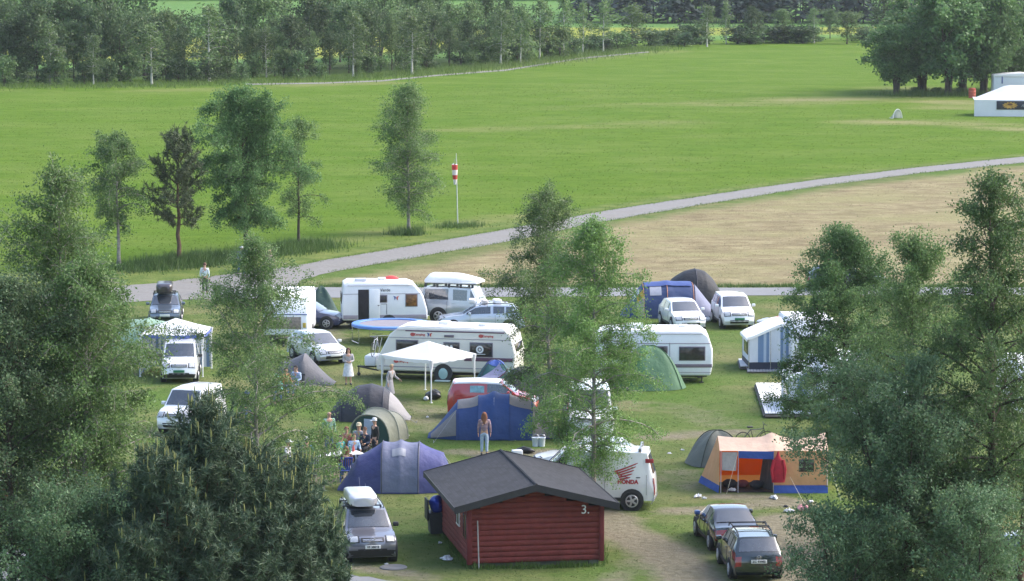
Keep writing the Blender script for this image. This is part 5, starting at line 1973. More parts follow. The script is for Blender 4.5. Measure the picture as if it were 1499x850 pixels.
def arch_fn(st, a=.8, b=.85, sag=.06):
    n = len(st)

    def cr(c, i, f):
        g = lambda k: st[min(max(k, 0), n - 1)][c]
        a_, b_, c_, d_ = g(i - 1), g(i), g(i + 1), g(i + 2)
        return .5 * (2 * b_ + (c_ - a_) * f + (2 * a_ - 5 * b_ + 4 * c_ - d_) * f * f + (3 * b_ - a_ - 3 * c_ + d_) * f ** 3)

    def S(u, v):
        u = min(max(u, 0), n - 1.0001)
        i = int(u)
        f = u - i
        p = [st[i][0] * (1 - f) + st[i + 1][0] * f] + [.5 * cr(c, i, f) + .5 * (st[i][c] * (1 - f) + st[i + 1][c] * f) for c in (1, 2)]
        yc = (st[i][3] if len(st[i]) > 3 else 0) * (1 - f) + (st[i + 1][3] if len(st[i + 1]) > 3 else 0) * f
        sg = 4 * f * (1 - f)
        ang = PI * v
        c, s_ = math.cos(ang), math.sin(ang)
        k = 1 - sag * sg * .6
        return Vector((p[0], yc - p[1] * k * math.copysign(abs(c) ** a, c), max(0.01, p[2] * (1 - sag * sg) * max(0, s_) ** b)))
    return S


def surf_patch(S, u0, u1, v0, v1, nu, nv, off, inside):
    mb = MB()
    def fn(i, j):
        u, v = u0 + (u1 - u0) * i, v0 + (v1 - v0) * j
        p = S(u, v)
        if off:
            e = .06
            n_ = (S(u + e, v) - S(u - e, v)).cross(S(u, v + e) - S(u, v - e))
            if n_.length > 1e-12:
                n_.normalize()
                if n_.dot(p - inside) < 0:
                    n_ = -n_
                p = p + n_ * off
        return p
    return mb.grid(fn, nu, nv)


def tunnel(label, px, py, rz, anchor, st, m, panels=(), poles=(), pole_m=pole_dk, a=.8, b=.85, sag=.06, group=None, name='tent', pegs=()):
    loc = put(px, py, rz, anchor)
    t = thing(name, label, 'tent', loc, rz, group)
    S = arch_fn(st, a, b, sag)
    n = len(st) - 1
    ins = Vector((sum(s[0] for s in st) / len(st), 0, .3))
    surf_patch(S, 0, n, 0, 1, n * 9, 30, 0, ins).build('flysheet', m, t, smooth=60)
    for k, (nm, pm, u0, u1, v0, v1) in enumerate(panels):
        surf_patch(S, u0, u1, v0, v1, max(5, int((u1 - u0) * 9)), max(6, int((v1 - v0) * 30)), .032 if nm == 'window' else .014 + .008 * k, ins).build(nm, pm, t, smooth=60)
    for u in poles:
        mb = MB().tube([surf_pt(S, u, v, .02, ins) for v in np.linspace(0, 1, 22)], .017, 5)
        mb.build('pole', pole_m, t)
    if pegs:
        mb = MB()
        for (u, v, gx, gy) in pegs:
            p = S(u, v)
            mb.tube([p, Vector((gx, gy, .0))], .005, 4)
            mb.tube([Vector((gx, gy, 0)), Vector((gx * 1.01, gy * 1.01, .1))], .012, 4)
        mb.build('guy_line', pole_lt, t)
    return t


def surf_pt(S, u, v, off, ins):
    p = S(u, v)
    d = (p - ins)
    return p + d.normalized() * off


def dome_fn(Lx, Ly, h, pw=2.3, sq=.75, low=0.02):
    def S(u, v):
        th = 2 * PI * u
        c, s_ = math.cos(th), math.sin(th)
        x = Lx / 2 * math.copysign(abs(c) ** sq, c)
        y = Ly / 2 * math.copysign(abs(s_) ** sq, s_)
        r_ = abs(v)
        dg = .5 - .5 * math.cos(4 * th)      # 1 on the diagonals where poles run
        z = h * (1 - r_ ** (pw * (.82 + .3 * dg)))
        return Vector((x * r_, y * r_, max(low, z)))
    return S


def dome(label, px, py, rz, Lx, Ly, h, m, panels=(), pw=2.3, pole_m=pole_dk, poles=True, group=None, sq=.75):
    loc = put(px, py, rz)
    t = thing('tent', label, 'tent', loc, rz, group)
    S = dome_fn(Lx, Ly, h, pw, sq)
    ins = Vector((0, 0, .2))
    surf_patch(S, 0, 1, 0.0, 1, 40, 14, 0, ins).build('flysheet', m, t, smooth=60)
    for k, (nm, pm, u0, u1, v0, v1) in enumerate(panels):
        surf_patch(S, u0, u1, v0, v1, max(4, int((u1 - u0) * 36)), max(3, int((v1 - v0) * 12)), .014 + .004 * k, ins).build(nm, pm, t, smooth=60)
    if poles:
        for u in (.125, .375):
            pts = [surf_pt(S, u, v, .02, ins) for v in np.linspace(1, .02, 12)] + [surf_pt(S, u + .5, v, .02, ins) for v in np.linspace(.02, 1, 12)]
            MB().tube(pts, .016, 5).build('pole', pole_m, t)
    return t


# blue family tent, long side to the camera
tunnel('large blue family tent with taupe roof and ends beside the red van', 625, 644, R(-1), (0, -1.2),
       [(0, .75, .04), (1.25, 1.25, 1.48), (2.1, 1.30, 1.68), (2.75, 1.32, 1.86), (3.4, 1.30, 1.74), (4.3, 1.25, 1.45), (5.3, .8, .04)], f_blue,
       panels=[('roof_panel', f_taupe, 1.0, 2.0, .30, .70), ('roof_panel', f_taupe, 4.0, 5.0, .30, .70), ('end_panel', f_taupe, .12, .97, .03, .30), ('end_panel', f_taupe, 5.05, 5.92, .03, .62),
               ('door_panel', fabric('blue_bright', (.039, .079, .22)), 2.02, 3.98, .005, .5), ('window', f_window, 2.68, 3.25, .245, .36)],
       poles=(1, 5), pole_m=fabric('blue_pole', (.06, .10, .25)), sag=.05, pegs=[(1, .3, .3, -1.9), (5, .3, 5.6, -1.8)])
# purple tent
tunnel('purple-blue tunnel tent with lilac-grey front panel, behind the grey SUV', 492, 722, R(-1), (0, -1.15),
       [(0, .55, .04), (.75, 1.0, 1.22), (1.72, 1.25, 1.80), (2.4, 1.27, 1.86), (3.08, 1.25, 1.78), (4.0, 1.0, 1.36), (4.6, .6, .04)], f_purple,
       panels=[('front_panel', f_lilac, 1.95, 4.05, .005, .5), ('window', f_window, 2.55, 3.3, .26, .345)], poles=(2, 4), pole_m=pole_dk, sag=.05,
       pegs=[(1, .42, .95, -1.55), (1.2, .5, 1.15, -1.45), (5, .4, 4.9, -1.4), (5, .45, 5.0, .4)])
# grey dome with light porch
tunnel('dark grey dome tent with pale grey porch, near the two standing women', 476, 618, R(-2), (0, -1.2),
       [(0, .55, .04), (.28, .8, .55), (.75, 1.05, 1.08), (1.3, 1.22, 1.41), (1.9, 1.27, 1.50), (2.45, 1.2, 1.34), (3.0, .95, .82), (3.6, .45, .04)], f_slate,
       panels=[('porch_panel', f_lgrey, 5.45, 6.99, .0, .62)], poles=(5, 1.8), sag=.01, pegs=[(6.5, .2, 3.9, -1.2)])
# beige tunnel
bt = tunnel('beige tunnel tent with dark green door behind the picnic table', 541, 648, R(62), (0, 0),
            [(0, .95, 1.16), (.7, 1.0, 1.36), (1.6, .9, 1.1), (2.5, .5, .04)], f_beige, poles=(0, 1, 2), pole_m=fabric('beige_pole', (.42, .42, .34)), sag=.05)
S = arch_fn([(0, .91, 1.12), (.1, .91, 1.12)], .8, .85, 0)
mb = MB()
vs = [S(0, v) + Vector((-.005, 0, 0)) for v in np.linspace(0, 1, 20)]
mb.add(vs, [tuple(range(20))])
mb.build('door_panel', f_dkgreen, bt, smooth=0)
mb = MB().box((-.02, .0, .55), (.02, .5, .88), 0, .008)
mb.build('door_panel', fabric('pale_blue', (.42, .46, .55)), bt)
# green dome
dome('plain green dome tent in front of the waist-striped caravan', 951, 566, R(10), 3.3, 3.0, 1.9, f_green, pw=2.3,
     panels=[('seam_panel', fabric('green_dark', (.07, .17, .08)), .62, .70, .05, 1)], pole_m=fabric('green_pole', (.05, .12, .06)), sq=.8)
# blue and orange tunnel at the back
tunnel('long blue tunnel tent with orange piping and yellow corner behind the white cars', 909, 466, R(2), (0, -1.3),
       [(0, .9, .04), (1.25, 1.4, 1.72), (2.5, 1.45, 1.84), (3.9, 1.42, 1.76), (5.35, .9, .06)], f_navy,
       panels=[('sloping_panel', f_blue, .05, .98, .02, .62), ('window', f_window_w, .55, .85, .34, .46), ('corner_panel', f_yellow, .72, .98, .20, .33), ('side_panel', f_lgrey, .70, .99, .02, .2),
               ('window', f_window, 1.25, 1.75, .22, .36), ('rear_panel', f_lilac, 3.05, 3.96, .02, .5), ('upper_panel', fabric('royal', (.06, .10, .28)), 1.05, 2.95, .36, .64)],
       poles=(1, 2, 3), pole_m=pole_or, sag=.04)
tunnel('big black dome tent behind the blue tunnel tent', 962, 452, R(3), (0, -1.3),
       [(0, .9, .1), (.4, 1.05, .85), (1.0, 1.3, 1.55), (1.6, 1.45, 1.92), (2.2, 1.5, 2.06), (2.75, 1.4, 1.92), (3.2, 1.25, 1.5), (3.55, 1.0, .9), (3.75, .8, .06)], f_black, poles=(4,), sag=.0)
# dark tents round the red van
pt = dome('dark purple tent with raised lilac canopy, between the red van and the birches', 767, 590, R(12), 3.0, 2.6, 1.62, f_slate, pw=2.0)
mb = MB()
mb.grid(lambda u, v: Vector((-.95 - 1.35 * u, -1.0 + 1.8 * v, 1.72 - .85 * u ** .7 - .22 * math.sin(PI * v) * (1 - u) + .0 * v)), 10, 8)
mb.build('canopy', fabric('lilac_fly', (.27, .26, .38)), pt, smooth=60)
for y in (-1.0, .8):
    MB().tube([(-.95, y, 0), (-.95, y, 1.74)], .018, 5).build('canopy_pole', pole_lt, pt)
mb = MB().grid(lambda u, v: Vector((-.95 - 1.36 * u, -1.02 - .01, 1.72 - .85 * u ** .7 - .06 * v)), 10, 1)
mb.build('canopy_edge', fabric('plum', (.18, .06, .12)), pt, smooth=0)
dome('small teal pop-up tent with blue top beside the cream caravan', 725, 566, R(0), 2.2, 1.9, 1.25, f_teal, pw=2.0, panels=[('top_panel', f_cobalt, .02, .98, .02, .38)])
# left side
tunnel('pale green tunnel tent beside the blue-striped party tent', 199, 534, R(-6), (0, -1.4),
       [(-2.2, 1.1, .1), (-.9, 1.5, 1.95), (.35, 1.5, 2.1), (1.2, 1.4, 1.9), (1.9, 1.0, .1)], f_pgreen, poles=(1, 2, 3), pole_m=fabric('green_rib', (.13, .24, .18)), sag=.03)
dome('dark green tarpaulin tent by the navy car', 471, 458, R(8), 1.9, 1.8, 1.5, f_dkgreen, pw=1.5, poles=False)
tunnel('grey ridge tent with low dark foot behind the loose birch', 487, 566, R(-4), (3.0, -1.0),
       [(0, .8, .05), (.5, 1.0, 1.0), (1.6, 1.15, 1.42), (3.0, .6, .05)], fabric('grey_mid', (.13, .13, .145)), sag=.1, b=1.1)
dome('olive-grey dome tent half behind the orange tent', 1050, 678, R(15), 2.5, 2.3, 1.32, f_olive, pw=2.2, pole_m=fabric('olive_dark', (.05, .06, .05)))

# orange frame tent
ot = thing('tent', 'orange and peach frame tent with blue skirts and open front', 'tent', put(1053, 721, R(0)), R(0))
XL, YD, ZE, ZR = 4.08, 2.5, 1.60, 1.98
def roof_s(u, v):
    x = XL * u
    pk = .13 * (math.exp(-((u - .5) / .06) ** 2) + math.exp(-((u - 1.0) / .08) ** 2)) * (1 - abs(v - .5) * 1.6 if abs(v - .5) < .5 else 0)
    z = ZE + (ZR - ZE) * (1 - abs(2 * v - 1)) - .07 * math.sin(PI * ((u * 2) % 1)) * (1 - abs(2 * v - 1)) - (.035 * math.sin(PI * min(1, max(0, (u * XL - .7) / 1.3))) if v == 0 else 0)
    return Vector((x, -.06 + YD * v, z + pk))
MB().grid(roof_s, 32, 10).build('roof', f_proof, ot, smooth=60)
def wall(name, p00, p10, p11, p01, m, parent, nu=8, nv=8, wr=.025, seed=0):
    rs = np.random.RandomState(seed)
    ph = rs.rand(4) * 6
    P = [Vector(p) for p in (p00, p10, p11, p01)]
    nrm = (P[1] - P[0]).cross(P[3] - P[0]).normalized()
    def f(u, v):
        p = P[0].lerp(P[1], u).lerp(P[3].lerp(P[2], u), v)
        return p + nrm * wr * math.sin(PI * u) * math.sin(PI * v) * (math.sin(7 * u + ph[0] + 2 * v) + .6 * math.sin(13 * u - 3 * v + ph[1]))
    return MB().grid(f, nu, nv).build(name, m, parent, smooth=60)
wall('end_panel', (0, 0, .25), (-.55, 2.3, .25), (0, 1.25, 1.93), (0, -.03, 1.58), f_peach, ot, seed=1)
wall('skirt', (-.04, -.08, .0), (-.66, 2.35, .0), (-.56, 2.31, .27), (0, -.012, .27), f_cobalt, ot, seed=2)
wall('front_panel', (2.05, -.01, .26), (XL, -.01, .26), (XL, -.01, 1.60), (2.05, -.01, 1.60), f_peach, ot, seed=3)
wall('skirt', (2.05, -.12, .0), (XL, -.1, .0), (XL, -.02, .29), (2.05, -.02, .29), f_cobalt, ot, seed=4)
wall('end_panel', (XL, 0, 0), (XL + .1, 2.4, 0), (XL, 2.3, 1.6), (XL, 0, 1.6), f_peach, ot, seed=5)
wall('rear_panel', (-.5, 2.4, 0), (XL, 2.4, 0), (XL, 2.35, 1.6), (0, 2.35, 1.6), f_orange, ot, seed=6)
wall('inner_panel', (.02, 1.45, .42), (2.3, 1.55, .42), (2.25, 1.5, 1.62), (.02, 1.4, 1.62), f_vermil, ot, seed=7)
wall('inner_window', (.78, 1.36, 1.33), (1.28, 1.36, 1.30), (1.28, 1.36, 1.58), (.78, 1.36, 1.60), cv_win, ot, seed=8, wr=.005)
wall('valance', (.72, -.075, 1.33), (2.02, -.075, 1.28), (2.03, -.07, 1.58), (.72, -.07, 1.60), f_cobalt, ot, seed=9, wr=.012)
wall('mesh_window', (.09, -.04, .86), (.62, -.04, .84), (.66, -.03, 1.55), (.09, -.03, 1.55), mat('mesh_grey', (.40, .38, .37), .8, var=.2, scale=5), ot, seed=10, wr=.008)
wall('inner_door', (1.55, 1.0, .05), (2.02, .05, .05), (2.0, .05, 1.5), (1.75, 1.0, 1.5), fabric('inner_dark', (.06, .07, .085)), ot, seed=11)
mb = MB()
pan(mb, 2.98, 3.55, .80, 1.28, -.03, .02, 0, .02)
mb.build('window', cv_win, ot)
for x in (.05, .70, 2.03, XL - .03):
    MB().tube([(x, -.03, 0), (x, -.03, 1.6)], .015, 5).build('pole', pole_lt, ot)
mb = MB()
for x, z, gx, gy in ((.70, 1.58, .25, -.35), (2.65, .62, 2.98, -2.2), (4.0, 1.6, 4.4, -1.8)):
    mb.tube([(x, -.06, z), (gx, gy, .02)], .006, 4)
mb.build('guy_line', mat('guy_pale', (.7, .65, .5), .7, var=0), ot)
mb = MB()
rr = random.Random(3)
mb.box((1.1, .8, .02), (1.9, 1.5, .03))
mb.build('groundsheet', f_black, ot)
for k, (x, y, s_, c, lab) in enumerate([(.45, .9, .36, (.03, .03, .035), 'black bag just inside the open front of the orange tent, at its pale mesh window'), (.95, 1.05, .30, (.20, .05, .06), 'dark red bedding roll inside the orange tent'), (1.45, .75, .34, (.03, .035, .05), 'dark rucksack inside the orange tent next to its inner door')]):
    mb = MB().ball((0, 0, s_ * .45), (s_ * .8, s_ * .6, s_ * .5), 12)
    for i, v in enumerate(mb.v):
        w = 1 + .12 * math.sin(i * 2.3)
        mb.v[i] = (v[0] * w, v[1] * w, max(.0, v[2]))
    o = mb.build('camping_bag', mat('bag_%d' % k, c, .8), None, loc=ot.location + Vector((x, y, .035)))
    tag(o, lab, 'bag')
# red jacket hung on the pole
jk = thing('jacket', 'red jacket hanging by its hood from the orange tent eave', 'jacket', ot.location + Vector((2.2, -.16, .42)))
mb = MB()
def jf(u, v):
    z = 1.18 * v
    w = np.interp(z, [0, .15, .55, .85, 1.0, 1.18], [.24, .26, .22, .17, .07, .03])
    d = np.interp(z, [0, .4, .9, 1.18], [.07, .08, .06, .03])
    a = 2 * PI * u
    return Vector((w * math.cos(a) * (1 + .06 * math.sin(5 * a)) + .02 * math.sin(6 * v), d * math.sin(a), z))
mb.grid(jf, 18, 16)
mb.build('jacket_body', mat('jacket_red', (.42, .012, .03), .7, var=.3, scale=5), jk, smooth=60)
for sg in (-1, 1):
    MB().tube([(sg * .17, -.03, .86), (sg * .25, -.05, .5), (sg * .22, -.05, .12)], [.06, .065, .045], 7).build('sleeve', mat('jacket_red', (.42, .012, .03)), jk)

# ------------------------------------------------------------------ party tents
def gazebo(label, px, py, rz, half, ze, zp, val, legs_m, top_m, walls=None):
    t = thing('gazebo', label, 'gazebo', put(px, py, rz), rz)
    c = [(-half, -half), (half, -half), (half, half), (-half, half)]
    mb = MB()
    for k in range(4):
        a, b = Vector((*c[k], 0)), Vector((*c[(k + 1) % 4], 0))
        def f(u, v, a=a, b=b):
            p = a.lerp(b, u) * (1 - v)
            z = ze + (zp - ze) * v ** 1.12 - .05 * math.sin(PI * u) * (1 - v)
            return Vector((p.x, p.y, z))
        mb.grid(f, 10, 8)
    mb.build('canopy', top_m, t, smooth=30)
    mb = MB()
    for k in range(4):
        a, b = Vector((*c[k], 0)) * 1.004, Vector((*c[(k + 1) % 4], 0)) * 1.004
        mb.grid(lambda u, v, a=a, b=b: Vector((a.lerp(b, u).x, a.lerp(b, u).y, ze - .05 * math.sin(PI * u) - val * v * (.8 + .2 * abs(math.sin(PI * 5 * u))))), 20, 2)
    mb.build('valance', walls[0] if walls else top_m, t, smooth=30)
    for k in range(4):
        MB().tube([(c[k][0] * .985, c[k][1] * .985, 0), (c[k][0] * .985, c[k][1] * .985, ze)], .03, 6).add([], []).box((c[k][0] * .985, c[k][1] * .985, .015), (.1, .1, .02)).build('leg', legs_m, t)
    for k in range(4):
        # gathered white fabric at the corner posts widens toward the eave
        MB().lathe([(.02, ze - .9), (.05, ze - .5), (.12, ze - .08), (.13, ze - .02)], 8, M=Matrix.Translation((c[k][0] * .965, c[k][1] * .965, 0))).build('corner_drape', top_m, t, smooth=60)
    if walls:
        for k in walls[1]:
            a, b = Vector((*c[k], 0)) * .99, Vector((*c[(k + 1) % 4], 0)) * .99
            w = MB()
            n = 22
            for i in range(n):
                u0, u1 = i / n, (i + 1) / n
                z0 = .08
                p, q = a.lerp(b, u0), a.lerp(b, u1)
                o1, o2 = .04 * math.sin(u0 * 30), .04 * math.sin(u1 * 30)
                w.add([(p.x + o1, p.y + o1, z0), (q.x + o2, q.y + o2, z0), (q.x, q.y, ze - .05), (p.x, p.y, ze - .05)], [(0, 1, 2, 3)], i % 2)
            w.build('striped_wall', [aw_white, aw_blue], t, smooth=0)
    return t


leg_w = mat('leg_white', (.8, .8, .8), .4, var=0)
gazebo('plain white open gazebo on the grass in front of the cream caravan', 627, 580, R(-40), 1.5, 1.93, 2.52, .16, leg_w, f_white)
gazebo('white party tent with blue-striped walls behind the small white van', 258, 545, R(-3), 1.5, 2.0, 2.6, .18, leg_w, f_white, walls=(fabric('trim_blue', (.12, .16, .42)), (2, 3)))

# marquee at the far right
mq = thing('marquee', 'white marquee with black and orange banner by the great willow clump', 'marquee', put(1426, 170, R(-6)), R(-6))
LX, LY = 7.5, 5.0
mb = MB()
def wallm(a, b, z0, z1):
    mb.grid(lambda u, v: Vector((a[0] + (b[0] - a[0]) * u, a[1] + (b[1] - a[1]) * u + .04 * math.sin(9 * u) * (1 - v), z0 + (z1 - z0) * v)), 10, 3)
wallm((0, 0), (LX, 0), 0, 1.75)
wallm((0, 0), (.25, LY), 0, 1.75)
wallm((LX, 0), (LX, LY), 0, 1.75)
wallm((.25, LY), (LX, LY), 0, 1.75)
mb.build('wall', mat('marquee_white', (.75, .77, .82), .6, var=.05, scale=1, bump=.2, bscale=1.2, trans=.2), mq, smooth=60)
mb = MB()
mb.grid(lambda u, v: Vector((-.05 + (LX + .1) * u, -.05 + (LY + .1) * v, 1.75 + 1.45 * (1 - abs(2 * v - 1)) * (min(1, u / .45) if u < .45 else 1) - .05 * math.sin(PI * u))), 12, 8)
mb.build('roof', f_white, mq, smooth=40)
mb = MB()
pan(mb, 2.3, 7.2, .72, 1.62, -.05, .03, 0, .01)
bo = mb.build('banner', mat('banner_black', (.03, .03, .045), .6, var=.5, scale=2.5), mq)
mb = MB()
rr = random.Random(9)
cx_, cz_ = 3.7, 1.17
pts = []
for k in range(26):
    a = 2 * PI * k / 26
    r_ = (.30 if k % 2 else .42)
    pts.append((cx_ + 2.0 * r_ * math.cos(a), -.072, cz_ + .9 * r_ * math.sin(a)))
mb.add(pts, [tuple(range(26))], 0)
mb.add([(cx_ + .28 * math.cos(a), -.078, cz_ + .10 + .12 * math.sin(a)) for a in [2 * PI * k / 12 for k in range(12)]], [tuple(range(12))], 1)
for k in range(9):
    x = 4.9 + .24 * k
    mb.tube([(x, -.072, .95 + .2 * rr.random()), (x + .16, -.072, 1.2 + .25 * rr.random()), (x + .22, -.072, .95 + .3 * rr.random())], .03, 4, 2)
mb.build('banner_emblem', [mat('banner_gold', (.55, .30, .05), .6, var=.4, scale=4), mat('banner_brown', (.16, .06, .02), .6, var=0), mat('banner_text', (.45, .45, .42), .6, var=0)], bo, smooth=0)
w2 = thing('storage_tent', 'white box-shaped storage tent behind the marquee', 'tent', put(1454, 141, R(-3)), R(-3))
mb = MB().box((3.2, 1.6, 1.15), (6.4, 3.2, 2.3), 0, .1)
mb.build('wall', mat('marquee_white', (.75, .77, .82)), w2)
MB().prism([(-.1, 2.3), (6.5, 2.3), (6.3, 2.5), (3.2, 2.7), (.1, 2.5)], 3.4, bev=.03, M=Matrix.Translation((0, 1.6, 0))).build('roof', f_white, w2)
MB().box((1.0, -.02, 1.9), (.16, .04, .8), 0, .01).build('strap', mat('strap_blue', (.15, .17, .35), .6), w2)
# pop-up goal
pg = thing('goal', 'small white pop-up goal on the dry strip of the field', 'goal', put(1314, 173, R(35)), R(35))
mb = MB().tube([(.62 * math.cos(a), 0, .95 * math.sin(a)) for a in np.linspace(0, PI, 14)], .03, 5)
mb.tube([(-.62, 0, .02), (-.45, .75, .02), (.45, .75, .02), (.62, 0, .02)], .025, 5)
mb.build('frame', leg_w, pg)
mb = MB().grid(lambda u, v: Vector((.6 * math.cos(PI * u) * (1 - .25 * v), .72 * v, .92 * math.sin(PI * u) * (1 - v) ** .7)), 14, 8)
mb.build('net', mat('goal_net', (.30, .34, .30), .8, var=.1, trans=.4), pg, smooth=60)
# red barrel
rb = thing('barrel', 'red barrel under the great willow clump', 'barrel', put(1423, 143, 0))
MB().lathe([(.02, 0), (.40, 0), (.42, .05), (.40, .1), (.42, .32), (.44, .36), (.42, .4), (.42, .66), (.44, .7), (.42, .74), (.40, 1.0), (.42, 1.04), (.38, 1.06), (.02, 1.05)], 18).build('drum', mat('barrel_red', (.45, .09, .05), .5, var=.2), rb)
MB().lathe([(.02, 1.05), (.36, 1.06), (.37, 1.1), (.34, 1.13), (.02, 1.14)], 18).build('lid', mat('barrel_red_dark', (.35, .06, .04), .5, var=.2), rb)

# windsock
ws_ = thing('windsock', 'red and white windsock hanging limp from its pole by the gravel road', 'windsock', put(670, 329, 0))
MB().tube([(0, 0, 0), (-.05, 0, 2.6), (-.09, 0, 4.95)], [.045, .035, .02], 8).build('pole', mat('pole_grey', (.5, .53, .5), .5, var=.1), ws_)
mb = MB()
pts = [(-.20 + .20 * math.cos(a), .2 * math.sin(a), 4.2) for a in [2 * PI * k / 14 for k in range(15)]]
mb.tube(pts, .012, 4, caps=False)
for k in (0, 4, 9):
    mb.tube([pts[k], (-.09, 0, 4.7)], .006, 3)
mb.build('hoop', chrome, ws_)
z0 = 4.2
for k, (h_, r0_, r1_, m) in enumerate([(.38, .2, .195, 'r'), (.36, .195, .175, 'w'), (.30, .175, .15, 'r'), (.36, .15, .09, 'w')]):
    mm = mat('sock_red', (.55, .06, .05), .7, var=.15, trans=.2) if m == 'r' else mat('sock_white', (.8, .78, .76), .7, var=.06, trans=.2)
    mb = MB().grid(lambda u, v: Vector((-.20 + .01 * k + (r0_ + (r1_ - r0_) * v) * math.cos(2 * PI * u) * (1 + .1 * math.sin(6 * PI * u) * (k + v) / 4), (r0_ + (r1_ - r0_) * v) * math.sin(2 * PI * u), z0 - h_ * v)), 18, 4)
    mb.build('sock_band', mm, ws_, smooth=60)
    z0 -= h_

# trampoline
tp = thing('trampoline', 'round trampoline with blue edge pad between the two caravans', 'trampoline', put(573, 499, R(20)), R(20))
RR = 1.98
mb = MB().lathe([(.01, .90), (RR - .32, .89), (RR - .32, .875), (.01, .88)], 40)
mb.build('jumping_mat', mat('tramp_mat', (.22, .205, .23), .8, var=.1), tp)
mb = MB().lathe([(RR - .34, .90), (RR - .32, .945), (RR, .945), (RR + .04, .91), (RR + .04, .80), (RR - .34, .875)], 40)
mb.f = mb.f[:-2]
mb.mi = mb.mi[:-2]
mb.build('edge_pad', mat('tramp_blue', (.10, .23, .56), .5, var=.1), tp)
mb = MB().tube([(RR * math.cos(a), RR * math.sin(a), .85) for a in [2 * PI * k / 40 for k in range(41)]], .03, 6, caps=False)
mb.build('frame', chrome, tp)
for k in range(4):
    a = 2 * PI * k / 4
    p = [(RR * math.cos(a + d_), RR * math.sin(a + d_), z) for d_, z in ((-.28, .84), (-.28, .03), (.28, .03), (.28, .84))]
    MB().tube(p, .024, 6).build('leg', chrome, tp)

# ------------------------------------------------------------------ red cabin
CR = R(9.5)
cb = thing('cabin', 'red log cabin number 3 with dark shingle roof', 'cabin', put(687, 832, CR), CR)
CW, CD = 4.48, 6.5
cab_red = mat('cabin_red', (.18, .027, .021), .75, var=.25, scale=2.5, bump=.25, bscale=9)
cab_red2 = mat('cabin_red_trim', (.15, .019, .02), .75, var=.25, scale=2.5)
cab_dark = mat('cabin_fascia', (.028, .027, .03), .7, var=.2, scale=4)
OV, EV = .52, .55
SL = math.tan(R(14.0))
ZEV = 2.06
xr = CW / 2 - .06
def roof_z(x):
    return ZEV + (xr + EV - abs(x - xr)) * SL


EVR = .50


def log_wall(p0, dx, L, ztop, name='wall'):
    """courses of rounded logs; ztop(s) limits the height along the wall"""
    mb = MB()
    ch_ = .185
    z = .16
    d = Vector((dx[0], dx[1], 0))
    nrm = Vector((d.y, -d.x, 0))
    prof = [(0, 0), (.008, .018), (.04, .03), (.092, .037), (.145, .03), (.177, .018), (.185, 0)]
    n = 12
    while z < 3.0:
        s0, s1 = 0.0, L
        zt = z + ch_
        # trim the course to where it is below the roof
        ss = [i * L / 60 for i in range(61)]
        ok = [s for s in ss if ztop(s) > zt - .02]
        if not ok:
            break
        s0, s1 = min(ok), max(ok)
        vs = []
        for (dz, out) in prof:
            for k in range(n + 1):
                s = s0 + (s1 - s0) * k / n
                p = Vector((*p0, 0)) + d * s + nrm * (out + .003 * math.sin(s * 3 + z * 20))
                vs.append((p.x, p.y, z + dz))
        fs = [(i * (n + 1) + k, i * (n + 1) + k + 1, (i + 1) * (n + 1) + k + 1, (i + 1) * (n + 1) + k) for i in range(len(prof) - 1) for k in range(n)]
        mb.add(vs, fs)
        z += ch_
    return mb.build(name, cab_red, cb, smooth=50)


log_wall((0, 0), (1, 0), CW, lambda s: roof_z(s) - .10)
log_wall((0, CD), (0, -1), CD, lambda s: roof_z(0) - .12)
log_wall((CW, 0), (0, 1), CD, lambda s: roof_z(0) - .12)
log_wall((CW, CD), (-1, 0), CW, lambda s: roof_z(s) - .10)
mb = MB().box((CW / 2, CD / 2, 1.1), (CW - .02, CD - .02, 1.86))
mb.build('core', cab_dark, cb, smooth=0)
mb = MB().box((CW / 2, CD / 2, .085), (CW - .3, CD - .3, .15))
for x in (.25, CW / 2, CW - .25):
    for y in (.2, CD / 2, CD - .2):
        mb.box((x, y, .08), (.35, .3, .16), 0, .02)
mb.build('footing', mat('footing', (.16, .155, .15), .9, var=.2), cb, smooth=0)
for x, y in ((0, 0), (CW, 0), (0, CD), (CW, CD)):
    MB().box((x, y, 1.10), (.17, .17, 1.94), 0, .015).build('corner_post', cab_red2, cb)
# roof: two slabs with shingles
sh = bpy.data.materials.new('shingle')
sh.use_nodes = True
N = NT(sh)
b_ = sh.node_tree.nodes['Principled BSDF']
b_.inputs['Roughness'].default_value = .9
tc = N.n('ShaderNodeTexCoord')
br = N.n('ShaderNodeTexBrick')
br.inputs['Scale'].default_value = 1.0
br.inputs['Brick Width'].default_value = .34
br.inputs['Row Height'].default_value = .15
br.inputs['Mortar Size'].default_value = .012
br.inputs['Color1'].default_value = (.029, .030, .037, 1)
br.inputs['Color2'].default_value = (.015, .0155, .02, 1)
br.inputs['Mortar'].default_value = (.016, .016, .02, 1)
mp = N.n('ShaderNodeMapping')
mp.inputs['Rotation'].default_value = (0, 0, PI / 2)
N.L(tc.outputs['Object'], mp.inputs['Vector'])
N.L(mp.outputs['Vector'], br.inputs['Vector'])
nz = N.noise(tc.outputs['Object'], 1.3, 4)
N.L(N.mix(N.rng(nz, .4, .7, 0, .5), br.outputs['Color'], (.034, .035, .042)), b_.inputs['Base Color'])
bp_ = N.n('ShaderNodeBump')
bp_.inputs['Strength'].default_value = .25
bp_.inputs['Distance'].default_value = .01
N.L(br.outputs['Fac'], bp_.inputs['Height'])
bp_.invert = True
N.L(bp_.outputs['Normal'], b_.inputs['Normal'])
mb = MB()
TH = .10
y0, y1 = -OV, CD + .35
prof = [(-EV, roof_z(-EV)), (xr, roof_z(xr)), (CW + EVR, roof_z(CW + EVR))]
vs, fs = [], []
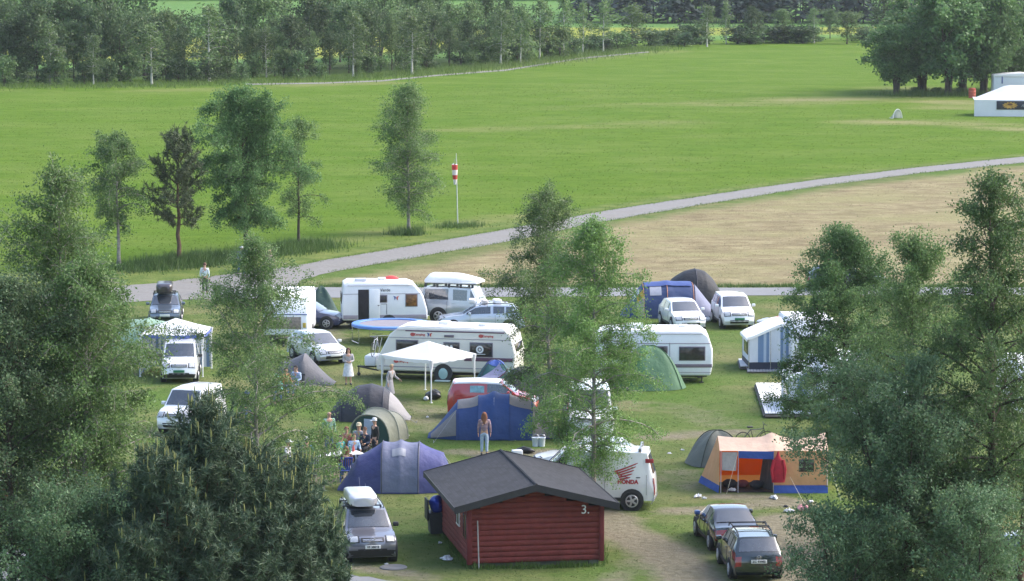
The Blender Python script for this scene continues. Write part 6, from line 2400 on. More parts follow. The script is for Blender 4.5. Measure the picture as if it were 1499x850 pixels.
# courses laid as small steps
nc = 3
for sgn in (-1, 1):
    for i in range(nc):
        f0, f1 = i / nc, (i + 1) / nc
        ext_ = (xr + EV) if sgn < 0 else (CW + EVR - xr)
        xa = xr + sgn * ext_ * f0
        xb = xr + sgn * ext_ * f1
        za, zb = roof_z(xa), roof_z(xb)
        st_ = .0
        o = len(vs)
        vs += [(xa, y0, za + TH), (xa, y1, za + TH), (xb, y1, zb + TH + st_), (xb, y0, zb + TH + st_), (xb, y1, zb + TH), (xb, y0, zb + TH)]
        fs += [(o, o + 1, o + 2, o + 3)]
mb.add(vs, fs)
mb.build('roof', sh, cb, smooth=0)
mb = MB()
under = [(-EV + .01, roof_z(-EV) + TH - .015), (xr, roof_z(xr) + TH - .015), (CW + EVR - .01, roof_z(CW + EVR) + TH - .015), (CW + EVR - .01, roof_z(CW + EVR) - .02), (xr, roof_z(xr) - .02), (-EV + .01, roof_z(-EV) - .02)]
mb.prism(under, y1 - y0 - .04, M=Matrix.Translation((0, (y0 + y1) / 2, 0)))
mb.build('roof_deck', cab_dark, cb, smooth=0)
mb = MB()
fas = [(-EV - .02, roof_z(-EV) + TH + .02), (xr, roof_z(xr) + TH + .03), (CW + EVR + .02, roof_z(CW + EVR) + TH + .02), (CW + EVR + .02, roof_z(CW + EVR) - .12), (xr, roof_z(xr) - .11), (-EV - .02, roof_z(-EV) - .12)]
for yy in (y0 - .012, y1 + .012):
    mb.prism(fas, .03, M=Matrix.Translation((0, yy, 0)))
for xx, sg in ((-EV - .015, -1), (CW + EVR + .015, 1)):
    mb.box((xx, (y0 + y1) / 2, roof_z(-EV) + .02), (.03, y1 - y0 - .03, .16))
mb.build('fascia', cab_dark, cb, smooth=0)
MB().tube([(xr, y0, roof_z(xr) + TH + .01), (xr, y1, roof_z(xr) + TH + .01)], .05, 6).build('ridge_cap', sh, cb)
# windows in the side wall
for y, z0_, z1_, w_ in ((2.2, 1.15, 1.75, .55), (.55, .95, 1.75, .6)):
    fr = MB().box((-.045, y, (z0_ + z1_) / 2), (.05, w_ + .16, z1_ - z0_ + .16), 0, .01)
    fo = fr.build('window', mat('frame_white', (.7, .7, .68), .5, var=.1) if y > 1 else cab_red2, cb)
    MB().box((-.072, y, (z0_ + z1_) / 2), (.02, w_, z1_ - z0_), 0, .004).build('pane', cv_win, fo)
    MB().box((-.086, y, (z0_ + z1_) / 2), (.02, .04, z1_ - z0_)).build('glazing_bar', mat('frame_white', (.7, .7, .68)) if y > 1 else cab_red2, fo)
tb = MB()
text_mb(tb, '3.', .42, frame((3.92, -.058, 1.88), (1, 0, 0), (0, 0, 1)), ext=.006, bold=.002)
tb.build('house_number', letter_w, cb, smooth=0)
pole = MB().tube([(.30, -.17, 0), (.27, -.07, 1.62)], .022, 7)
po = pole.build('wooden_pole', mat('pole_wood', (.42, .40, .38), .8, var=.2), None, loc=cb.location, rz=CR)
tag(po, 'pale grey pole leaning on the red cabin wall corner', 'pole')
# bin with blue bag
bn = thing('rubbish_bin', 'dark bin with raised black lid beside the cabin side wall', 'bin', put(640, 782, CR), CR)
mb = MB()
mb.add([(-.27, -.3, .08), (.27, -.3, .08), (.27, .3, .08), (-.27, .3, .08), (-.33, -.36, .82), (.33, -.36, .82), (.33, .36, .82), (-.33, .36, .82)], [(0, 1, 2, 3), (0, 1, 5, 4), (1, 2, 6, 5), (2, 3, 7, 6), (3, 0, 4, 7), (4, 5, 6, 7)])
mb.build('bin_body', mat('bin_dark', (.035, .04, .045), .6, var=.2), bn, smooth=0)
MB().box((-.37, 0, .92), (.06, .72, .74), 0, .02).build('bin_lid', dark_m, bn)
for sg in (-1, 1):
    MB().lathe([(.02, -.03), (.1, -.03), (.1, .03), (.02, .03)], 12, axis='y').build('bin_wheel', tyre_m, bn, loc=(.25, sg * .26, .1))
mb = MB().ball((0, 0, .2), (.27, .3, .34), 14)
for i, v in enumerate(mb.v):
    w = 1 + .16 * math.sin(i * 1.7) + .1 * math.sin(3 * math.atan2(v[1], v[0]))
    mb.v[i] = (v[0] * w, v[1] * w, v[2])
bb_ = mb.build('rubbish_bag', mat('bag_blue', (.03, .06, .36), .35, var=.3, scale=5), None, loc=bn.location + Vector((0, 0, .86)))
tag(bb_, 'bright blue rubbish bag stuffed in the bin beside the cabin', 'rubbish bag')

# ------------------------------------------------------------------ small things on the grass
def lump(name, label, px, py, s, m, cat, seed=1, group=None, z=0.0, crumple=False):
    rs = random.Random(seed)
    mb = MB().ball((0, 0, s[2] * .9), s, 14)
    ph = [rs.random() * 6 for _ in range(4)]
    for i, v in enumerate(mb.v):
        a = math.atan2(v[1], v[0])
        w = 1 + .17 * math.sin(3 * a + ph[0] + v[2] * 5) + .12 * math.sin(5 * a + ph[1] + v[2] * 14) + rs.uniform(-.05, .05)
        if crumple:
            w *= rs.uniform(.55, 1.25)
            mb.v[i] = (v[0] * w, v[1] * w, max(0.0, v[2] * rs.uniform(.25, 1.3)))
            continue
        mb.v[i] = (v[0] * w, v[1] * w, max(0.0, v[2] * (1 + .1 * math.sin(2 * a + ph[2]))))
    g = G(px, py)
    o = mb.build(name, m, None, smooth=20 if crumple else 70, loc=(g.x, g.y, z), rz=rs.random() * 6)
    tag(o, label, cat, group)
    return o


bag_black = mat('bag_black', (.014, .014, .018), .3, var=.3, scale=6)
bag_white = mat('bag_white', (.72, .72, .74), .5, var=.15, scale=6)
lump('rubbish_bag', 'shiny black rubbish bag under the front of the white gazebo', 635, 584, (.42, .34, .22), bag_black, 'rubbish bag', 3)
lump('plastic_bag', 'small white plastic bag beside the black rubbish bag', 624, 586, (.14, .12, .10), bag_white, 'bag', 4)
lump('duffel_bag', 'black bag lying open behind the cabin roof, beside a white box', 767, 663, (.40, .25, .14), bag_black, 'bag', 5)
o = MB().box((0, 0, .12), (.42, .3, .24), 0, .03).build('coolbox', mat('cool_white', (.7, .72, .74), .5, var=.05), None, loc=G(757, 667), rz=.2)
tag(o, 'small white box beside the black bag behind the cabin roof', 'box')
for k, (px, lab) in enumerate(((784, 'white bucket at the blue tent end, the one closer to its blue door panel'), (793, 'white bucket at the blue tent end, the one closer to the birch'))):
    b = thing('bucket', lab, 'bucket', G(px, 653), 0, 'white buckets')
    MB().lathe([(.02, 0), (.12, 0), (.15, .34), (.165, .36), (.15, .37), (.135, .33), (.11, .02), (.02, .02)], 14).build('pail', mat('bucket_white', (.62, .66, .70), .45, var=.1), b)
    MB().tube([(.15 * math.cos(a), .06, .35 + .14 * math.sin(a)) for a in np.linspace(0, PI, 9)], .006, 4).build('handle', chrome, b)
LIT = [(1022, 728, .20, 'white paper sheet on the worn ground before the orange tent, the larger of two'), (1031, 730, .11, 'crumpled white scrap beside the larger paper sheet'), (1072, 719, .18, 'white bag scraps at the open door of the orange tent'),
       (1133, 730, .20, 'crumpled white paper below the red jacket'), (1155, 750, .22, 'white plastic plate near the red and white carrier bag'), (1150, 742, .11, 'dark scrap lying by the white plastic plate'),
       (655, 820, .22, 'crumpled silver wrapper beside the red cabin'), (644, 795, .10, 'white scrap by the cabin side wall'), (598, 611, .16, 'dark shoe pair by the pale tent porch'), (663, 600, .10, 'white cup on the grass beside the red van'),
       (626, 611, .10, 'white scrap on the grass between the gazebo and the blue tent'), (667, 682, .16, 'white cloth at the purple tent end'), (566, 826, .07, 'white scrap on the concrete cover by the SUV'), (980, 664, .09, 'pale scrap on the bare patch by the olive tent'),
       (999, 659, .09, 'second pale scrap on the bare patch, farther from the birch'), (1186, 735, .12, 'white scrap near the willow thicket edge'), (497, 573, .14, 'white paper behind the dark grey dome tent')]
for k, (px, py, s, lab) in enumerate(LIT):
    dk = 'dark' in lab
    lump('paper_scrap' if not dk else ('shoe_pair' if 'shoe' in lab else 'dark_scrap'), lab, px, py, (s, s * .7, s * .35), bag_black if dk else bag_white, 'litter' if 'shoe' not in lab else 'shoes', 20 + k, crumple=True)
o = lump('carrier_bag', 'red and white carrier bag in front of the orange tent', 1176, 748, (.28, .2, .12), mat('bag_redwhite', (.68, .30, .30), .5, var=.7, scale=5), 'bag', 9)
lump('inflatable', 'bright orange inflatable behind the striped awning', 1143, 474, (.62, .45, .22), mat('infl_orange', (.62, .12, .03), .5, var=.2), 'inflatable', 10)
lump('ground_sheet', 'pale blue crumpled sheet behind the striped awning, beside the orange inflatable', 1124, 473, (.62, .5, .14), mat('sheet_blue', (.42, .48, .60), .6, var=.2), 'sheet', 11)
lump('camping_bag', 'dark bag pile behind the striped awning roof', 1118, 480, (.55, .4, .14), bag_black, 'bag', 12)
lump('plastic_bag', 'white plastic bag between the two white cars', 1036, 471, (.2, .16, .14), bag_white, 'bag', 13)
g = G(576, 831)
o = MB().lathe([(.02, 0), (.46, 0), (.46, .03), (.44, .045), (.3, .05), (.28, .04), (.02, .04)], 24).build('drain_cover', mat('concrete', (.15, .15, .15), .9, var=.15), None, loc=(g.x, g.y, .0))
tag(o, 'round concrete drain cover in the grass by the SUV', 'drain cover')

# ------------------------------------------------------------------ people
def skin_mesh(chains, levels=1):
    """chains: list of (joint list [(pos, radius)...], parent (chain, index) or None). Grown with a skin surface and baked to a mesh."""
    vs, es, rad, roots, idx = [], [], [], [], []
    for joints, par in chains:
        ids = []
        prev = None
        if par is not None:
            prev = idx[par[0]][par[1]]
        else:
            roots.append(len(vs))
        for p, r_ in joints:
            vs.append(tuple(p))
            rad.append(r_)
            ids.append(len(vs) - 1)
            if prev is not None:
                es.append((prev, len(vs) - 1))
            prev = len(vs) - 1
        idx.append(ids)
    me = bpy.data.meshes.new('skin_tmp')
    me.from_pydata(vs, es, [])
    o = bpy.data.objects.new('skin_tmp', me)
    COL.objects.link(o)
    md = o.modifiers.new('s', 'SKIN')
    md.use_smooth_shade = True
    for i, sv in enumerate(me.skin_vertices[0].data):
        r_ = rad[i] if isinstance(rad[i], tuple) else (rad[i], rad[i])
        sv.radius = r_
        sv.use_root = i in roots
    sd = o.modifiers.new('d', 'SUBSURF')
    sd.levels = levels
    sd.render_levels = levels
    dg = bpy.context.evaluated_depsgraph_get()
    out = bpy.data.meshes.new_from_object(o.evaluated_get(dg))
    bpy.data.objects.remove(o)
    bpy.data.meshes.remove(me)
    return out


skin_m = mat('skin', (.52, .30, .21), .55, var=.06, scale=6)
eye_m = mat('eye', (.02, .018, .016), .3, var=0)
lip_m = mat('lip', (.36, .14, .12), .5, var=0)
shoe_m = mat('shoe', (.05, .05, .055), .6, var=.1)


def cloth(name, c, var=.2, scale=8):
    return mat('cloth_' + name, c, .85, var=var, scale=scale, bump=.2, bscale=14)


def plaid():
    if 'cloth_plaid' in MATS:
        return MATS['cloth_plaid']
    m = bpy.data.materials.new('cloth_plaid')
    m.use_nodes = True
    N = NT(m)
    b = m.node_tree.nodes['Principled BSDF']
    b.inputs['Roughness'].default_value = .85
    tc = N.n('ShaderNodeTexCoord').outputs['Object']
    col = (.30, .09, .10)
    outs = []
    for ax, sc in (('X', 42), ('Z', 36)):
        w = N.n('ShaderNodeTexWave', wave_type='BANDS', bands_direction=ax)
        w.inputs['Scale'].default_value = sc / 6.28
        N.L(tc, w.inputs['Vector'])
        outs.append(w.outputs['Fac'])
    c = N.mix(N.rng(outs[0], .55, .7), (.26, .10, .12), (.05, .06, .12))
    c = N.mix(N.rng(outs[1], .6, .75, 0, .75), c, (.5, .42, .42))
    N.L(c, b.inputs['Base Color'])
    MATS['cloth_plaid'] = m
    return m


def person(label, px, py, heading, pose, h, top, legs, hair, hair_len='short', hat=None, sleeves='long', dress=None, group=None, z=0.0, beard=False):
    """figure faces its local -Y; heading turns it"""
    g = G(px, py)
    t = thing('person', label, 'person', (g.x, g.y, z), heading, group)
    s = h / 1.72
    J = {}
    sit = pose == 'sit'
    hipz = .50 if sit else .93
    lean = -.06 if pose in ('sit', 'walk', 'reach') else 0
    J['pel'] = (0, .02, hipz + .03)
    J['wst'] = (0, .02 + lean * .3, hipz + .20)
    J['chs'] = (0, .01 + lean, hipz + .42)
    J['nek'] = (0, lean * 1.2, hipz + .56)
    J['hd0'] = (0, lean * 1.3 - .01, hipz + .64)
    J['hd1'] = (0, lean * 1.3 - .02, hipz + .72)
    J['hd2'] = (0, lean * 1.3 - .01, hipz + .79)
    for sg, n in ((-1, 'l'), (1, 'r')):
        J['hip' + n] = (sg * .095, .01, hipz - .02)
        if sit:
            J['kne' + n] = (sg * .13, -.42, .50)
            J['ank' + n] = (sg * .13, -.40, .09)
            J['toe' + n] = (sg * .14, -.56, .035)
        elif pose == 'walk':
            f = sg * .2
            J['kne' + n] = (sg * .09, -f * .7 - .06, .50)
            J['ank' + n] = (sg * .09, -f * 1.25 + (.05 if f < 0 else 0), .09 + (.05 if f < 0 else 0))
            J['toe' + n] = (sg * .10, -f * 1.25 - .16, .035 + (.0 if f < 0 else 0))
        else:
            J['kne' + n] = (sg * .10, -.01, .50)
            J['ank' + n] = (sg * .105, .02, .09)
            J['toe' + n] = (sg * .13, -.15, .035)
        zs = hipz + .49
        J['sho' + n] = (sg * .19, lean, zs)
        if sit:
            J['elb' + n] = (sg * .25, -.10, zs - .27)
            J['wri' + n] = (sg * .16, -.34, zs - .30)
        elif pose == 'walk':
            J['elb' + n] = (sg * .24, sg * .10 + .02, zs - .28)
            J['wri' + n] = (sg * .24, sg * .2 - .10, zs - .52)
        elif pose == 'hold':
            J['elb' + n] = (sg * .24, -.02, zs - .28)
            J['wri' + n] = (sg * .07, -.24, zs - .30)
        elif pose == 'reach' and sg == 1:
            J['elb' + n] = (sg * .28, -.10, zs - .25)
            J['wri' + n] = (sg * .30, -.33, zs - .38)
        else:
            J['elb' + n] = (sg * .24, .02, zs - .28)
            J['wri' + n] = (sg * .25, -.04, zs - .54)
    V3 = {k: Vector(v) * s for k, v in J.items()}

    def ch(names, rads):
        return [(V3[n], r_ * s if not isinstance(r_, tuple) else (r_[0] * s, r_[1] * s)) for n, r_ in zip(names, rads)]
    chains = [(ch(['pel', 'wst', 'chs', 'nek', 'hd0', 'hd1', 'hd2'], [(.15, .11), (.13, .095), (.155, .105), .052, .072, (.080, .098), (.062, .075)]), None)]
    for n in 'lr':
        chains.append((ch(['hip' + n, 'kne' + n, 'ank' + n, 'toe' + n], [.088, .056, .038, .035]), (0, 0)))
        sg = -1 if n == 'l' else 1
        e, w = V3['elb' + n], V3['wri' + n]
        d = (w - e).normalized()
        side = Vector((0, 0, 1)) if abs(d.z) < .6 else Vector((0, -1, 0))
        lat = (side - d * side.dot(d)).normalized()
        pn = d.cross(lat).normalized()
        if pn.x * sg > 0:
            pn = -pn
        palm = w + d * .065 * s
        chains.append((ch(['sho' + n, 'elb' + n, 'wri' + n], [.056, .042, .028]) + [(palm, (.035 * s, .018 * s))], (0, 2)))
        # five fingers rooted in the palm
        for k, (off, ln) in enumerate(((-.030, .062), (-.010, .075), (.011, .070), (.030, .055))):
            b0 = palm + lat * off * s + d * .012 * s
            k1 = b0 + d * ln * .5 * s + pn * .006 * s
            k2 = b0 + d * ln * .85 * s + pn * .024 * s
            chains.append(([(b0, .0085 * s), (k1, .008 * s), (k2, .0065 * s)], None))
        b0 = w + d * .025 * s + lat * -.026 * s
        chains.append(([(b0, .011 * s), (b0 + d * .026 * s - lat * .028 * s, .0095 * s), (b0 + d * .055 * s - lat * .036 * s + pn * .012 * s, .008 * s)], None))
    body = skin_mesh(chains)
    mb = MB()
    mb.add([v.co for v in body.vertices], [tuple(p.vertices) for p in body.polygons])
    bpy.data.meshes.remove(body)
    hc = V3['hd1']
    # nose and ears grow out of the same head
    mb.add([hc + Vector(p) * s for p in ((-.016, -.088, -.02), (.016, -.088, -.02), (0, -.120, -.018), (0, -.094, .028))], [(0, 1, 2), (0, 2, 3), (1, 3, 2)])
    for sg in (-1, 1):
        mb.ball(hc + Vector((sg * .083, .005, -.005)) * s, (.012 * s, .022 * s, .032 * s), 6)
    bo = mb.build('body', skin_m, t, smooth=70)
    fb = MB()
    for sg in (-1, 1):
        fb.ball(hc + Vector((sg * .033, -.092, .018)) * s, .011 * s, 6)
    fb.build('eye', eye_m, bo)
    MB().box(hc + Vector((0, -.094, -.052)) * s, (.045 * s, .012 * s, .012 * s), 0, .004).build('mouth', lip_m, bo)

    def garment(name, chs, m):
        me = skin_mesh(chs)
        mb = MB()
        mb.add([v.co for v in me.vertices], [tuple(p.vertices) for p in me.polygons])
        bpy.data.meshes.remove(me)
        return mb.build(name, m, t, smooth=70)
    nk = V3['nek'].lerp(V3['chs'], .28)
    tc_ = [(V3['pel'] + Vector((0, 0, -.02 * s)), (.175 * s, .135 * s)), (V3['wst'], (.152 * s, .118 * s)), (V3['chs'], (.172 * s, .125 * s)), (nk, .075 * s)]
    chs = [(tc_, None)]
    for n in 'lr':
        e = V3['elb' + n]
        w = V3['wri' + n]
        arm = [(V3['sho' + n], .074 * s), (e if sleeves == 'long' else V3['sho' + n].lerp(e, .6), .056 * s)]
        if sleeves == 'long':
            arm.append((e.lerp(w, .93), .042 * s))
        chs.append((arm, (0, 2)))
    garment('top', chs, top)
    if legs is not None:
        chs = [([(V3['pel'] + Vector((0, 0, .03 * s)), (.165 * s, .125 * s)), (V3['pel'] + Vector((0, 0, -.03 * s)), (.165 * s, .125 * s))], None)]
        for n in 'lr':
            chs.append((ch(['hip' + n, 'kne' + n], [.102, .070]) + [(V3['kne' + n].lerp(V3['ank' + n], .93), .056 * s)], (0, 1)))
        garment('trousers', chs, legs)
    if dress is not None:
        mb = MB()
        z1, z0_ = (hipz + .12) * s, (.42 if not sit else .3) * s
        mb.grid(lambda u, v: Vector(((.17 + .10 * v) * s * math.cos(2 * PI * u) * (1 + .05 * v * math.sin(12 * PI * u)), (.13 + .10 * v) * s * math.sin(2 * PI * u) + .02 * s, z1 + (z0_ - z1) * v)), 24, 6)
        mb.build('dress_skirt', dress, t, smooth=70)
    for n in 'lr':
        a, b = V3['ank' + n], V3['toe' + n]
        sh_ = MB()
        mid = a.lerp(b, .5)
        sh_.tube([a + Vector((0, .05 * s, -.045 * s)), a + Vector((0, 0, -.03 * s)), mid + Vector((0, 0, -.008)), b + Vector((0, -.03 * s, 0))], [.036 * s, .05 * s, .046 * s, .03 * s], 8)
        for i, v in enumerate(sh_.v):
            sh_.v[i] = (v[0], v[1], max(.004, v[2]))
        sh_.build('shoe', shoe_m, t)
    if hair is not None:
        mb = MB()
        R0 = Vector((.092, .112, .105)) * s
        def hf(u, v):
            th = 2 * PI * u
            ph = v * (PI * .62)
            p = Vector((R0.x * math.sin(ph) * math.cos(th), R0.y * math.sin(ph) * math.sin(th), R0.z * math.cos(ph)))
            if p.y < -.045 * s and p.z < .052 * s:
                p.z = .052 * s + .1 * (p.z - .052 * s)
                p.y = max(p.y, -.098 * s)
            return hc + Vector((0, .008 * s, .022 * s)) + p
        mb.grid(hf, 20, 8)
        if hair_len == 'long':
            def lf(u, v):
                a = PI * (.02 + .96 * u)
                w = (.098 + .035 * math.sin(PI * min(1, v * 1.2))) * s
                return hc + Vector((w * math.cos(a), .03 * s + (.085 + .05 * v) * s * math.sin(a) * (1 - .25 * v), .05 * s - .40 * s * v + .012 * s * math.sin(9 * u)))
            mb.grid(lf, 14, 8)
        mb.build('hair', hair, t, smooth=70)
    if hat is not None:
        mb = MB().lathe([(.02, .155 * s), (.07 * s, .15 * s), (.1 * s, .11 * s), (.108 * s, .05 * s), (.11 * s, .035 * s), (.10 * s, .03 * s), (.02, .1 * s)], 16, M=Matrix.Translation(hc))
        mb.box(hc + Vector((0, -.13 * s, .045 * s)), (.14 * s, .12 * s, .014 * s), 0, .006)
        mb.build('cap', hat, t)
    return t


h_brown = cloth('hair_brown', (.10, .05, .03))
h_auburn = cloth('hair_auburn', (.20, .08, .045))
h_blond = cloth('hair_blond', (.45, .33, .18))
h_dark = cloth('hair_dark', (.025, .02, .02))
jeans = cloth('jeans', (.10, .15, .27))
jeans_l = cloth('jeans_light', (.38, .47, .60))
trous_d = cloth('trousers_dark', (.03, .03, .04))
c_white = cloth('white', (.68, .68, .70))
c_grey = cloth('grey', (.40, .38, .39))

person('auburn-haired woman in plaid shirt and pale jeans facing the blue family tent', 709, 666, R(176), 'stand', 1.70, plaid(), jeans_l, h_auburn, 'long')
person('long-haired woman in grey cardigan over white dress, standing near the silver-white hatchback', 510, 563, R(8), 'hold', 1.68, c_grey, None, h_brown, 'long', dress=c_white)
person('blond woman in grey dress reaching out at the white gazebo leg', 571, 589, R(62), 'reach', 1.68, c_grey, None, h_blond, 'short', dress=c_grey)
person('person in white jacket and dark trousers standing on the road junction', 300, 430, R(170), 'stand', 1.75, cloth('white_teal', (.62, .70, .70)), trous_d, h_brown)
person('person in blue jacket and white cap on the road behind the loose birch', 353, 404, R(30), 'walk', 1.75, cloth('blue', (.13, .17, .33)), jeans, h_dark, hat=c_white)
person('woman in pink and white top with long blond hair beside the gravel road', 397, 407, R(-60), 'walk', 1.66, cloth('pink', (.55, .33, .33), .5), trous_d, h_blond, 'long')
TG = 'people round the picnic table'
person('bald man in green shirt standing behind the picnic table', 482, 667, R(25), 'stand', 1.78, cloth('green', (.22, .36, .28)), jeans, None, group=TG)
person('seated person in teal shirt at the table end', 497, 684, R(60), 'sit', 1.7, cloth('teal', (.05, .26, .25)), trous_d, h_brown, group=TG)
person('seated red-haired person in red jumper at the far side of the table', 507, 672, R(10), 'sit', 1.72, cloth('red', (.38, .10, .10)), jeans, h_auburn, group=TG)
person('seated brown-haired person in pale blue shirt and dark waistcoat', 517, 682, R(30), 'sit', 1.7, cloth('pale_blue', (.30, .42, .60)), jeans, h_brown, group=TG)
person('person in straw hat and grey shirt at the far side of the table', 526, 668, R(-5), 'sit', 1.75, cloth('grey_shirt', (.30, .32, .36)), trous_d, h_brown, hat=cloth('straw', (.6, .52, .36)), group=TG)
person('seated dark-haired person in navy jacket by the beige tent', 536, 672, R(-30), 'sit', 1.7, cloth('navy', (.03, .045, .08)), trous_d, h_brown, group=TG)
person('person in black top wearing a white cap, in front of the beige tent door', 549, 676, R(-60), 'stand', 1.70, cloth('black', (.02, .02, .022)), trous_d, h_dark, hat=c_white, group=TG)
person('person with auburn hair in a blue camp chair, back to the camera', 507, 703, R(185), 'sit', 1.7, cloth('brown', (.10, .05, .05)), jeans, h_auburn, 'long', group=TG)
person('seated person in orange trousers and white cap at the other table end', 419, 693, R(75), 'sit', 1.72, c_white, cloth('orange', (.50, .13, .04)), h_brown, hat=c_white, group=TG)
person('person in blue top on the slatted chair nearest the pine', 449, 690, R(175), 'sit', 1.7, cloth('blue_top', (.06, .14, .24)), trous_d, h_dark, hat=cloth('cap_white', (.6, .6, .62)), group=TG)
person('person in pale teal cap half hidden by the loose birch', 405, 591, R(10), 'sit', 1.7, cloth('mint', (.20, .48, .42)), jeans, h_brown, hat=cloth('mint', (.20, .48, .42)))
person('person in orange shirt half hidden by the loose birch', 417, 580, R(40), 'sit', 1.7, cloth('rust', (.46, .16, .08)), jeans, h_brown)
person('person in pale blue checked shirt in front of the grey ridge tent', 435, 578, R(-30), 'sit', 1.75, cloth('check', (.38, .48, .66), .5, 14), jeans, h_dark)
person('person in blue cap sitting behind the top of the big pine', 361, 618, R(20), 'sit', 1.72, cloth('dark_blue', (.05, .06, .10)), jeans, h_brown, hat=cloth('cap_blue', (.08, .12, .30)))
person('person in red trousers at the picture edge, half hidden by leaves', 0, 733, R(60), 'sit', 1.72, c_white, cloth('red_trousers', (.42, .05, .05)), h_brown)


def chair(label, px, py, rz, m, group='chairs round the picnic table', slats=6):
    g = G(px, py)
    t = thing('chair', label, 'chair', (g.x, g.y, 0), rz, group)
    MB().box((0, .02, .43), (.48, .46, .035), 0, .012).build('seat', m, t)
    b = MB()
    for k in range(slats):
        b.box((-.2 + .4 * k / (slats - 1), .27 + .0, .72), (.045, .025, .46), 0, .008)
    b.box((0, .285, .94), (.5, .03, .07), 0, .012)
    b.box((0, .27, .5), (.46, .03, .05), 0, .01)
    b.build('backrest', m, t)
    for sx in (-1, 1):
        MB().tube([(sx * .25, -.2, .43), (sx * .27, -.18, .64), (sx * .27, .26, .66)], .02, 6).build('armrest', m, t)
        for sy in (-1, 1):
            MB().tube([(sx * .21, .02 + sy * .2, .43), (sx * .24, .02 + sy * .25, 0)], [.022, .018], 6).build('leg', m, t)
    return t


ch_black = mat('chair_black', (.018, .02, .02), .5, var=.1)
ch_blue = mat('chair_blue', (.03, .07, .32), .6, var=.2)
chair('black slatted garden chair with a person in blue on it, near the pine', 449, 691, R(175), ch_black)
chair('empty black slatted garden chair between the pine and the table cloth', 468, 697, R(190), ch_black)
chair('blue camp chair under the auburn-haired person', 507, 704, R(185), ch_blue)
for (px, py, rz, lab) in ((497, 685, 60, 'black chair under the person in teal'), (507, 673, 10, 'black chair under the red-haired person'), (517, 683, 30, 'black chair under the person in pale blue'), (526, 669, -5, 'black chair under the person in the straw hat'),
                          (536, 673, -30, 'black chair under the person in navy'), (419, 694, 75, 'black chair under the person in orange trousers')):
    chair(lab, px, py, R(rz), ch_black)
for (px, py, rz, lab) in ((405, 592, 10, 'camp chair under the person in the teal cap'), (417, 581, 40, 'camp chair under the person in orange shirt'), (435, 579, -30, 'camp chair under the person in checked shirt'),
                          (361, 619, 20, 'camp chair under the person in the blue cap'), (0, 734, 60, 'camp chair at the picture edge under the person in red trousers')):
    chair(lab, px, py, R(rz), ch_black, 'camp chairs among the trees')
tb_ = thing('table', 'long picnic table with a white cloth hanging over its end', 'table', G(495, 691), R(24))
MB().box((0, 0, .72), (1.9, .78, .04), 0, .01).build('table_top', deck_m, tb_)
for sx in (-1, 1):
    for sy in (-1, 1):
        MB().tube([(sx * .8, sy * .3, .7), (sx * .85, sy * .34, 0)], .025, 6).build('leg', ch_black, tb_)
mb = MB().grid(lambda u, v: Vector((-.98 + .75 * u + (0 if u > .25 else .0), -.42 + .84 * v, .748 if u > .25 else .748 - .42 * (1 - u / .25))), 12, 8)
for i, v in enumerate(mb.v):
    if v[0] < -.79:
        mb.v[i] = (-.97 + .02 * math.sin(v[1] * 14), v[1], v[2])
o = mb.build('tablecloth', c_white, None, smooth=60, loc=tb_.location, rz=R(24))
tag(o, 'white cloth hanging over the end of the picnic table', 'tablecloth')
rs = random.Random(2)
for k, (x, y, c, lab) in enumerate(((.1, .1, (.6, .62, .62), 'white jug on the picnic table'), (.45, -.1, (.05, .2, .1), 'green bottle on the picnic table'), (.7, .15, (.5, .1, .08), 'red tin on the picnic table'))):
    p = Matrix.Rotation(R(24), 4, 'Z') @ Vector((x, y, 0))
    o = MB().lathe([(.02, 0), (.05, 0), (.055, .12), (.045, .18), (.022, .22), (.022, .27), (.01, .27)], 12).build(['jug', 'bottle', 'tin'][k], mat('table_item_%d' % k, c, .4, var=.05), None, loc=tb_.location + p + Vector((0, 0, .755)))
    tag(o, lab, ['jug', 'bottle', 'tin'][k])

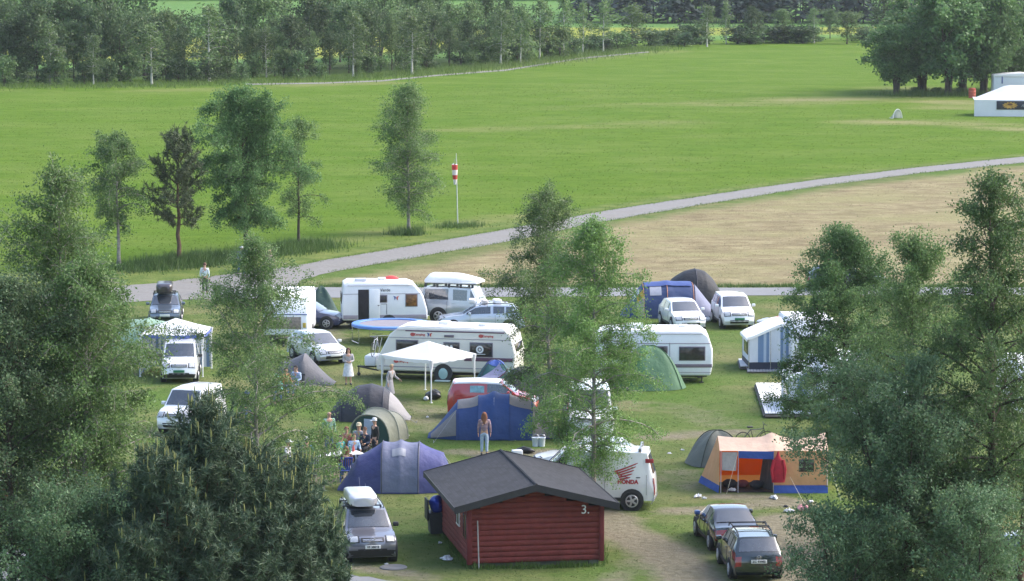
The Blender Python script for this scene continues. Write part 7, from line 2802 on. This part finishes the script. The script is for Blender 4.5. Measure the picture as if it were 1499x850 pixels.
# ------------------------------------------------------------------ haze, light, camera
def haze():
    mb = MB().box((0, 1425, 11.6), (3700, 3900, 25.6))
    m = bpy.data.materials.new('haze')
    m.use_nodes = True
    nt = m.node_tree
    nt.nodes.remove(nt.nodes['Principled BSDF'])
    v = nt.nodes.new('ShaderNodeVolumePrincipled')
    v.inputs['Color'].default_value = (.82, .88, .98, 1)
    v.inputs['Density'].default_value = HAZE
    v.inputs['Anisotropy'].default_value = .3
    nt.links.new(v.outputs['Volume'], nt.nodes['Material Output'].inputs['Volume'])
    o = mb.build('haze', m, None, smooth=0)
    tag(o, 'thin bluish summer haze filling the valley', 'haze', kind='stuff')


HAZE = .00007
haze()
SUN_EL, SUN_AZ = R(44), R(72)      # azimuth measured clockwise from +Y (north, away from the camera)
w = bpy.data.worlds.new('World')
scene.world = w
w.use_nodes = True
nt = w.node_tree
sky = nt.nodes.new('ShaderNodeTexSky')
sky.sky_type = 'NISHITA'
sky.sun_disc = False
sky.sun_elevation = SUN_EL
sky.sun_rotation = SUN_AZ
sky.dust_density = 3.0
sky.air_density = 1.0
sky.ozone_density = 1.0
nt.links.new(sky.outputs['Color'], nt.nodes['Background'].inputs['Color'])
nt.nodes['Background'].inputs['Strength'].default_value = .15
sun = bpy.data.lights.new('sun', 'SUN')
sun.energy = 1.15
sun.angle = R(42)
sun.color = (1.0, .975, .95)
so = bpy.data.objects.new('sun', sun)
COL.objects.link(so)
d = Vector((math.sin(SUN_AZ) * math.cos(SUN_EL), math.cos(SUN_AZ) * math.cos(SUN_EL), math.sin(SUN_EL)))
so.rotation_euler = d.to_track_quat('Z', 'Y').to_euler()
so.location = (30, 100, 60)

cam = bpy.data.cameras.new('camera')
cam.sensor_width = 36
cam.lens = 36 * FPX / 1499.0
cam.clip_end = 6000
cam.clip_start = .5
co_ = bpy.data.objects.new('camera', cam)
COL.objects.link(co_)
co_.location = CAM
co_.rotation_euler = (PI / 2 - PITCH, 0, 0)
scene.camera = co_
scene.render.resolution_x = 1024
scene.render.resolution_y = 581
scene.view_settings.view_transform = 'Standard'
scene.view_settings.look = 'None'
scene.view_settings.exposure = 1.55
scene.view_settings.gamma = 1
scene.view_settings.use_curve_mapping = False
scene.cycles.max_bounces = 6
scene.cycles.diffuse_bounces = 3
scene.cycles.glossy_bounces = 2
scene.cycles.transmission_bounces = 3
scene.cycles.volume_bounces = 1
scene.cycles.transparent_max_bounces = 4
scene.cycles.use_denoising = True
scene.cycles.pixel_filter_width = 1.9
